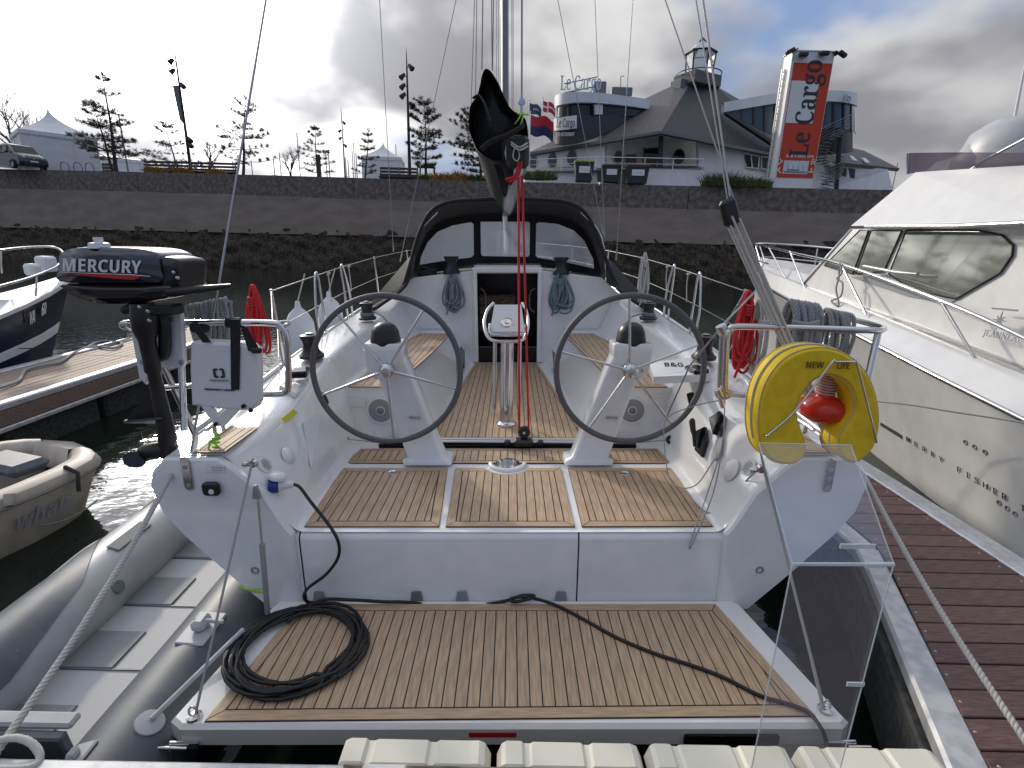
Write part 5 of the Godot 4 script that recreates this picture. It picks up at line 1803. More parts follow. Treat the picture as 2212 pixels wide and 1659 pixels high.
func dodger(Y: Node) -> void:
	var st := mb(true)
	var a := []
	for q in [[872, 618, -6.0], [889, 560, -6.1], [905, 505, -6.2], [930, 458, -6.25], [970, 437, -6.3], [1040, 431, -6.3], [1100, 430, -6.3], [1160, 431, -6.3], [1225, 437, -6.3], [1265, 460, -6.25], [1290, 508, -6.2], [1310, 562, -6.1], [1335, 622, -6.0]]: a.append(bz(q[0], q[1], q[2]))
	var b := []
	for q in [[893, 590, -7.1], [898, 562, -7.1], [915, 520, -7.1], [938, 492, -7.1], [975, 474, -7.1], [1040, 466, -7.1], [1100, 465, -7.1], [1150, 466, -7.1], [1215, 474, -7.1], [1252, 492, -7.1], [1275, 520, -7.1], [1290, 562, -7.1], [1297, 592, -7.1]]: b.append(bz(q[0], q[1], q[2]))
	var A := smoothed(a, 4)
	var Bb := smoothed(b, 4)
	var mid := []
	for i in A.size(): mid.append(A[i].lerp(Bb[i], .5) + Vector3(0, .035, 0))
	loft(st, [A, mid, Bb])
	var d := obj("spray_hood", st, M.canvas, Y)
	st = mb(true)
	tube(st, A, .022, 8)
	tube(st, Bb, .02, 8)
	obj("piped_edge", st, M.canvas, d)
	# front panel with three clear windows
	var zf := -7.1
	var P2 := func(list: Array) -> PackedVector2Array:
		var o := PackedVector2Array()
		for q in list:
			var v := bz(q[0], q[1], zf)
			o.append(Vector2(v.x, v.y))
		return o
	var outer := PackedVector2Array()
	for v: Vector3 in Bb: outer.append(Vector2(v.x, v.y))
	for q in [[1297, 600], [1160, 572], [1095, 568], [1030, 570], [893, 596]]:
		var v := bz(q[0], q[1], zf)
		outer.append(Vector2(v.x, v.y))
	var holes := [P2.call([[907, 572], [909, 556], [924, 523], [945, 501], [978, 487], [1017, 480], [1023, 484], [1024, 550], [1018, 556], [960, 563]]), P2.call([[1038, 479], [1142, 479], [1145, 483], [1144, 550], [1141, 555], [1042, 553], [1039, 549]]), P2.call([[1158, 483], [1165, 480], [1205, 484], [1240, 498], [1262, 520], [1282, 562], [1283, 580], [1220, 566], [1162, 557], [1157, 552]])]
	st = mb()
	for q in holed(outer, holes): prism(st, q, .012, Transform3D(Basis(), Vector3(0, 0, zf)))
	obj("front_panel", st, M.canvas, d)
	for h in holes:
		st = mb()
		prism(st, inset(h, -.012), .003, Transform3D(Basis(), Vector3(0, 0, zf - .006)))
		obj("clear_window", st, M.vinyl, d)
	# side wings down to the coamings
	for s in [[[905, 505, -6.2], [889, 560, -6.1], [872, 618, -6.0], [806, 668, -5.5], [795, 660, -5.6], [880, 560, -6.5], [898, 545, -7.1]], [[1290, 508, -6.2], [1310, 562, -6.1], [1335, 622, -6.0], [1398, 668, -5.5], [1410, 660, -5.6], [1322, 565, -6.5], [1294, 545, -7.1]]]:
		st = mb(true)
		var L := []
		for q in s: L.append(bz(q[0], q[1], q[2]))
		tube(st, smoothed([L[1], L[2], L[3]], 5), [.05, .052, .055, .057, .06, .06, .062, .064, .066, .068, .07], 8, false, .35)
		for tr in [[0, 1, 6], [1, 5, 6], [1, 2, 5], [2, 4, 5], [2, 3, 4]]:
			st.add_vertex(L[tr[0]]); st.add_vertex(L[tr[1]]); st.add_vertex(L[tr[2]])
		obj("side_wing", st, M.canvas, d)
		st = mb(true)
		var dx := -1.0 if s[0][0] < 1000 else 1.0
		tube(st, smoothed([bz(1106 + dx * 210 - 6, 600, -6.4), bz(1106 + dx * 205 - 6, 540, -6.35), bz(1106 + dx * 190 - 6, 495, -6.3), bz(1106 + dx * 155 - 6, 458, -6.3)], 5), .012, 8)
		obj("frame_tube", st, M.steel, d)

func rig(Y: Node) -> void:
	var st := mb(true)
	var m0 := Vector3(-.105, 1.85, -8.5)
	var mt := Vector3(-.105, 17.2, -8.9)
	tube(st, [m0, mt], [.115, .10], 16, false, .5)
	var mast := obj("mast", st, M.mast_grey, Y)
	st = mb(true)
	for dx in [[-.13, .1], [-.10, .12], [.11, .1], [.13, .1]]: tube(st, [m0 + Vector3(dx[0], .1, dx[1]), mt + Vector3(dx[0] * .7, 0, dx[1])], .005, 5)
	obj("halyard", st, M.rope_white, mast)
	st = mb()
	box(st, Vector3(-.09, 1.9, -8.5), Vector3(.3, .1, .36), Basis(), .02)
	obj("mast_collar", st, M.black, mast)
	# halyards and lazyjacks left of the mast
	for q in [[1025, 0, 1017, 250, -5.5], [1030, 0, 1027, 230, -5.5], [1043, 0, 1041, 150, -3.9], [1062, 0, 1063, 145, -4.6], [1066, 0, 1064, 152, -4.0]]:
		st = mb(true)
		tube(st, [bz(q[0], q[1], q[4]) + (bz(q[0], q[1], q[4]) - bz(q[2], q[3], q[4])) * 1.2, bz(q[2], q[3], q[4])], .004, 5)
		obj("lazy_jack", st, M.rope_grey, Y)
	st = mb(true)
	tube(st, [bz(1127, 0, -3.7) + Vector3(0, 2, -.3), bz(1127, 205, -3.7)], .006, 6)
	var tl := obj("topping_lift", st, M.rope_grey, Y)
	st = mb(true)
	var tb := bz(1127, 220, -3.7)
	lathe(st, [Vector2(0, -.012), Vector2(.022, -.01), Vector2(.024, 0), Vector2(.022, .01), Vector2(0, .012)], Transform3D(Basis(Vector3.RIGHT, PI / 2), tb), 14)
	tube(st, [tb + Vector3(0, .05, 0), tb, tb + Vector3(0, -.08, 0)], .009, 6)
	obj("lift_block", st, M.alu, tl)
	# shrouds and lifting tackle, pixel ends on the chainplates' planes
	st = mb(true)
	for q in [[820, 0, 850, 545, -8.4], [985, 0, 864, 565, -7.6], [1205, 0, 1303, 505, -8.2], [1285, 0, 1306, 512, -8.4], [1367, 0, 1331, 562, -7.6]]:
		var a := bz(q[0], q[1], q[4])
		var b := bz(q[2], q[3], q[4])
		st = mb(true)
		tube(st, [a + (a - b) * .9, b], .0052, 6)
		tube(st, [b, b + (a - b) * .045], .011, 6)
		obj("shroud", st, M.wire, Y)
	# split backstay: plain leg to port, purchase to starboard
	st = mb(true)
	var top := Vector3(-.09, 16.9, -8.9)
	var pl := bz(412, 980, -2.36)
	tube(st, [top, pl], .0062, 6)
	obj("backstay", st, M.wire, Y)
	var pr := bz(1785, 985, -2.36)
	var pb := bz(1574, 452, -2.75)
	st = mb(true)
	tube(st, [top + Vector3(.05, 0, 0), pb + Vector3(0, .06, 0)], .006, 6)
	tube(st, [top + Vector3(-.15, -.5, 0), pb + Vector3(-.012, .05, 0)], .004, 5)
	tube(st, [bz(1437, 0, -3.2) + (bz(1437, 0, -3.2) - pb) * 1.5, bz(1437, 0, -3.2), pb + Vector3(.03, .03, 0)], .004, 5)
	var bs := obj("backstay", st, M.wire, Y)
	st = mb()
	var dirp := (pr - pb).normalized()
	box(st, pb + dirp * .02, Vector3(.085, .14, .05), Basis(Vector3.BACK, .36), .015)
	obj("purchase_block", st, M.black, bs)
	st = mb(true)
	for i in 6:
		var o := Vector3(-.034 + i * .0135, -.01 * (i % 2), .02 * ((i % 3) - 1))
		tube(st, [pb + o + dirp * .04, pr + o * .55 + Vector3(0, .1, 0)], .0062, 6)
	obj("purchase_line", st, M.rope_white, bs)
	st = mb()
	box(st, pr + Vector3(0, .08, 0), Vector3(.075, .12, .045), Basis(Vector3.BACK, .36), .015)
	obj("lower_block", st, M.black, bs)
	# boom under the stack bag
	st = mb(true)
	var be := bz(1118, 330, -3.62)
	tube(st, [be, Vector3(-.09, 2.62, -8.3)], .085, 14, false, 1.3)
	var boom := obj("boom", st, M.alu, Y)
	st = mb()
	box(st, be + Vector3(0, 0, .02), Vector3(.15, .2, .05), Basis(), .03)
	obj("boom_end", st, M.black, boom)
	st = mb(true)
	var eb := bz(1120, 372, -3.6)
	tube(st, [be + Vector3(-.01, -.1, .03), eb], .012, 6)
	lathe(st, [Vector2(0, -.014), Vector2(.03, -.012), Vector2(.034, 0), Vector2(.03, .012), Vector2(0, .014)], Transform3D(Basis(Vector3.RIGHT, PI / 2), eb), 16)
	obj("boom_block", st, M.alu, boom)
	st = mb(true)
	for q in [[1120, 375, 1122, 925], [1128, 375, 1142, 925]]: tube(st, [bz(q[0], q[1], -3.6), bz(q[2], q[3], -3.45)], .008, 6)
	tube(st, smoothed([bz(1121, 350, -3.58), bz(1112, 380, -3.55), bz(1092, 388, -3.55)], 5), .009, 6)
	tube(st, smoothed([bz(1127, 350, -3.58), bz(1118, 382, -3.55), bz(1100, 392, -3.55)], 5), .009, 6)
	obj("mainsheet", st, M.rope_red, Y)
	# stack bag: open end facing aft
	var ol := []
	for q in [[1050, 147], [1062, 155], [1076, 180], [1090, 210], [1106, 236], [1128, 250], [1139, 265], [1140, 300], [1130, 325], [1108, 345], [1092, 352], [1072, 350], [1048, 338], [1030, 318], [1016, 286], [1013, 250], [1018, 225], [1030, 208], [1038, 180], [1043, 158]]: ol.append(bz(q[0], q[1], -3.62))
	ol = smoothed(ol, 3, true)
	var c := Vector3.ZERO
	for v: Vector3 in ol: c += v / ol.size()
	var secs := []
	var nz := FastNoiseLite.new()
	nz.seed = 3; nz.frequency = 3.0
	for k in [[0.0, 1.0], [.12, 1.02], [.4, .98], [.9, .95], [2.0, .9], [3.4, .8], [4.6, .62]]:
		var sec := []
		for v: Vector3 in ol:
			var w: Vector3 = c + (v - c) * k[1] * (1.0 + .05 * nz.get_noise_3d(v.x * 3, v.y * 3, k[0] * 1.3)) + Vector3(-.03 * k[0] / 4.6, -.04 * k[0], -k[0])
			sec.append(w)
		secs.append(sec)
	st = mb(true)
	loft(st, secs, true, false)
	var bag := obj("stack_bag", st, M.canvas, Y)
	# folded sail and its cover lining inside the mouth
	st = mb(true)
	var back := []
	for v: Vector3 in ol: back.append(c + (v - c) * .9 + Vector3(0, -.01, -.14))
	var core := []
	for v: Vector3 in ol: core.append(c + (v - c) * .35 + Vector3(.0, .02, -.05 + .02 * nz.get_noise_3d(v.x * 8, v.y * 8, 0)))
	loft(st, [back, core], true, false)
	st.set_smooth_group(2)
	for i in core.size():
		st.add_vertex(c + Vector3(0, .02, -.04)); st.add_vertex(core[i]); st.add_vertex(core[(i + 1) % core.size()])
	obj("folded_end", st, M.canvas, bag)
	st = mb(true)
	tube(st, smoothed([bz(1022, 212, -3.6), bz(1034, 206, -3.58), bz(1046, 222, -3.56), bz(1054, 246, -3.56), bz(1060, 262, -3.56)], 5), .013, 8, false, .5)
	obj("zip_strap", st, M.rubber, bag)
	st = mb(true)
	tube(st, smoothed([bz(1040, 322, -3.56), bz(1062, 305, -3.54), bz(1100, 290, -3.54), bz(1132, 270, -3.56)], 6), .028, 10, false, .5)
	obj("rolled_hem", st, M.canvas, bag)
	st = mb()
	slab(st, [bz(1066, 350, -3.7), bz(1098, 352, -3.7), bz(1100, 390, -3.75), bz(1094, 425, -3.75), bz(1087, 424, -3.75)], .06)
	obj("hanging_flap", st, M.canvas, bag)
	st = mb(true)
	for q in [[1128, 240, 1112, 268], [1130, 244, 1122, 276], [1118, 246, 1142, 248]]: tube(st, smoothed([bz(q[0], q[1], -3.6), bz((q[0] + q[2]) * .5 + 2, (q[1] + q[3]) * .5, -3.56), bz(q[2], q[3], -3.57)], 4), .005, 5)
	obj("lime_tie", st, M.rope_lime, bag)
	st = mb(true)
	for q in [[1104, 312, 1140, 316, 324], [1104, 307, 1139, 309, 318]]: tube(st, smoothed([bz(q[0], q[1], -3.55), bz((q[0] + q[2]) * .5, q[4], -3.5), bz(q[2], q[3], -3.55)], 5), .006, 6)
	tube(st, smoothed([bz(1112, 318, -3.53), bz(1108, 338, -3.52), bz(1116, 348, -3.52), bz(1122, 338, -3.52), bz(1119, 322, -3.52)], 5), .004, 6)
	obj("reef_tie", st, M.rope_white, bag)
	st = mb(true)
	lathe(st, [Vector2(0, .15), Vector2(.035, .12), Vector2(.045, 0), Vector2(.03, -.12), Vector2(0, -.15)], Transform3D(Basis(Vector3.BACK, .12), bz(1098, 350, -3.68)), 16)
	obj("sail_clew", st, M.canvas, bag)
	st = mb(true)
	tube(st, [Vector3(-.09, 2.0, -8.3), Vector3(-.09, 2.55, -6.6)], .035, 10)
	obj("boom_vang", st, M.alu, Y)
	st = mb(true)
	tube(st, [bz(1094, 396, -3.8), bz(1092, 430, -6.6)], .02, 8)
	obj("vang_strut", st, M.alu, Y)

func stanchion(Y: Node, base: Vector3, top: Vector3) -> void:
	var st := mb(true)
	tube(st, [base, top], .0125, 10)
	lathe(st, [Vector2(.03, 0), Vector2(.028, .01), Vector2(.018, .03), Vector2(.016, .05)], Transform3D(Basis(), base), 12)
	lathe(st, [Vector2(.013, -.01), Vector2(.015, .0), Vector2(.012, .014), Vector2(0, .018)], Transform3D(Basis(), top), 10)
	obj("stanchion", st, M.steel, Y)
func rails(Y: Node) -> void:
	var st: SurfaceTool
	# stanchions stand on the deck edge
	var sl := [[648, 737, 620, 583], [869, 580, 868, 518], [818, 600, 815, 535]]
	var L := []
	for q in [[-3.95], [-5.15], [-5.95], [-7.4], [-9.0], [-10.6], [-12.4]]: L.append(q[0])
	for s: float in [-1.0, 1.0]:
		var tops := []
		var mids := []
		for z: float in L:
			var b := Vector3(xc(z) + s * (bd(z) - .11), yd(z), z)
			var t := b + Vector3(s * .03, .60, 0)
			tops.append(t)
			mids.append(b.lerp(t, .52))
			if z > -5.0 or z < -6.5: stanchion(Y, b, t)
			else:   # gate: a hooped brace
				st = mb(true)
				var o := Vector3(0, 0, .18 if z > -5.5 else -.18)
				tube(st, smoothed([b, b.lerp(t, .5), t + Vector3(0, -.02, 0), t + o * .4, (b + o).lerp(t + o, .5), b + o], 4), .0125, 8)
				obj("gate_stanchion", st, M.steel, Y)
		var back := bz(590 if s < 0 else 1566, 705, -2.62)
		st = mb(true)
		tops.push_front(back)
		tops.append(Vector3(xc(-13.3), 2.3, -13.4))
		tube(st, tops, .0045, 6)
		obj("lifeline", st, M.wire, Y)
		st = mb(true)
		mids.push_front(back + Vector3(0, -.28, 0))
		mids.append(Vector3(xc(-13.3), 1.98, -13.4))
		tube(st, mids, .004, 6)
		obj("lifeline", st, M.wire, Y)
		for i in 2:   # gate lashings
			st = mb(true)
			var q: Vector3 = tops[2 + i]
			tube(st, smoothed([q + Vector3(0, 0, -.28), q + Vector3(0, -.12, -.30), q + Vector3(.01, -.3, -.28)], 4), .006, 6)
			tube(st, smoothed([q + Vector3(0, .015, -.25), q + Vector3(.02, .0, -.27), q + Vector3(-.01, -.015, -.29), q + Vector3(.015, .01, -.31)], 3), .009, 6)
			obj("lashing", st, M.rope_white, Y)
		st = mb(true)
		var edge := []
		for i in 24:
			var z := -2.6 - i * .47
			edge.append(Vector3(xc(z) + s * (bd(z) - .085 * bd(z) / 1.8), yd(z) + .012, z))
		tube(st, edge, .016, 6)
		obj("toe_rail", st, M.alu, Y)
	# pushpits
	st = mb(true)
	var z := -2.55
	tube(st, smoothed([bz(300, 700, z), bz(392, 698, z), bz(480, 697, z), bz(585, 698, z), bz(608, 706, z), bz(619, 728, z), bz(622, 780, z), bz(623, 832, z), bz(618, 845, z), bz(605, 851, z), bz(545, 852, z)], 6), .0165, 12)
	var pp := obj("pushpit", st, M.steel, Y)
	st = mb(true)
	tube(st, smoothed([bz(300, 700, z), bz(272, 698, z), bz(266, 704, -2.65), bz(300, 712, -3.0), bz(400, 708, -3.5)], 5), .0165, 10)
	obj("side_rail", st, M.steel, pp)
	st = mb(true)
	tube(st, [bz(390, 700, z), bz(392, 780, z), bz(398, 930, -2.45)], .0165, 10)
	obj("leg", st, M.steel, pp)
	st = mb(true)
	tube(st, [bz(312, 705, z), Vector3(-1.74, 1.18, -2.6)], .0165, 10)
	obj("leg", st, M.steel, pp)
	st = mb(true)
	tube(st, [bz(345, 838, z), bz(430, 832, z)], .014, 8)
	obj("cross_tube", st, M.steel, pp)
	st = mb(true)
	tube(st, smoothed([bz(588, 698, z), bz(620, 694, z), bz(622, 702, z), bz(590, 703, z)], 4), .007, 6)
	obj("line_loop", st, M.steel, pp)
	st = mb(true)
	tube(st, smoothed([bz(1640, 857, z), bz(1585, 852, z), bz(1571, 845, z), bz(1566, 832, z), bz(1568, 770, z), bz(1570, 730, z), bz(1577, 714, z), bz(1592, 706, z), bz(1700, 708, z), bz(1800, 711, z), bz(1888, 714, z), bz(1905, 713, -2.6), bz(1905, 708, -2.7), bz(1870, 697, -2.95), bz(1832, 688, -3.2)], 6), .0165, 12)
	var p2 := obj("pushpit", st, M.steel, Y)
	st = mb(true)
	tube(st, [bz(1898, 714, -2.57), bz(1872, 830, -2.5), Vector3(1.70, 1.18, -2.5)], .0165, 10)
	obj("leg", st, M.steel, p2)
	st = mb(true)
	tube(st, [bz(1560, 706, -2.6), bz(1554, 850, -2.6), bz(1562, 880, -2.6)], .013, 10)
	obj("leg", st, M.steel, p2)
	st = mb(true)
	tube(st, [bz(1832, 690, -3.2), Vector3(1.74, 1.22, -3.2)], .0145, 10)
	obj("leg", st, M.steel, p2)
	for q in [[1560, 712], [1556, 848], [1566, 850]]:
		st = mb(true)
		var p := bz(q[0], q[1], -2.58)
		lathe(st, [Vector2(0, -.026), Vector2(.026, -.024), Vector2(.03, 0), Vector2(.026, .024), Vector2(0, .026)], Transform3D(Basis(Vector3.BACK, .5), p), 12)
		obj("clamp", st, M.steel, p2)
	st = mb(true)
	tube(st, [bz(1563, 700, -2.6), bz(1490, 790, -2.9), bz(1440, 900, -2.9)], .005, 6)
	tube(st, [bz(1640, 620, -3.4), bz(1563, 700, -2.6)], .0065, 6)
	obj("rail_line", st, M.wire, p2)
	st = mb(true)   # short yellow rail end behind the lifebuoy
	tube(st, [bz(1640, 858, z), bz(1700, 858, z), bz(1830, 858, z)], .014, 8)
	obj("yellow_rail_cover", st, M.yellow, p2)
	# mooring cleats on the quarters
	for q in [[-1.62, -2.62], [1.6, -2.62]]:
		st = mb(true)
		var p := Vector3(q[0], 1.2, q[1])
		tube(st, smoothed([p + Vector3(0, .045, .11), p + Vector3(0, .05, .05), p + Vector3(0, .05, -.05), p + Vector3(0, .045, -.11)], 3), .012, 8)
		tube(st, [p + Vector3(0, 0, .04), p + Vector3(0, .05, .035)], .012, 8)
		tube(st, [p + Vector3(0, 0, -.04), p + Vector3(0, .05, -.035)], .012, 8)
		obj("cleat", st, M.steel, Y)

# ---------- pontoons ----------
func twisted(st: SurfaceTool, pts: Array, r: float, pitch_len: float) -> void:   # three-strand rope along a path
	var path := []
	var d := 0.0
	var ds := pitch_len / 9.0
	for i in pts.size() - 1:
		var a: Vector3 = pts[i]
		var b: Vector3 = pts[i + 1]
		var n := maxi(1, int(a.distance_to(b) / ds))
		for k in n: path.append(a.lerp(b, float(k) / n))
	path.append(pts[pts.size() - 1])
	for s in 3:
		var q := []
		d = 0.0
		for i in path.size():
			var a: Vector3 = path[maxi(0, i - 1)]
			var b: Vector3 = path[mini(path.size() - 1, i + 1)]
			var t := (b - a).normalized()
			var u := t.cross(Vector3.UP).normalized()
			var v := t.cross(u)
			if i > 0: d += path[i].distance_to(path[i - 1])
			var an := TAU * (d / pitch_len + s / 3.0)
			q.append(path[i] + (u * cos(an) + v * sin(an)) * r * .52)
		tube(st, q, r * .55, 6)
func pontoons() -> void:
	rng.seed = 202
	var st: SurfaceTool
	# main pontoon the picture is taken from
	var t := thing("main_pontoon", "pontoon edge with white rubbing strip across the bottom of the view", "pontoon", Vector3(0, .3, .2))
	st = mb()
	box(st, Vector3(0, .3, .35), Vector3(9, .5, 3.0))
	obj("float", st, M.float_dark, t)
	for i in 20:
		st = mb()
		box(st, Vector3(0, .578, -1.03 + i * .145), Vector3(9, .03, .138), Basis(), .004)
		obj("plank", st, [M.dock_wood, M.dock_wood_b, M.dock_wood_c][i % 3], t)
	st = mb()
	box(st, Vector3(-2.55, .57, -1.17), Vector3(4.3, .06, .10), Basis(), .012)
	obj("edge_strip", st, M.dock_alu, t)
	st = mb()
	box(st, Vector3(.6, .545, -1.19), Vector3(2.2, .11, .06), Basis(), .008)
	obj("timber_edge", st, M.old_wood, t)
	st = mb()
	box(st, Vector3(-.36, .60, -1.15), Vector3(.14, .03, .12), Basis(), .006)
	obj("edge_bracket", st, M.dock_alu, t)
	for i in 4:   # moulded cream bumpers with notched tops
		var x0: float = [-.53, -.01, .485, .985][i]
		var x1: float = [-.03, .475, .975, 1.47][i]
		var prof := PackedVector2Array()
		var L := x1 - x0
		prof.append(Vector2(0, 0))
		for q in [[.03, .045], [.06, .055], [.17, .055], [.19, .045], [.22, .045], [.24, .052], [.58, .052], [.60, .043], [.63, .043], [.65, .052], [.86, .052], [.92, .054], [.96, .045]]: prof.append(Vector2(L * q[0], q[1]))
		prof.append(Vector2(L, 0))
		st = mb()
		prism(st, prof, .1, Transform3D(Basis(Vector3(1, 0, 0), Vector3(0, 1, 0), Vector3(0, 0, 1)), Vector3(x0, .542, -1.315)), .012)
		obj("bumper", st, M.fender_cream, t)
	# knotted line end on the near edge
	var kn := thing("mooring_line", "white three-strand mooring line from the port quarter to the pontoon edge", "rope", wy(2, 1600, .68))
	st = mb(true)
	var a := BX * bz(392, 985, -2.4)
	var b := wz(0, 1602, -1.24)
	var dirr := b - a
	var pts := []
	for i in 21: pts.append(a + dirr * (i / 20.0 * 1.12) + Vector3(0, -.05 * sin(PI * i / 20.0), 0))
	twisted(st, pts, .0125, .05)
	obj("rope", st, M.rope_white, kn)
	st = mb(true)
	var kc := wz(40, 1648, -1.2)
	var kp := []
	for i in 40: kp.append(kc + Vector3(.11 * sin(i * .55) - .05, .02 + .02 * cos(i * 1.1), .05 * cos(i * .55)))
	twisted(st, smoothed(kp, 2), .011, .045)
	obj("knot", st, M.rope_white, kn)
	# finger pontoon beside the motor boat
	var f := thing("finger_pontoon", "narrow finger pontoon of wet dark red boards between the yacht and motor boat", "pontoon", Vector3(2.5, .3, -6))
	var y := .55
	var z := -1.22
	var left := func(zz: float) -> float: return lerpf(2.16, 1.62, clampf((zz + 2.54) / 1.27, 0, 1)) if zz > -2.54 else 2.16
	while z > -13.0:
		var z1 := z - .118 - rng.randf() * .012
		st = mb()
		var P := PackedVector2Array([Vector2(left.call(z) + .004, -z - .0), Vector2(2.775, -z), Vector2(2.775, -z1 - .007), Vector2(left.call(z1) + .004, -z1 - .007)])
		prism(st, P, .03, Transform3D(UPX, Vector3(0, y - .03 + rng.randf() * .004, 0)), .003)
		obj("plank", st, [M.dock_wood, M.dock_wood_b, M.dock_wood_c][rng.randi() % 3], f)
		for sx: float in [left.call(z) + .05, 2.72]:
			if z > -5:
				st = mb()
				lathe(st, [Vector2(0, .003), Vector2(.005, .002), Vector2(.006, 0)], Transform3D(Basis(), Vector3(sx, y + .003, (z + z1) * .5)), 8)
				obj("screw", st, M.galv, f)
		z = z1
	st = mb()
	box(st, Vector3(2.86, y - .03, -7.2), Vector3(.16, .07, 12.0), Basis(), .012)
	obj("edge_beam", st, M.dock_alu, f)
	st = mb()
	box(st, Vector3(2.09, y - .03, -7.8), Vector3(.13, .07, 10.5), Basis(), .012)
	obj("edge_beam", st, M.dock_alu, f)
	st = mb()
	prism(st, PackedVector2Array([Vector2(2.155, 2.54), Vector2(2.025, 2.56), Vector2(1.94, 2.32), Vector2(1.47, 1.22), Vector2(1.615, 1.22)]), .07, Transform3D(UPX, Vector3(0, y - .065, 0)), .012)
	obj("flared_bracket", st, M.dock_alu, f)
	st = mb()
	prism(st, PackedVector2Array([Vector2(2.0, 2.56), Vector2(1.925, 2.36), Vector2(1.44, 1.22), Vector2(1.5, 1.22), Vector2(2.03, 2.5)]), .34, Transform3D(UPX, Vector3(0, y - .41, 0)), .01)
	obj("bracket_web", st, M.float_dark, f)
	st = mb()
	box(st, Vector3(2.46, .26, -7.6), Vector3(.72, .5, 10.6), Basis(), .03)
	obj("float", st, M.float_dark, f)
	# line from the yacht's starboard quarter down to the finger
	var m2 := thing("mooring_line", "white three-strand mooring line crossing the dark red boards", "rope", wy(2212, 1600, .6))
	st = mb(true)
	a = BX * bz(1862, 1018, -2.4)
	b = wz(2205, 1585, -1.32)
	pts = []
	for i in 21: pts.append(a + (b - a) * (i / 20.0 * 1.25) + Vector3(0, -.035 * sin(PI * i / 16.0), 0))
	twisted(st, pts, .0115, .05)
	obj("rope", st, M.rope_white, m2)
	# finger pontoon on the other side
	var g := thing("finger_pontoon", "weathered tan finger pontoon with bright metal edges beside the navy boat", "pontoon", Vector3(-5.5, .3, -6))
	for i in 9:
		var x := -5.99 + i * .118
		for k in 3:
			st = mb()
			box(st, Vector3(x, y - .012 + rng.randf() * .003, -3.2 - k * 2.45), Vector3(.110, .03, 2.44), Basis(), .003)
			obj("plank", st, M.dock_tan, g)
	for x: float in [-6.11, -4.96]:
		st = mb()
		box(st, Vector3(x, y - .005, -5.2), Vector3(.12, .07, 7.0), Basis(), .012)
		obj("edge_beam", st, M.dock_alu, g)
	st = mb()
	box(st, Vector3(-4.92, y - .12, -5.2), Vector3(.04, .15, 7.0), Basis(), .005)
	obj("timber_fascia", st, M.old_wood, g)
	st = mb()
	box(st, Vector3(-4.91, y - .225, -5.2), Vector3(.05, .05, 7.0), Basis(), .01)
	obj("lower_beam", st, M.dock_alu, g)
	for i in 5:
		st = mb()
		box(st, Vector3(-5.5, .08, -2.6 - i * 1.32), Vector3(1.05, .5, 1.22), Basis(), .03)
		obj("float", st, M.float_dark, g)
	var r := thing("dock_rope", "grey rope lying in loose loops along the tan pontoon", "rope", Vector3(-5.7, y + .02, -6))
	st = mb(true)
	var q := []
	for p in [[0, 838], [40, 822], [55, 800], [90, 790], [130, 782], [160, 762], [200, 748], [245, 752], [262, 740], [215, 738], [190, 752], [240, 742], [290, 728]]: q.append(wy(p[0], p[1], y + .03))
	tube(st, smoothed(q, 7), .017, 7)
	obj("rope", st, M.rope_grey, r)

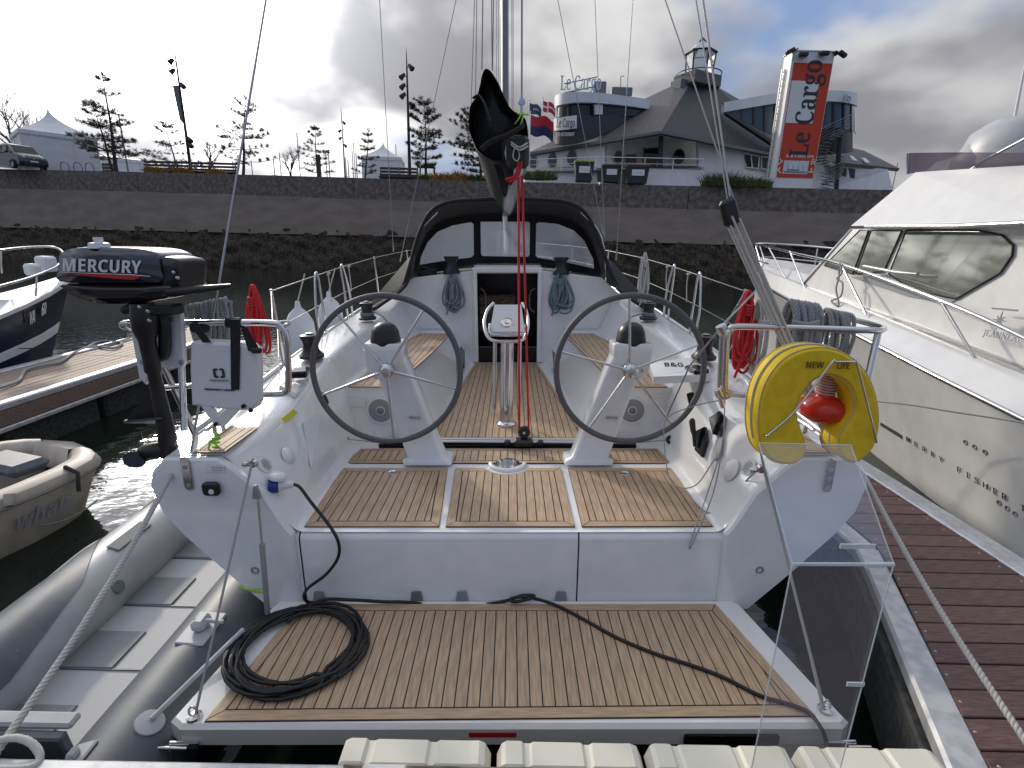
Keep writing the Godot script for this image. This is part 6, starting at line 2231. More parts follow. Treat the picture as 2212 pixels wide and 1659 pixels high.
# ---------- things on and around the yacht ----------
func outboard() -> void:
	var z := -2.42
	var base := bz(330, 700, z)
	var t := thing("outboard_motor", "dark navy outboard motor with red stripe clamped to the stern rail", "outboard motor", base, "", true)
	var outline := func(list: Array, zz: float) -> Array:
		var o := []
		for q in list: o.append(bz(q[0], q[1], z) + Vector3(0, 0, zz))
		return o
	var puff := func(list: Array, depth: float, called: String, m: Material, parent: Node, rr := .35) -> MeshInstance3D:
		var base_ := smoothed(outline.call(list, 0.0), 3, true)
		var c := Vector3.ZERO
		for v: Vector3 in base_: c += v / base_.size()
		var secs := []
		for k in 9:
			var a := -PI / 2 + PI * k / 8.0
			var zz := sin(a) * depth
			var sc := pow(maxf(cos(a), 0.0), rr) * .5 + .5 if k > 0 and k < 8 else .42
			var sec := []
			for v: Vector3 in base_: sec.append(c + (v - c) * lerpf(sc, 1.0, .35 if k > 0 and k < 8 else 0.0) + Vector3(0, 0, zz))
			secs.append(sec)
		for sec in secs:
			for i in sec.size(): sec[i] += Vector3(0, 0, -depth * .7)
		var s := mb(true)
		loft(s, secs, true, true)
		return obj(called, s, m, parent)
	var cw: MeshInstance3D = puff.call([[136, 610], [134, 580], [134, 552], [146, 540], [170, 534], [215, 532], [262, 533], [310, 536], [345, 546], [358, 560], [362, 585], [360, 611], [250, 612]], .155, "cowl", M.cowl_navy, t, .25)
	puff.call([[137, 612], [250, 613], [362, 613], [392, 618], [396, 630], [360, 645], [300, 655], [255, 657], [208, 653], [158, 636], [140, 622]], .15, "lower_pan", M.gloss_black, t)
	puff.call([[352, 556], [378, 556], [394, 566], [396, 592], [390, 625], [358, 628], [360, 590]], .12, "front_panel", M.black, t)
	var st := mb(true)
	lathe(st, [Vector2(0, .03), Vector2(.018, .03), Vector2(.02, .02), Vector2(.016, .008), Vector2(.04, .004), Vector2(.045, -.02)], Transform3D(Basis(), bz(214, 527, z)), 18)
	obj("pull_knob", st, M.white_plastic, t)
	var w := bz(238, 574, z) + Vector3(0, 0, .052)
	var wl := bz(152, 570, z).distance_to(bz(314, 570, z))
	words(t, "MERCURY", .056, Transform3D(Basis(Vector3.BACK, -.03), w), M.print_white, true, false, .22, 1.0)
	for s in [[[150, 586], [300, 591], [340, 595], [340, 596], [300, 593], [150, 587], "white"], [[178, 589], [262, 591], [322, 595], [306, 603], [262, 600], [200, 594], "red"], [[190, 591], [150, 589], [150, 590.5], [190, 592], "red"]]:
		st = mb()
		var P := PackedVector2Array()
		for i in s.size() - 1:
			var v := bz(s[i][0], s[i][1], z)
			P.append(Vector2(v.x, v.y))
		prism(st, P, .003, Transform3D(Basis(), Vector3(0, 0, z + .047)))
		obj("stripe", st, M.red_mat if s[s.size() - 1] == "red" else M.print_white, t)
	st = mb(true)   # tiller
	tube(st, [bz(350, 632, z), bz(400, 628, z + .05), bz(445, 624, z + .1), bz(500, 617, z + .15)], [.024, .022, .017, .009], 12)
	obj("tiller", st, M.black, t)
	st = mb(true)   # swivel head and leg
	var leg := []
	for q in [[306, 655, .05], [311, 680, .058], [315, 712, .055], [318, 735, .038], [326, 775, .036], [331, 800, .038], [333, 806, .03], [340, 840, .032], [347, 872, .035], [356, 914, .04], [362, 950, .043], [364, 985, .034]]: leg.append(q)
	var secs := []
	for q in leg:
		var c := bz(q[0], q[1], z)
		var sec := []
		for k in 14:
			var a := TAU * k / 14
			sec.append(c + Vector3(q[2] * cos(a) * .95, 0, q[2] * sin(a) * 1.1))
		secs.append(sec)
	loft(st, secs, true, true)
	obj("leg", st, M.black, t)
	st = mb()   # cavitation plate and skeg
	slab(st, [bz(266, 914, z + .05), bz(350, 906, z + .07), bz(352, 916, z - .06), bz(275, 910, z - .06)], .012)
	obj("cavitation_plate", st, M.black, t)
	st = mb()
	slab(st, [bz(324, 838, z), bz(338, 850, z), bz(350, 912, z), bz(272, 910, z)], .03)
	obj("leg_fairing", st, M.black, t)
	st = mb()
	slab(st, [bz(352, 990, z), bz(376, 980, z), bz(374, 1008, z), bz(362, 1014, z)], .012)
	obj("skeg", st, M.black, t)
	st = mb(true)
	var hub := bz(345, 972, z)
	lathe(st, [Vector2(0, -.09), Vector2(.03, -.08), Vector2(.045, -.02), Vector2(.045, .06), Vector2(.03, .1), Vector2(0, .12)], Transform3D(Basis(Vector3.BACK, PI / 2 + .15), hub), 16)
	obj("gear_case", st, M.black, t)
	for i in 3:
		var a := TAU * i / 3 + 1.9
		st = mb(true)
		var c := bz(316, 972, z)
		var bs := Basis(Vector3.RIGHT, a)
		var rows := []
		for u in 6:
			var row := []
			var rad := .025 + .018 * u
			var wd: float = [.018, .032, .042, .044, .036, .012][u]
			for v in 4: row.append(c + bs * Vector3((v - 1.5) * wd * .45 - .006 * u, rad, (v - 1.5) * wd * .6))
			rows.append(row)
		loft(st, rows)
		obj("propeller_blade", st, M.gloss_black, t)
	# clamp bracket
	st = mb(true)
	tube(st, smoothed([bz(330, 672, z - .05), bz(352, 690, z - .06), bz(356, 740, z - .06), bz(352, 765, z - .06), bz(335, 772, z - .05)], 4), .03, 8)
	box(st, bz(350, 668, z - .02), Vector3(.16, .05, .1), Basis(), .01)
	obj("clamp_bracket", st, M.black, t)
	st = mb(true)
	tube(st, [bz(268, 672, z), bz(290, 660, z)], .02, 8)
	obj("clamp_handle", st, M.black, t)
	for q in [[302, 663], [320, 672], [323, 692], [384, 600], [376, 588], [222, 633]]:
		st = mb()
		lathe(st, [Vector2(0, .008), Vector2(.008, .006), Vector2(.009, 0)], Transform3D(Basis(Vector3.RIGHT, PI / 2), bz(q[0], q[1], z + .03 if q[1] < 650 else z + .06)), 10)
		obj("bolt", st, M.steel, t)
	# white mounting board on the rail
	var mb_ := thing("outboard_bracket", "white plastic mounting board between outboard and stern rail", "bracket", bz(345, 860, -2.52), "", true)
	st = mb()
	var P := PackedVector2Array()
	for q in [[282, 690], [300, 684], [330, 700], [356, 690], [362, 668], [388, 665], [396, 680], [402, 782], [398, 792], [330, 794], [318, 830], [304, 815]]:
		var v := bz(q[0], q[1], -2.53)
		P.append(Vector2(v.x, v.y))
	prism(st, P, .03, Transform3D(Basis(), Vector3(0, 0, -2.545)), .006)
	obj("board", st, M.white_plastic, mb_)
	for q in [[372, 690], [393, 783], [308, 782]]:
		st = mb()
		lathe(st, [Vector2(0, .01), Vector2(.012, .008), Vector2(.014, 0)], Transform3D(Basis(Vector3.RIGHT, PI / 2), bz(q[0], q[1], -2.512)), 12)
		obj("bolt", st, M.galv, mb_)
func ladder_case() -> void:
	var z := -2.44
	var t := thing("emergency_ladder_case", "white plastic emergency ladder case strapped under the port stern rail", "ladder case", bz(480, 885, z), "", true)
	var P := PackedVector2Array()
	for q in [[409, 741], [420, 737], [520, 742], [540, 748], [552, 758], [554, 872], [547, 885], [520, 888], [470, 884], [412, 876], [408, 800]]:
		var v := bz(q[0], q[1], z)
		P.append(Vector2(v.x, v.y))
	var st := mb()
	prism(st, P, .09, Transform3D(Basis(), Vector3(0, 0, z - .09)), .014)
	obj("case", st, M.white_plastic, t)
	st = mb()
	var Q := PackedVector2Array()
	for q in [[424, 866], [442, 866], [470, 900], [505, 868], [532, 868], [482, 922], [462, 922]]:
		var v := bz(q[0], q[1], z)
		Q.append(Vector2(v.x, v.y))
	prism(st, Q, .025, Transform3D(Basis(), Vector3(0, 0, z - .03)), .004)
	obj("hook_plate", st, M.white_plastic, t)
	for q in [[467, 916], [527, 877], [543, 886]]:
		st = mb()
		lathe(st, [Vector2(0, .012), Vector2(.011, .01), Vector2(.012, 0)], Transform3D(Basis(Vector3.RIGHT, PI / 2), bz(q[0], q[1], z + .004)), 10)
		obj("rubber_foot", st, M.black, t)
	for s in [[[497, 690], [519, 690], [516, 842], [499, 842]], [[519, 702], [532, 706], [558, 752], [548, 760], [536, 758]], [[408, 700], [424, 694], [455, 740], [438, 740]]]:
		st = mb()
		var R := []
		for q in s: R.append(bz(q[0], q[1], z + .008))
		slab(st, R, .006)
		obj("strap", st, M.canvas, t)
	for q in [[433, 703], [508, 693]]:
		st = mb(true)
		var c := bz(q[0], q[1] + 4, -2.55)
		tube(st, [c + Vector3(-.04, 0, 0), c + Vector3(.03, 0, 0)], .027, 12)
		obj("strap_loop", st, M.canvas, t)
	st = mb()
	box(st, bz(554, 757, z + .01), Vector3(.05, .03, .03), Basis(), .008)
	obj("buckle", st, M.black, t)
	var lc := bz(473, 806, z + .003)
	for s: float in [-1.0, 1.0]:
		st = mb()
		var U := PackedVector2Array([Vector2(.005, .024), Vector2(.022, .024), Vector2(.028, .016), Vector2(.028, -.016), Vector2(.022, -.024), Vector2(.005, -.024), Vector2(.005, -.014), Vector2(.016, -.014), Vector2(.016, .014), Vector2(.005, .014)])
		for i in U.size(): U[i].x *= s
		prism(st, U, .002, Transform3D(Basis(), lc))
		obj("logo_half", st, M.print_dark, t)
	words(t, "OSCULATI", .011, Transform3D(Basis(Vector3.BACK, -.02), bz(473, 822, z + .004)), M.print_grey, false, false, 0, 1.35)
	words(t, "EMERGENCY LADDER", .009, Transform3D(Basis(Vector3.BACK, -.04), bz(474, 842, z + .004)), M.print_dark, true, false, .15, 1.2)
func lifebuoy() -> void:
	var z := -2.16
	var t := thing("horseshoe_lifebuoy", "yellow horseshoe lifebuoy hanging on the starboard stern rail", "lifebuoy", bz(1770, 1000, z), "", true)
	var ring := []
	for q in [[1690, 1003], [1668, 996], [1652, 978], [1643, 950], [1640, 915], [1644, 870], [1656, 830], [1678, 795], [1706, 770], [1740, 756], [1775, 752], [1812, 758], [1846, 776], [1874, 806], [1892, 845], [1901, 890], [1900, 930], [1890, 965], [1872, 988], [1852, 1000], [1832, 998], [1818, 985], [1812, 965], [1816, 945], [1828, 925], [1842, 905], [1850, 880], [1846, 855], [1834, 832], [1815, 818], [1792, 812], [1768, 818], [1745, 838], [1728, 865], [1723, 892], [1728, 920], [1738, 945], [1742, 970], [1734, 992], [1716, 1003]]: ring.append(bz(q[0], q[1], z))
	ring = smoothed(ring, 3, true)
	var P := PackedVector2Array()
	for v: Vector3 in ring: P.append(Vector2(v.x, v.y))
	var back := bz(1640, 880, z) - bz(1632, 874, z)
	var xf := Transform3D(Basis(Vector3.RIGHT, Vector3.UP, Vector3(.12, -.02, 1)), Vector3(-.015, .003, z - .125))
	var st := mb()
	prism(st, P, .125, xf, .012, true)
	var body := obj("buoyant_body", st, M.yellow, t)
	for e: float in [.012, .113]:
		st = mb(true)
		var pts := []
		for v in P: pts.append(xf * Vector3(v.x, v.y, e))
		tube(st, pts, .0035, 5, true)
		obj("piping", st, M.piping, body)
	st = mb(true)
	var mid := []
	for i in range(8, 70): mid.append(xf * Vector3(P[i].x, P[i].y, .06) + Vector3((P[i].x - 1.38) * .01, .004, 0))
	tube(st, mid, .005, 5)
	obj("edge_tape", st, M.rope_white, body)
	words(t, "NEW", .03, Transform3D(Basis(Vector3.BACK, -.02), bz(1774, 788, z) + Vector3(-.03, .0, .004)), M.print_olive, false, false, 0, .9)
	words(t, "LIFE", .026, Transform3D(Basis(Vector3.BACK, -.02), bz(1816, 790, z) + Vector3(.01, .0, .004)), M.print_olive, false, false, 0, .9)
	# wire holder in front
	var h := thing("lifebuoy_holder", "bent stainless wire holder round the yellow lifebuoy", "bracket", bz(1640, 945, z + .03), "", true)
	st = mb(true)
	var zz := z + .02
	tube(st, smoothed([bz(1625, 925, -2.3), bz(1655, 940, zz), bz(1662, 937, zz), bz(1720, 885, zz), bz(1795, 785, zz), bz(1805, 782, zz), bz(1845, 782, zz), bz(1851, 786, zz), bz(1890, 940, zz), bz(1893, 955, -2.3)], 4), .005, 8)
	obj("wire", st, M.steel, h)
	# red throwing light inside the horseshoe
	var r := thing("rescue_float", "red float wound with white line inside the lifebuoy", "float", bz(1777, 905, z - .2), "", true)
	st = mb(true)
	lathe(st, [Vector2(0, -.075), Vector2(.05, -.072), Vector2(.095, -.045), Vector2(.105, -.005), Vector2(.09, .03), Vector2(.05, .05), Vector2(.04, .06), Vector2(.038, .2), Vector2(.03, .27), Vector2(0, .28)], Transform3D(Basis(), bz(1778, 878, z - .14)), 26)
	obj("float_body", st, M.red_gloss, r)
	st = mb(true)
	var c0 := bz(1778, 878, z - .14)
	var hp := []
	for i in 90: hp.append(c0 + Vector3(.041 * cos(i * .7), .065 + i * .0015, .041 * sin(i * .7)))
	tube(st, hp, .0045, 5)
	obj("wound_line", st, M.rope_white, r)
func hank(called: String, label: String, grp: String, top: Array, loops: int, w: float, drop: float, r: float, m: Material, sd: int, dirx := Vector3.RIGHT) -> void:
	# a coiled line hung over a rail: long loops side by side
	rng.seed = sd
	var a: Vector3 = top[0]
	var b: Vector3 = top[1]
	var t := thing(called, label, "rope", a.lerp(b, .5) + Vector3(0, -drop, 0), grp, true)
	var st := mb(true)
	var pts := []
	for i in loops:
		var c := a.lerp(b, (i + .5) / loops)
		var d := drop * rng.randf_range(.82, 1.08)
		var ww := w * rng.randf_range(.7, 1.15)
		var jit := rng.randf_range(-1.0, 1.0) * absf(b.x - a.x) / loops * .9
		for k in 14:
			var an := TAU * k / 14.0
			var low := .5 - .5 * cos(an)
			var cx2 := (a.x + b.x) * .5
			pts.append(c + Vector3((cx2 - c.x) * .3 * low + jit * low + sin(an) * ww * .35 + k * (b.x - a.x) / loops / 14.0, -d * .5 + cos(an) * d * .55, sin(an) * ww + rng.randf_range(-.008, .008)))
	twisted(st, smoothed(pts, 2), r * 1.05, r * 4.4)
	obj("coil", st, m, t)
	st = mb(true)
	var c2 := a.lerp(b, .5)
	for i in 3:
		var y := -drop * (.22 + .03 * i)
		tube(st, smoothed([c2 + Vector3(-absf(b.x - a.x) * .42, y, w * .9), c2 + Vector3(0, y - .01, w * 1.35), c2 + Vector3(absf(b.x - a.x) * .42, y, w * .9)], 4), r, 6)
	obj("binding_turn", st, m, t)
func oval_coil(called: String, label: String, grp: String, top: Vector3, w: float, h: float, loops: int, r: float, m: Material, sd: int) -> void:
	# loops hung in a bunch from one point
	rng.seed = sd
	var t := thing(called, label, "rope", top + Vector3(0, -h, 0), grp, true)
	var st := mb(true)
	var pts := []
	for i in loops:
		var ww := w * rng.randf_range(.45, 1.05)
		var hh := h * rng.randf_range(.75, 1.05)
		var zo := .012 * i / loops * 6.0 + rng.randf_range(0, .02)
		var lean := rng.randf_range(-.25, .25) * w
		for k in 16:
			var an := TAU * k / 16.0
			var u := .5 - .5 * cos(an)
			pts.append(top + Vector3(sin(an) * ww * .5 * (.35 + .65 * u) + lean * u, -hh * u, zo * (.4 + u) + rng.randf_range(-.003, .003)))
	tube(st, smoothed(pts, 2), r, 7)
	obj("coil", st, m, t)
	st = mb(true)
	for i in 4: tube(st, smoothed([top + Vector3(-w * .22, -h * (.16 + .035 * i), .0), top + Vector3(0, -h * (.175 + .035 * i), .085), top + Vector3(w * .22, -h * (.16 + .035 * i), .0)], 5), r, 6)
	obj("binding_turn", st, m, t)
	st = mb(true)
	tube(st, smoothed([top + Vector3(w * .1, -h * .3, .08), top + Vector3(-w * .1, -h * .7, .1), top + Vector3(-w * .3, -h * 1.08, .07)], 5), r, 6)
	obj("tail_end", st, m, t)
func deck_things() -> void:
	rng.seed = 303
	var st: SurfaceTool
	outboard()
	ladder_case()
	lifebuoy()
	hank("rope_hank", "grey rope hank hung on the port rail behind the outboard", "rope hanks on the stern rails", [bz(402, 668, -2.7), bz(492, 650, -2.7)], 11, .05, .30, .011, M.rope_grey, 1)
	hank("rope_hank", "thick grey three-strand rope hank on the starboard rail above the lifebuoy", "rope hanks on the stern rails", [bz(1700, 655, -2.75), bz(1765, 665, -2.75)], 8, .06, .36, .0125, M.rope_grey, 2)
	hank("rope_hank", "smaller pale grey rope hank next to the thick one on the starboard rail", "rope hanks on the stern rails", [bz(1778, 672, -2.85), bz(1838, 684, -2.85)], 8, .05, .30, .01, M.rope_grey, 3)
	hank("rope_hank", "thin white line hank beside the red line on the starboard lifeline", "rope hanks on the stern rails", [bz(1635, 655, -3.2), bz(1660, 660, -3.2)], 7, .05, .42, .006, M.rope_white, 4)
	oval_coil("red_line_hank", "red line bundle tied to the port lifeline beside the backstay", "red line bundles", bz(548, 616, -3.2), .13, .43, 9, .0085, M.rope_red, 5)
	oval_coil("red_line_hank", "dark red line bundle hanging at the starboard purchase", "red line bundles", bz(1614, 628, -3.3), .15, .52, 10, .0095, M.rope_red, 6)
	oval_coil("sheet_coil", "grey flecked sheet coiled on the port side of the companionway", "coiled sheets at the companionway", bz(977, 588, -6.15), .26, .46, 12, .011, M.rope_fleck, 7)
	oval_coil("sheet_coil", "blue green flecked sheet coiled on the starboard side of the companionway", "coiled sheets at the companionway", bz(1210, 588, -6.15), .32, .47, 13, .012, M.rope_teal, 8)
	oval_coil("line_hank", "white line hank tied to the starboard guardrail gate", "", bz(1393, 546, -5.6), .12, .52, 7, .009, M.rope_white, 9)
	for q in [[975, 578], [1212, 580]]:
		var p := bz(q[0], q[1], -6.2)
		var w := thing("coil_bag", "small dark winch above the grey flecked sheet coil" if q[0] < 1000 else "small dark winch above the blue green sheet coil", "winch", p, "cabin top winches", true)
		st = mb(true)
		lathe(st, [Vector2(0, -.1), Vector2(.1, -.1), Vector2(.1, -.06), Vector2(.07, -.03), Vector2(.065, .05), Vector2(.09, .08), Vector2(.09, .1), Vector2(0, .105)], Transform3D(Basis(), p + Vector3(0, .03, 0)), 20)
		obj("drum", st, M.black, w)
		w.name = "cabin_winch" if q[0] < 1000 else "cabin_winch_001"
	var pr := bz(922, 602, -6.35)
	var rh := thing("rope_heap", "dark untidy heap of line on the cabin top under the spray hood", "rope", pr, "", true)
	st = mb(true)
	var hp := []
	for i in 70: hp.append(pr + Vector3(.14 * sin(i * 1.3) * rng.randf_range(.5, 1.0), .02 + .0016 * i * rng.randf_range(.6, 1.2), .1 * cos(i * 1.7)))
	tube(st, smoothed(hp, 3), .012, 6)
	obj("line", st, M.rope_black, rh)
	var lt := thing("lime_line", "lime green line knotted on the port quarter", "rope", bz(466, 985, -2.36), "", true)
	st = mb(true)
	hp = []
	for i in 26: hp.append(bz(466, 935 + i * 1.9, -2.38) + Vector3(.02 * sin(i * 1.9), .0, .018 * cos(i * 1.3)))
	tube(st, smoothed(hp, 3), .005, 6)
	tube(st, smoothed([bz(455, 950, -2.36), bz(450, 975, -2.34), bz(456, 990, -2.34)], 4), .005, 6)
	obj("line", st, M.rope_lime, lt)
	var l2 := thing("lime_tie", "lime green tie at the foot of the port gas strut", "rope", bz(540, 1278, -2.24), "", true)
	st = mb(true)
	tube(st, smoothed([bz(572, 1280, -2.24), bz(545, 1277, -2.22), bz(515, 1268, -2.22), bz(540, 1273, -2.2), bz(568, 1272, -2.22)], 4), .005, 6)
	obj("line", st, M.rope_lime, l2)
	# fenders hung over the port side by the gate
	for i in 2:
		var q: Array = [[735, 618], [802, 612]][i]
		var p := Vector3([-2.07, -2.12][i], 1.5, [-4.9, -5.9][i])
		var f := thing("fender", "white fender hanging outside the port rail, nearer the cockpit" if i == 0 else "white fender hanging outside the port rail beside the spray hood", "fender", p - Vector3(0, .7, 0), "fenders along the port side", true)
		st = mb(true)
		lathe(st, [Vector2(0, .16), Vector2(.02, .16), Vector2(.03, .1), Vector2(.09, .04), Vector2(.13, -.04), Vector2(.14, -.2), Vector2(.14, -.6), Vector2(.08, -.72), Vector2(0, -.74)], Transform3D(Basis(), p), 20)
		obj("body", st, M.fabric_white, f)
		st = mb(true)
		tube(st, [p + Vector3(0, .15, 0), p + Vector3(.1, .42, 0)], .007, 6)
		obj("lanyard", st, M.rope_white, f)
	# shore power cable
	var cb := thing("shore_power_cable", "black shore power cable coiled on the teak swim platform with a blue plug", "cable", by(645, 1410, .36), "", true)
	st = mb(true)
	var c := by(645, 1402, .362)
	var pts := []
	for i in 11 * 26:
		var k := i / 26
		var a := TAU * i / 26.0 + .9
		var rr: float = .275 + .026 * sin(k * 2.4) + .012 * sin(a * 2.0 + k) + .006 * sin(a * 3.0 + k * 1.7)
		var o := Vector3(.02 * sin(k * 1.9), 0, .018 * cos(k * 1.3))
		pts.append(c + o + Vector3(rr * cos(a), .010 + .0042 * (k % 6) + .004 * sin(a * 2 + k), rr * sin(a) * .92))
	tube(st, pts, .0085, 7)
	obj("coil", st, M.cable, cb)
	st = mb(true)
	var pl := bz(634, 1046, -2.42)
	tube(st, smoothed([pl, bz(648, 1053, -2.4), bz(672, 1085, -2.36), bz(712, 1136, -2.3), bz(731, 1172, -2.27), bz(730, 1205, -2.27), bz(705, 1240, -2.27), bz(668, 1268, -2.25), bz(657, 1285, -2.2), by(664, 1300, .375), by(690, 1302, .385)], 6), .0085, 8)
	obj("plug_lead", st, M.cable, cb)
	st = mb(true)
	var run := [by(620, 1345, .385), by(690, 1298, .39), by(760, 1296, .40), by(830, 1300, .375), bz(880, 1301, -2.27), bz(960, 1310, -2.29), bz(1050, 1305, -2.28), by(1100, 1296, .37), by(1125, 1287, .40), by(1152, 1286, .41), by(1148, 1292, .40), by(1112, 1300, .38), by(1104, 1293, .39), by(1140, 1290, .40), by(1200, 1307, .37), by(1265, 1340, .367), by(1330, 1376, .367), by(1410, 1410, .367), by(1490, 1436, .367), by(1560, 1462, .367), by(1640, 1502, .367), by(1700, 1520, .367), by(1745, 1538, .37), bz(1775, 1575, -1.545), bz(1786, 1610, -1.52), bz(1784, 1660, -1.35), bz(1775, 1720, -1.2)]
	tube(st, smoothed(run, 6), .0085, 8)
	obj("run", st, M.cable, cb)
	st = mb(true)
	var p0 := wallpt(585, 1050, -1.0)
	tube(st, [p0, p0.lerp(pl, .4), p0.lerp(pl, .45), pl], [.034, .034, .028, .016], 16)
	obj("plug", st, M.white_plastic, cb)
	st = mb(true)
	tube(st, [p0 + (p0 - pl) * .1, p0.lerp(pl, .34)], .037, 18)
	obj("blue_collar", st, M.blue_plug, cb)
	st = mb(true)
	lathe(st, [Vector2(0, .018), Vector2(.034, .016), Vector2(.042, .008), Vector2(.042, -.006), Vector2(0, -.008)], Transform3D(Basis(Vector3.BACK, -.2), p0.lerp(pl, .4) + Vector3(-.005, .048, 0)), 20)
	obj("hinged_cap", st, M.white_plastic, cb)
	# clear acrylic guard standing on the pontoon
	var ac := thing("acrylic_guard", "clear acrylic guard with a sloping top standing on the pontoon edge", "acrylic screen", wz(1780, 1659, -1.05))
	var A := wz(1712, 1219, -1.05)
	var B := wz(1931, 1219, -1.05)
	var top0 := wz(1640, 957, -1.24)
	var top1 := wz(1838, 962, -1.24)
	top0.y = (top0.y + top1.y) * .5
	top1.y = top0.y
	st = mb()
	slab(st, [A, B, Vector3(B.x, .6, B.z), Vector3(A.x, .6, A.z)], .005)
	obj("front_pane", st, M.acrylic, ac)
	st = mb()
	slab(st, [A + Vector3(0, .003, -.006), B + Vector3(0, .003, -.006), top1, top0], .005)
	obj("top_pane", st, M.acrylic, ac)
	var em := mat("acrylic_edge", Color(.80, .86, .88, .55), .1)
	em.transparency = BaseMaterial3D.TRANSPARENCY_ALPHA
	for e in [[A, B, .005], [A, Vector3(A.x, .6, A.z), .0016], [B, Vector3(B.x, .6, B.z), .0016], [top0, top1, .0016], [A, top0, .0016], [B, top1, .0016]]:
		st = mb(true)
		tube(st, [e[0], e[1]], e[2], 6)
		obj("polished_edge", st, em, ac)
	for q in [[1890, 1222], [1870, 1180], [1835, 1180], [1848, 1478]]:
		st = mb()
		box(st, wz(q[0], q[1], -1.055), Vector3(.045, .012, .004))
		obj("clear_tab", st, em, ac)

# ---------- neighbouring boats ----------
const MZ := [[-.5, 1.60, .95, 1.50], [-2.0, 1.60, 1.0, 1.48], [-3.2, 1.58, 1.07, 1.43], [-4.2, 1.56, 1.2, 1.28], [-5.3, 1.50, 1.34, 1.08], [-6.4, 1.40, 1.46, .84], [-7.6, 1.20, 1.56, .54], [-8.8, .90, 1.62, .26], [-9.8, .54, 1.66, .06], [-10.5, .22, 1.68, .01], [-10.9, .015, 1.70, .005]]
const MX := 5.22
func mhb(y: float, z: float) -> float:   # half beam of the motor boat's side at a height
	var yr := tab(MZ, z, 2)
	var t := clampf(y / yr, -.3, 1.0)
	return lerpf(tab(MZ, z, 3), tab(MZ, z, 1), pow(maxf(t, 0.0), 1.35)) + minf(t, 0.0) * .5
func hullpt(px: float, py: float) -> Vector3:   # where a pixel's ray meets the motor boat's near side
	var d := ray(px, py, true)
	var t := 2.0
	while t < 14.0:
		var p := CAM + d * t
		if p.x > MX - mhb(p.y, p.z): return p
		t += .004
	return CAM + d * 5.0
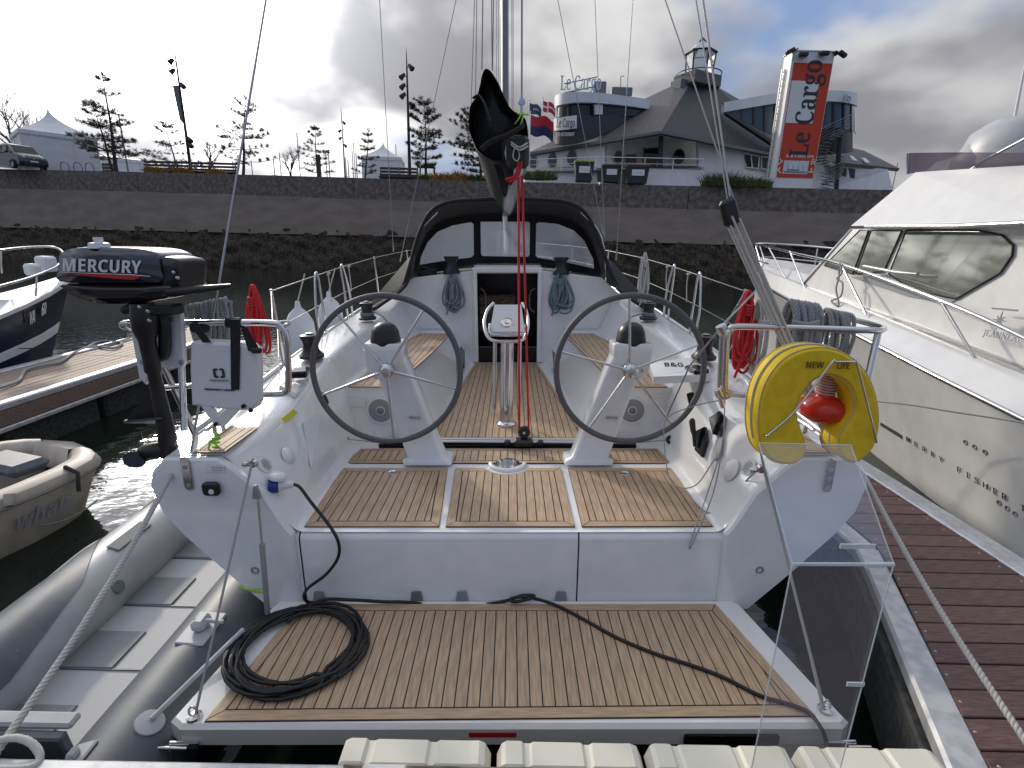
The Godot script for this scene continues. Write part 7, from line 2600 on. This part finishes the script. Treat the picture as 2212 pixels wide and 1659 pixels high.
func motor_boat() -> void:
	var t := thing("motor_boat", "cream white motor cruiser with flybridge and bow rail beyond the dark red boards", "motorboat", Vector3(MX, 0, -5))
	var zs := [-.5, -1.2, -2.0, -2.6, -3.2, -3.7, -4.2, -4.8, -5.3, -5.9, -6.4, -7.0, -7.6, -8.2, -8.8, -9.3, -9.8, -10.2, -10.5, -10.75, -10.9]
	for s: float in [-1.0, 1.0]:
		var st := mb(true)
		var secs := []
		for z: float in zs:
			var yr := tab(MZ, z, 2)
			var sec := []
			for k in 11:
				var y := lerpf(-.25, yr, k / 10.0)
				sec.append(Vector3(MX + s * mhb(y, z), y, z))
			if s > 0: sec.reverse()
			secs.append(sec)
		loft(st, secs)
		obj("hull_side", st, M.gel_cream, t)
		st = mb(true)
		var rub := []
		for z: float in zs: rub.append(Vector3(MX + s * (tab(MZ, z, 1) + .012), tab(MZ, z, 2), z))
		tube(st, rub, .022, 8)
		obj("rubbing_strake", st, M.steel, t)
		st = mb(true)
		secs = []
		for z: float in zs:
			var b := tab(MZ, z, 1)
			var yr := tab(MZ, z, 2)
			var k := b / 1.56
			var cabin := z > -7.1
			var P := [Vector3(MX + s * b, yr, z), Vector3(MX + s * (b - .05 * k), yr + .05, z), Vector3(MX + s * (b - .17 * k), yr + .19, z), Vector3(MX + s * (b - .24 * k), yr + .20, z), Vector3(MX + s * (b - .42 * k), yr + .15, z)]
			P.append(Vector3(MX + s * (b - .5 * k) * (1.0 if cabin else .8), yr + (.2 if cabin else .26), z))
			P.append(Vector3(MX, yr + (.22 if cabin else .34), z))
			P = fillet(P, .03)
			if s > 0: P.reverse()
			secs.append(P)
		loft(st, secs)
		obj("side_deck", st, M.gel_cream, t)
		# bow rail
	var st := mb(true)
	var top := [wx(2330, 800, 3.86), wx(2212, 730, 3.88), wx(2024, 646, 3.9), wx(1814, 570, 4.02), wx(1720, 548, 4.25), wx(1660, 533, 4.72), wx(1630, 528, 5.15), Vector3(5.35, 2.32, -10.95), Vector3(5.85, 2.28, -10.2), Vector3(6.35, 2.15, -8.2), Vector3(6.5, 2.0, -6.2)]
	tube(st, smoothed(top, 6), .019, 10)
	var rl := obj("bow_rail", st, M.steel, t)
	st = mb(true)
	var lowr := [wx(1660, 570, 4.6), wx(1640, 563, 5.0), Vector3(5.3, 2.05, -10.85), Vector3(5.85, 2.0, -10.0), Vector3(6.3, 1.92, -8.2)]
	tube(st, smoothed(lowr, 5), .012, 8)
	obj("lower_rail", st, M.steel, rl)
	for q in [[2031, 649, 3.9, 2105, 772, 3.86], [1818, 573, 4.0, 1871, 679, 3.86], [1706, 543, 4.3, 1743, 633, 4.05], [1660, 534, 4.7, 1700, 606, 4.45], [1632, 530, 5.1, 1655, 606, 4.95], [1640, 529, 5.2, 1668, 610, 4.9]]:
		st = mb(true)
		tube(st, [wx(q[0], q[1], q[2]), wx(q[3], q[4], q[5])], .0135, 8)
		obj("rail_post", st, M.steel, rl)
	for q in [[5.85, -10.0], [6.25, -8.6], [6.45, -7.0]]:
		st = mb(true)
		tube(st, [Vector3(q[0], 2.24, q[1]), Vector3(q[0] - .05, 1.72, q[1] + .1)], .0135, 8)
		obj("rail_post", st, M.steel, rl)
	# cabin: sides, roof with brim, glazing
	var cx := func(y: float) -> float: return 4.10 + (y - 1.5) * .13
	for s: float in [-1.0, 1.0]:
		var side := []
		for q in [[-7.25, 1.70], [-6.55, 2.47], [-1.2, 2.47], [-1.2, 1.2], [-3.0, 1.25], [-5.0, 1.5]]: side.append(Vector3(MX + s * (MX - cx.call(q[1])), q[1], q[0]))
		st = mb()
		var inn := []
		for v: Vector3 in side: inn.append(v + Vector3(-s * .05, 0, 0))
		var mid := Vector3.ZERO
		for v: Vector3 in side: mid += v / side.size()
		mid.x -= s * .025
		cface(st, side.duplicate(), mid)
		cface(st, inn.duplicate(), mid)
		for i in side.size(): cface(st, [side[i], side[(i + 1) % 6], inn[(i + 1) % 6], inn[i]], mid)
		obj("cabin_side", st, M.gel_cream, t)
	var glass := mat("cabin_glass", lin(.26, .27, .24), .05, .5)
	var pane := func(called: String, pts: Array, m: Material, off: float, frame := true) -> void:
		var P := []
		for q in pts:
			var v := wx(q[0], q[1], 4.2)
			var p: Vector3 = wx(q[0], q[1], cx.call(v.y) - off)
			P.append(p)
		var s2 := mb()
		slab(s2, P, .02)
		var o := obj(called, s2, m, t)
		if frame:
			s2 = mb(true)
			tube(s2, P, .009, 6, true)
			obj("frame", s2, M.rubber, o)
	pane.call("side_window", [[1882, 498], [1948, 498], [1909, 586], [1848, 592]], glass, .015)
	pane.call("side_window", [[1958, 497], [2110, 497], [2165, 508], [2188, 530], [2186, 552], [2160, 590], [2066, 645], [1970, 626], [1920, 592]], glass, .015)
	pane.call("quarter_window", [[1858, 497], [1876, 497], [1842, 592], [1780, 574]], glass, .015)
	pane.call("window_strip", [[1836, 598], [1915, 594], [1972, 630], [2064, 648], [2050, 656], [1960, 640]], M.print_grey, .012, false)
	st = mb()
	var w0 := Vector3(cx.call(1.72) - .01, 1.74, -7.26)
	var w1 := Vector3(cx.call(2.45) + .0, 2.46, -6.58)
	var wc0 := Vector3(MX, 1.85, -7.75)
	var wc1 := Vector3(MX, 2.48, -6.95)
	slab(st, [w0, w1, wc1, wc0], .02)
	var ws := obj("windscreen", st, glass, t)
	st = mb(true)
	tube(st, [w0, w1, wc1, wc0], .02, 6, true)
	obj("frame", st, M.gel_cream, ws)
	st = mb()
	var q1 := Vector3(2 * MX - w0.x, w0.y, w0.z)
	var q2 := Vector3(2 * MX - w1.x, w1.y, w1.z)
	slab(st, [wc0, wc1, q2, q1], .02)
	obj("windscreen", st, glass, t)
	st = mb(true)
	tube(st, [wx(1866, 575, 4.05), wx(1935, 588, 4.0), wx(1982, 592, 4.05)], .018, 8)
	obj("wiper", st, M.galv, t)
	# flybridge moulding
	var fb := []
	for q in [[1838, 488, 4.0], [2260, 478, 4.0], [2330, 350, 4.45], [1978, 372, 4.45]]: fb.append(wx(q[0], q[1], q[2]))
	st = mb()
	var left := fb.duplicate()
	var right := []
	for v: Vector3 in fb: right.append(Vector3(2 * MX - v.x, v.y, v.z))
	var lf: Vector3 = fb[0]
	var prow := Vector3(MX, lf.y + .02, lf.z - .5)
	var tl: Vector3 = fb[3]
	var ptop := Vector3(MX, tl.y + .02, tl.z - .3)
	var mm := Vector3(MX, 2.5, -4.5)
	cface(st, left.duplicate(), mm)
	cface(st, right.duplicate(), mm)
	cface(st, [left[0], prow, ptop, left[3]], mm)
	cface(st, [right[0], prow, ptop, right[3]], mm)
	cface(st, [left[3], ptop, right[3], right[2], left[2]], mm)
	cface(st, [left[0], prow, right[0], right[1], left[1]], mm)
	obj("flybridge", st, M.gel_cream, t)
	st = mb(true)
	tube(st, [wx(1870, 489, 3.98), wx(2060, 488, 3.98), wx(2260, 479, 3.98)], .02, 8)
	obj("brim_strip", st, M.steel, t)
	var s0 := []
	var s1 := []
	for q in [[2330, 330, 4.5, 352], [2212, 330, 4.5, 364], [2080, 329, 4.52, 370], [1985, 330, 4.6, 373], [1962, 331, 4.8, 376], [1958, 332, 5.2, 378]]:
		s0.append(wx(q[0], q[1], q[2] - .12))
		s1.append(wx(q[0], q[3], q[2]))
	st = mb(true)
	loft(st, [smoothed(s1, 4), smoothed(s0, 4)])
	obj("flybridge_screen", st, M.tint_purple, t)
	st = mb(true)
	var cv := wx(2185, 330, 5.0)
	lathe(st, [Vector2(.0, .42), Vector2(.2, .38), Vector2(.33, .25), Vector2(.38, .05), Vector2(.4, -.25)], Transform3D(Basis().scaled(Vector3(1.0, .8, 1.2)), cv), 24)
	obj("seat_cover", st, M.pvc_light, t)
	st = mb(true)
	var cv2 := wx(2130, 345, 4.85)
	lathe(st, [Vector2(.0, .2), Vector2(.2, .15), Vector2(.28, .0), Vector2(.3, -.2)], Transform3D(Basis(), cv2), 20)
	obj("helm_cover", st, M.pvc_light, t)
	st = mb(true)
	tube(st, [wx(2183, 300, 5.0), wx(2230, 60, 5.0)], [.016, .006], 7)
	tube(st, [wx(2160, 270, 5.0), wx(2190, 272, 5.0)], .008, 5)
	obj("aerial", st, M.white_paint, t)
	st = mb(true)
	tube(st, [wx(2090, 372, 4.5), wx(2130, 345, 4.5), wx(2300, 255, 4.5)], .018, 8)
	obj("bimini_frame", st, M.steel, t)
	# lettering on the side
	var L := "MERRY FISHER 10"
	var n := 0
	for i in L.length():
		if L[i] == " ": continue
		var u := i / 11.0
		var p := hullpt(lerpf(1964, 2172, pow(u, 1.06)), lerpf(950, 1073, pow(u, 1.06)))
		var p2 := hullpt(lerpf(1964, 2172, pow(u, 1.06)) + 8, lerpf(950, 1073, pow(u, 1.06)) + 4.7)
		words(t, L[i], .05, Transform3D(facing(Vector3(p2.x - p.x, 0, p2.z - p.z), Vector3(-.25, 1, 0)), p + Vector3(-.012, 0, 0)), M.print_dark, false, false, 0, 1.35)
	for q in [[1903, 914, 1950, 943, 9]]:
		st = mb()
		var a := hullpt(q[0], q[1]) + Vector3(-.006, 0, 0)
		var b := hullpt(q[2], q[3]) + Vector3(-.006, 0, 0)
		slab(st, [a + Vector3(0, .03, 0), b + Vector3(0, .03, 0), b + Vector3(0, -.025, 0), a + Vector3(0, -.025, 0)], .008)
		obj("side_stripe", st, M.print_dark, t)
	var jp := wx(2166, 728, 4.05)
	words(t, "JEANNEAU", .05, Transform3D(facing(Vector3(0, 0, 1), Vector3(.1, 1, 0)), wx(2166, 726, 4.02)), M.print_grey, false, true, 0, .95)
	var sp := wx(2160, 692, 4.03)
	var star := PackedVector2Array()
	for i in 16: star.append(Vector2(cos(TAU * i / 16), sin(TAU * i / 16)) * (.075 if i % 4 == 0 else (.05 if i % 2 == 0 else .018)))
	st = mb()
	prism(st, star, .006, Transform3D(facing(Vector3(0, 0, 1), Vector3(.1, 1, 0)), sp))
	obj("star_emblem", st, M.print_grey, t)
	st = mb()
	slab(st, [wx(2142, 664, 4.04), wx(2198, 669, 4.04), wx(2198, 673, 4.04), wx(2142, 668, 4.04)], .006)
	obj("dash_mark", st, M.print_grey, t)
	for q in [[2087, 955], [2107, 965], [2129, 976], [2160, 1086], [2178, 1098], [2195, 1110]]:
		var p := hullpt(q[0], q[1])
		st = mb(true)
		lathe(st, [Vector2(.022, 0), Vector2(.02, .01), Vector2(.012, .008), Vector2(.01, -.006), Vector2(0, -.006)], Transform3D(facing(Vector3(0, 0, 1), Vector3(-1, -.2, 0)), p), 14)
		obj("skin_fitting", st, M.print_grey, t)
	# a stowed line knotted on the rail
	var k := thing("rail_line", "grey line knotted on the motor boat's bow rail", "rope", wx(1815, 650, 3.95))
	st = mb(true)
	tube(st, smoothed([wx(1814, 568, 3.98), wx(1818, 590, 3.96), wx(1808, 602, 3.95), wx(1820, 612, 3.95), wx(1816, 640, 3.92), wx(1796, 650, 3.9), wx(1812, 660, 3.9), wx(1806, 625, 3.92), wx(1812, 600, 3.95), wx(1812, 580, 3.97)], 5), .011, 6)
	obj("line", st, M.rope_grey, k)
	var sl := thing("spring_line", "thin grey spring line along the motor boat's side", "rope", wx(2212, 912, 3.5))
	st = mb(true)
	tube(st, smoothed([Vector3(2.86, .6, -5.6), wx(1905, 868, 3.3), wx(2060, 890, 3.4), wx(2212, 913, 3.5), wx(2300, 930, 3.55)], 5), .007, 6)
	obj("line", st, M.rope_grey, sl)
func navy_boat() -> void:
	var t := thing("navy_boat", "navy hulled motor boat with white deck and bow rail beside the tan pontoon", "motorboat", Vector3(-7.1, 0, -6))
	var S := [[-8.05, .0, 1.50], [-7.8, .12, 1.44], [-7.4, .30, 1.35], [-6.9, .48, 1.25], [-6.3, .64, 1.13], [-5.4, .84, 1.03], [-4.2, 1.0, .95], [-3.0, 1.08, .9]]
	var pt := func(s: Array, y: float, sg: float) -> Vector3:
		var k := clampf(1.0 - (s[2] - y) * .32, .2, 1.0)
		var fwd: float = clampf((-s[0] - 6.0) / 2.0, 0, 1)
		return Vector3(-6.9 + (s[0] + 8.0) * -.14 + sg * (s[1] * k + (.012 if s[1] > 0 else 0.0)), y, s[0] + (s[2] - y) * .55 * fwd)
	var bands := [[0.0, .07, M.white_paint, "rubbing_band"], [.07, .62, M.navy_hull, "topside"], [.62, .78, M.white_paint, "white_band"], [.78, 1.8, M.navy_hull, "lower_hull"]]
	for sg: float in [-1.0, 1.0]:
		for b in bands:
			var st := mb(true)
			var secs := []
			for s in S:
				var sec := []
				for k in 5:
					var y: float = s[2] - lerpf(b[0], b[1], k / 4.0) * (s[2] / 1.5 * .85 + .15)
					sec.append(pt.call(s, y, sg))
				secs.append(sec)
			loft(st, secs)
			obj(b[3], st, b[2], t)
	var st := mb(true)
	var secs := []
	for s in S: secs.append([pt.call(s, s[2], -1.0), pt.call(s, s[2], -1.0).lerp(pt.call(s, s[2], 1.0), .5) + Vector3(0, .08, 0), pt.call(s, s[2], 1.0)])
	loft(st, secs)
	obj("deck", st, M.gel, t)
	st = mb(true)
	secs = []
	for s in [[-6.9, .32, .14], [-6.4, .46, .22], [-5.4, .6, .4], [-3.4, .7, .5]]:
		var c := Vector3(-6.9 + (s[0] + 8.0) * -.14, 1.13 + .02, s[0])
		secs.append([c + Vector3(-s[1], -.12, 0), c + Vector3(-s[1] * .8, s[2], 0), c + Vector3(s[1] * .8, s[2], 0), c + Vector3(s[1], -.12, 0)])
	loft(st, secs, false, true)
	obj("coachroof", st, M.gel, t)
	st = mb(true)
	var rp := [wz(-60, 545, -6.6), wz(0, 540, -7.4), wz(60, 534, -7.9), wz(108, 533, -8.1), wz(130, 540, -8.15), wz(136, 552, -8.0), wz(124, 574, -7.6), wz(70, 598, -7.0), wz(0, 618, -6.4), wz(-80, 640, -5.8)]
	tube(st, smoothed(rp, 6), .016, 8)
	var rail := obj("bow_rail", st, M.steel, t)
	for q in [[80, 594, -7.1, 77, 640, -7.1], [2, 541, -7.4, 4, 590, -7.4], [132, 560, -7.9, 128, 604, -7.9]]:
		st = mb(true)
		tube(st, [wz(q[0], q[1], q[2]), wz(q[3], q[4], q[5])], .012, 8)
		obj("rail_post", st, M.steel, rail)
	st = mb()
	box(st, wz(70, 582, -7.35), Vector3(.16, .16, .16), Basis(), .03)
	box(st, wz(100, 570, -7.6), Vector3(.2, .22, .2), Basis(), .03)
	obj("windlass", st, M.white_plastic, t)
	for q in [["VA", 70, 686], ["60", 95, 668]]:
		var p := wx(q[1], q[2], -6.45)
		var s := [-7.0, .45, 1.27]
		var hp: Vector3 = pt.call(s, p.y, 1.0)
		words(t, q[0], .17, Transform3D(facing(Vector3(-.42, .1, -1), Vector3(.2, 1, 0)) , wx(q[1], q[2], hp.x + (.02 if q[0] == "VA" else -.05))), M.print_white, true, false, .2, .62)
	st = mb(true)
	var bl := thing("bow_line", "thin dark bow line stretched from the navy boat to the tan pontoon", "rope", Vector3(-6.2, .6, -7))
	tube(st, [wz(-20, 752, -6.6), wz(130, 753, -6.9), wz(190, 754, -7.2)], .008, 5)
	obj("line", st, M.rope_black, bl)
func whaly() -> void:
	var fr := Transform3D(Basis(Vector3.UP, -.298), Vector3(-3.78, 0, -4.02))
	var t := thing("plastic_dinghy", "beige moulded plastic dinghy with a smile mark on its side", "dinghy", fr.origin)
	var O := [[0.0, .30], [.05, .42], [.14, .52], [.3, .585], [.6, .63], [1.1, .65], [1.8, .65], [2.6, .62]]
	var lv := [[.45, 1.0, .0], [.40, 1.03, -.03], [.33, .98, .0], [.2, .93, .05], [0.0, .86, .12], [-.15, .7, .25]]
	for sg: float in [1.0, -1.0]:
		var st := mb(true)
		var secs := []
		for o in O:
			var sec := []
			for l in lv: sec.append(fr * Vector3(sg * o[1] * l[1], l[0], o[0] + l[2] * (1.0 if o[0] < .5 else .2)))
			secs.append(sec)
		loft(st, secs)
		obj("hull_side", st, M.whaly_beige, t)
		st = mb(true)
		secs = []
		for o in O:
			var w: float = o[1]
			secs.append([fr * Vector3(sg * w, .45, o[0]), fr * Vector3(sg * (w - .05), .475, o[0] + .03), fr * Vector3(sg * (w - .13), .465, o[0] + .07), fr * Vector3(sg * (w - .16), .40, o[0] + .1), fr * Vector3(sg * (w - .18), .16, o[0] + .12), fr * Vector3(0, .14, o[0] + .12)])
		loft(st, secs)
		obj("gunwale", st, M.whaly_beige, t)
		st = mb(true)
		var rub := []
		for o in O: rub.append(fr * Vector3(sg * (o[1] * 1.03 + .004), .385, o[0] - .02))
		tube(st, rub, .010, 6)
		obj("rub_line", st, M.grey_metal, t)
	var st := mb(true)
	var bowp := []
	for l in lv: bowp.append([fr * Vector3(-.30 * l[1], l[0], l[2]), fr * Vector3(0, l[0], l[2] - .06), fr * Vector3(.30 * l[1], l[0], l[2])])
	loft(st, bowp)
	loft(st, [[fr * Vector3(-.3, .45, 0), fr * Vector3(0, .45, -.06), fr * Vector3(.3, .45, 0)], [fr * Vector3(-.2, .475, .1), fr * Vector3(0, .475, .08), fr * Vector3(.2, .475, .1)], [fr * Vector3(-.2, .3, .16), fr * Vector3(0, .3, .15), fr * Vector3(.2, .3, .16)]])
	obj("bow", st, M.whaly_beige, t)
	st = mb()
	box(st, fr * Vector3(0, .33, .9), Vector3(.94, .16, .4), fr.basis, .04)
	obj("seat", st, M.pvc_mid, t)
	st = mb()
	box(st, fr * Vector3(-.1, .40, .34), Vector3(.5, .10, .28), fr.basis, .04)
	obj("bow_locker", st, M.pvc_mid, t)
	st = mb(true)
	tube(st, [fr * Vector3(.55, .48, .35), fr * Vector3(.66, .44, .34), fr * Vector3(.66, .30, .36)], .016, 6)
	obj("bow_strap", st, M.rubber, t)
	st = mb(true)
	tube(st, [fr * Vector3(.64, .47, .75), fr * Vector3(.655, .40, .78)], .03, 8)
	obj("rowlock", st, M.whaly_beige, t)
	words(t, "whaly", .12, fr * Transform3D(facing(Vector3(-.03, 0, -1), Vector3(.1, 1, 0)), Vector3(.618, .23, .56)), M.print_grey, true, false, .3, .8)
	st = mb(true)
	var sm := []
	for i in 9: sm.append(fr * Vector3(.612, .10 + .045 * pow((i - 4) / 4.0, 2.0), .62 - i * .05))
	tube(st, sm, .006, 5)
	obj("smile_mark", st, M.print_grey, t)
	var f := thing("fender", "white fender hanging on the beige plastic dinghy", "fender", fr * Vector3(.74, .1, 1.25))
	st = mb(true)
	lathe(st, [Vector2(0, .3), Vector2(.02, .29), Vector2(.08, .22), Vector2(.095, .12), Vector2(.095, -.12), Vector2(.07, -.22), Vector2(0, -.26)], Transform3D(fr.basis * Basis(Vector3.RIGHT, 1.2), fr * Vector3(.76, .3, 1.25)), 18)
	obj("body", st, M.fender_cream, f)
	st = mb(true)
	tube(st, [fr * Vector3(.72, .42, 1.0), fr * Vector3(.6, .48, .95)], .007, 6)
	obj("lanyard", st, M.rope_black, f)
func inflatable() -> void:
	var t := thing("inflatable_dinghy", "grey inflatable dinghy floating under the yacht's port quarter", "dinghy", Vector3(-1.98, 0, -2.4))
	var y := .13
	var lp := [Vector3(-2.44, y + .02, -1.0), Vector3(-2.45, y, -1.3), Vector3(-2.45, y, -1.75), Vector3(-2.46, y, -2.3), Vector3(-2.47, y, -2.85), Vector3(-2.47, y, -3.3), Vector3(-2.45, y + .02, -3.75), Vector3(-2.33, y + .06, -4.15), Vector3(-2.0, y + .1, -4.4)]
	var rp := [Vector3(-1.50, y - .02, -1.0), Vector3(-1.51, y - .03, -1.25), Vector3(-1.52, y - .03, -1.6), Vector3(-1.52, y - .03, -2.1), Vector3(-1.53, y - .03, -2.7), Vector3(-1.53, y - .03, -3.3), Vector3(-1.56, y, -3.75), Vector3(-1.68, y + .06, -4.15), Vector3(-2.0, y + .1, -4.4)]
	var L := smoothed(lp, 5)
	var R := smoothed(rp, 5)
	var rad := []
	for i in L.size(): rad.append(.215 * clampf(.12 + i / 4.0, .12, 1.0))
	var st := mb(true)
	tube(st, L, rad, 24)
	obj("port_tube", st, M.pvc_light, t)
	st = mb(true)
	tube(st, R, rad, 24)
	obj("starboard_tube", st, M.pvc_mid, t)
	# darker lower panel glued round the outer half of the port tube, aft
	st = mb(true)
	var secs := []
	for i in range(2, 23):
		var a: Vector3 = L[i]
		var d: Vector3 = (L[i + 1] - L[i - 1]).normalized()
		var side := d.cross(Vector3.UP).normalized()
		if side.x > 0: side = -side
		var sec := []
		var lim := 2.75 if i < 11 else (lerpf(2.75, 2.1, (i - 11) / 5.0) if i < 16 else lerpf(2.1, .5, (i - 16) / 6.0))
		for k in 9:
			var an := lerpf(-1.2, lim, k / 8.0)
			sec.append(a + (side * cos(an) + Vector3.UP * sin(an)) * (rad[i] + .006))
		secs.append(sec)
	loft(st, secs)
	obj("dark_panel", st, M.pvc_mid, t)
	# floor with loose pads
	st = mb()
	slab(st, [Vector3(-2.35, .06, -1.5), Vector3(-1.62, .06, -1.5), Vector3(-1.62, .08, -3.9), Vector3(-2.35, .08, -3.9)], .05)
	obj("floor", st, M.pvc_floor, t)
	for i in 5:
		var z0 := -1.62 - i * .46
		st = mb()
		prism(st, PackedVector2Array([Vector2(-2.3, -z0), Vector2(-1.98, -z0), Vector2(-1.98, -z0 + .25), Vector2(-2.3, -z0 + .25)]), .01, Transform3D(UPX, Vector3(0, .062 + .004 * i, 0)), .003)
		obj("dark_pad", st, M.pvc_floor_dark, t)
		st = mb()
		box(st, Vector3(-1.98, .064 + .004 * i, z0 + .004), Vector3(.7, .006, .008))
		obj("floor_seam", st, M.pvc_mid, t)
	st = mb()
	box(st, Vector3(-1.98, .2, -1.5), Vector3(.66, .34, .04), Basis(Vector3.RIGHT, .12), .008)
	obj("transom_board", st, M.pvc_mid, t)
	st = mb()
	box(st, Vector3(-1.98, .38, -1.53), Vector3(.68, .03, .06), Basis(Vector3.RIGHT, .12), .01)
	obj("transom_capping", st, M.pvc_light, t)
	st = mb()
	box(st, Vector3(-1.85, .22, -1.475), Vector3(.12, .03, .01), Basis(Vector3.RIGHT, .12), .003)
	obj("drain_plate", st, M.rubber, t)
	# fittings on the tubes
	var on := func(P: Array, i: int, an: float, out: float) -> Transform3D:
		var d: Vector3 = (P[i + 1] - P[i - 1]).normalized()
		var side := d.cross(Vector3.UP).normalized()
		if side.x < 0: side = -side
		var n := side * cos(an) + Vector3.UP * sin(an)
		return Transform3D(Basis(d, n, d.cross(n)), P[i] + n * (.215 + out))
	var x: Transform3D = on.call(L, 20, 1.25, .004)
	st = mb()
	box(st, x.origin, Vector3(.3, .012, .08), x.basis, .005)
	obj("grab_patch", st, M.pvc_floor_dark, t)
	x = on.call(L, 17, .35, .0)
	st = mb(true)
	lathe(st, [Vector2(.04, 0), Vector2(.038, .012), Vector2(.02, .014), Vector2(0, .012)], x, 18)
	obj("air_valve", st, M.pvc_floor_dark, t)
	x = on.call(R, 15, 1.5, -.004)
	st = mb()
	box(st, x.origin, Vector3(.22, .014, .14), x.basis, .006)
	box(st, x.origin + x.basis.y * .035, Vector3(.10, .06, .07), x.basis, .02)
	tube(st, [x.origin + x.basis.y * .05 + Vector3(-.03, 0, 0), x.origin + x.basis.y * .05 + Vector3(.11, -.01, 0)], .01, 8)
	obj("rowlock", st, M.pvc_light, t)
	x = on.call(R, 10, 1.1, .0)
	st = mb(true)
	lathe(st, [Vector2(.055, 0), Vector2(.053, .006), Vector2(.025, .01), Vector2(0, .01)], x, 20)
	tube(st, [x.origin + x.basis.y * .02, x.origin + x.basis.y * .03 + Vector3(.16, .06, -.42)], .011, 8)
	obj("oar_keeper", st, M.pvc_light, t)
	x = on.call(R, 8, 1.9, .0)
	st = mb()
	box(st, x.origin, Vector3(.13, .014, .085), x.basis, .006)
	box(st, x.origin + x.basis.y * .022, Vector3(.05, .035, .03), x.basis, .01)
	obj("cleat_pad", st, M.pvc_light, t)
	st = mb(true)
	var rope := []
	for i in range(8, 34, 3):
		var xr: Transform3D = on.call(L, i, 2.75, .03)
		rope.append(xr.origin + Vector3(0, .02 * sin(i * 1.3), 0))
	tube(st, smoothed(rope, 4), .009, 6)
	obj("grab_line", st, M.rope_white, t)
	for i in [11, 20, 29]:
		var xr: Transform3D = on.call(L, i, 2.6, .004)
		st = mb()
		box(st, xr.origin, Vector3(.09, .03, .06), xr.basis, .01)
		obj("line_pad", st, M.pvc_light, t)

func _ready() -> void:
	materials()
	stage()
	setting()
	promenade_things()
	yacht()
	pontoons()
	deck_things()
	motor_boat()
	navy_boat()
	whaly()
	inflatable()
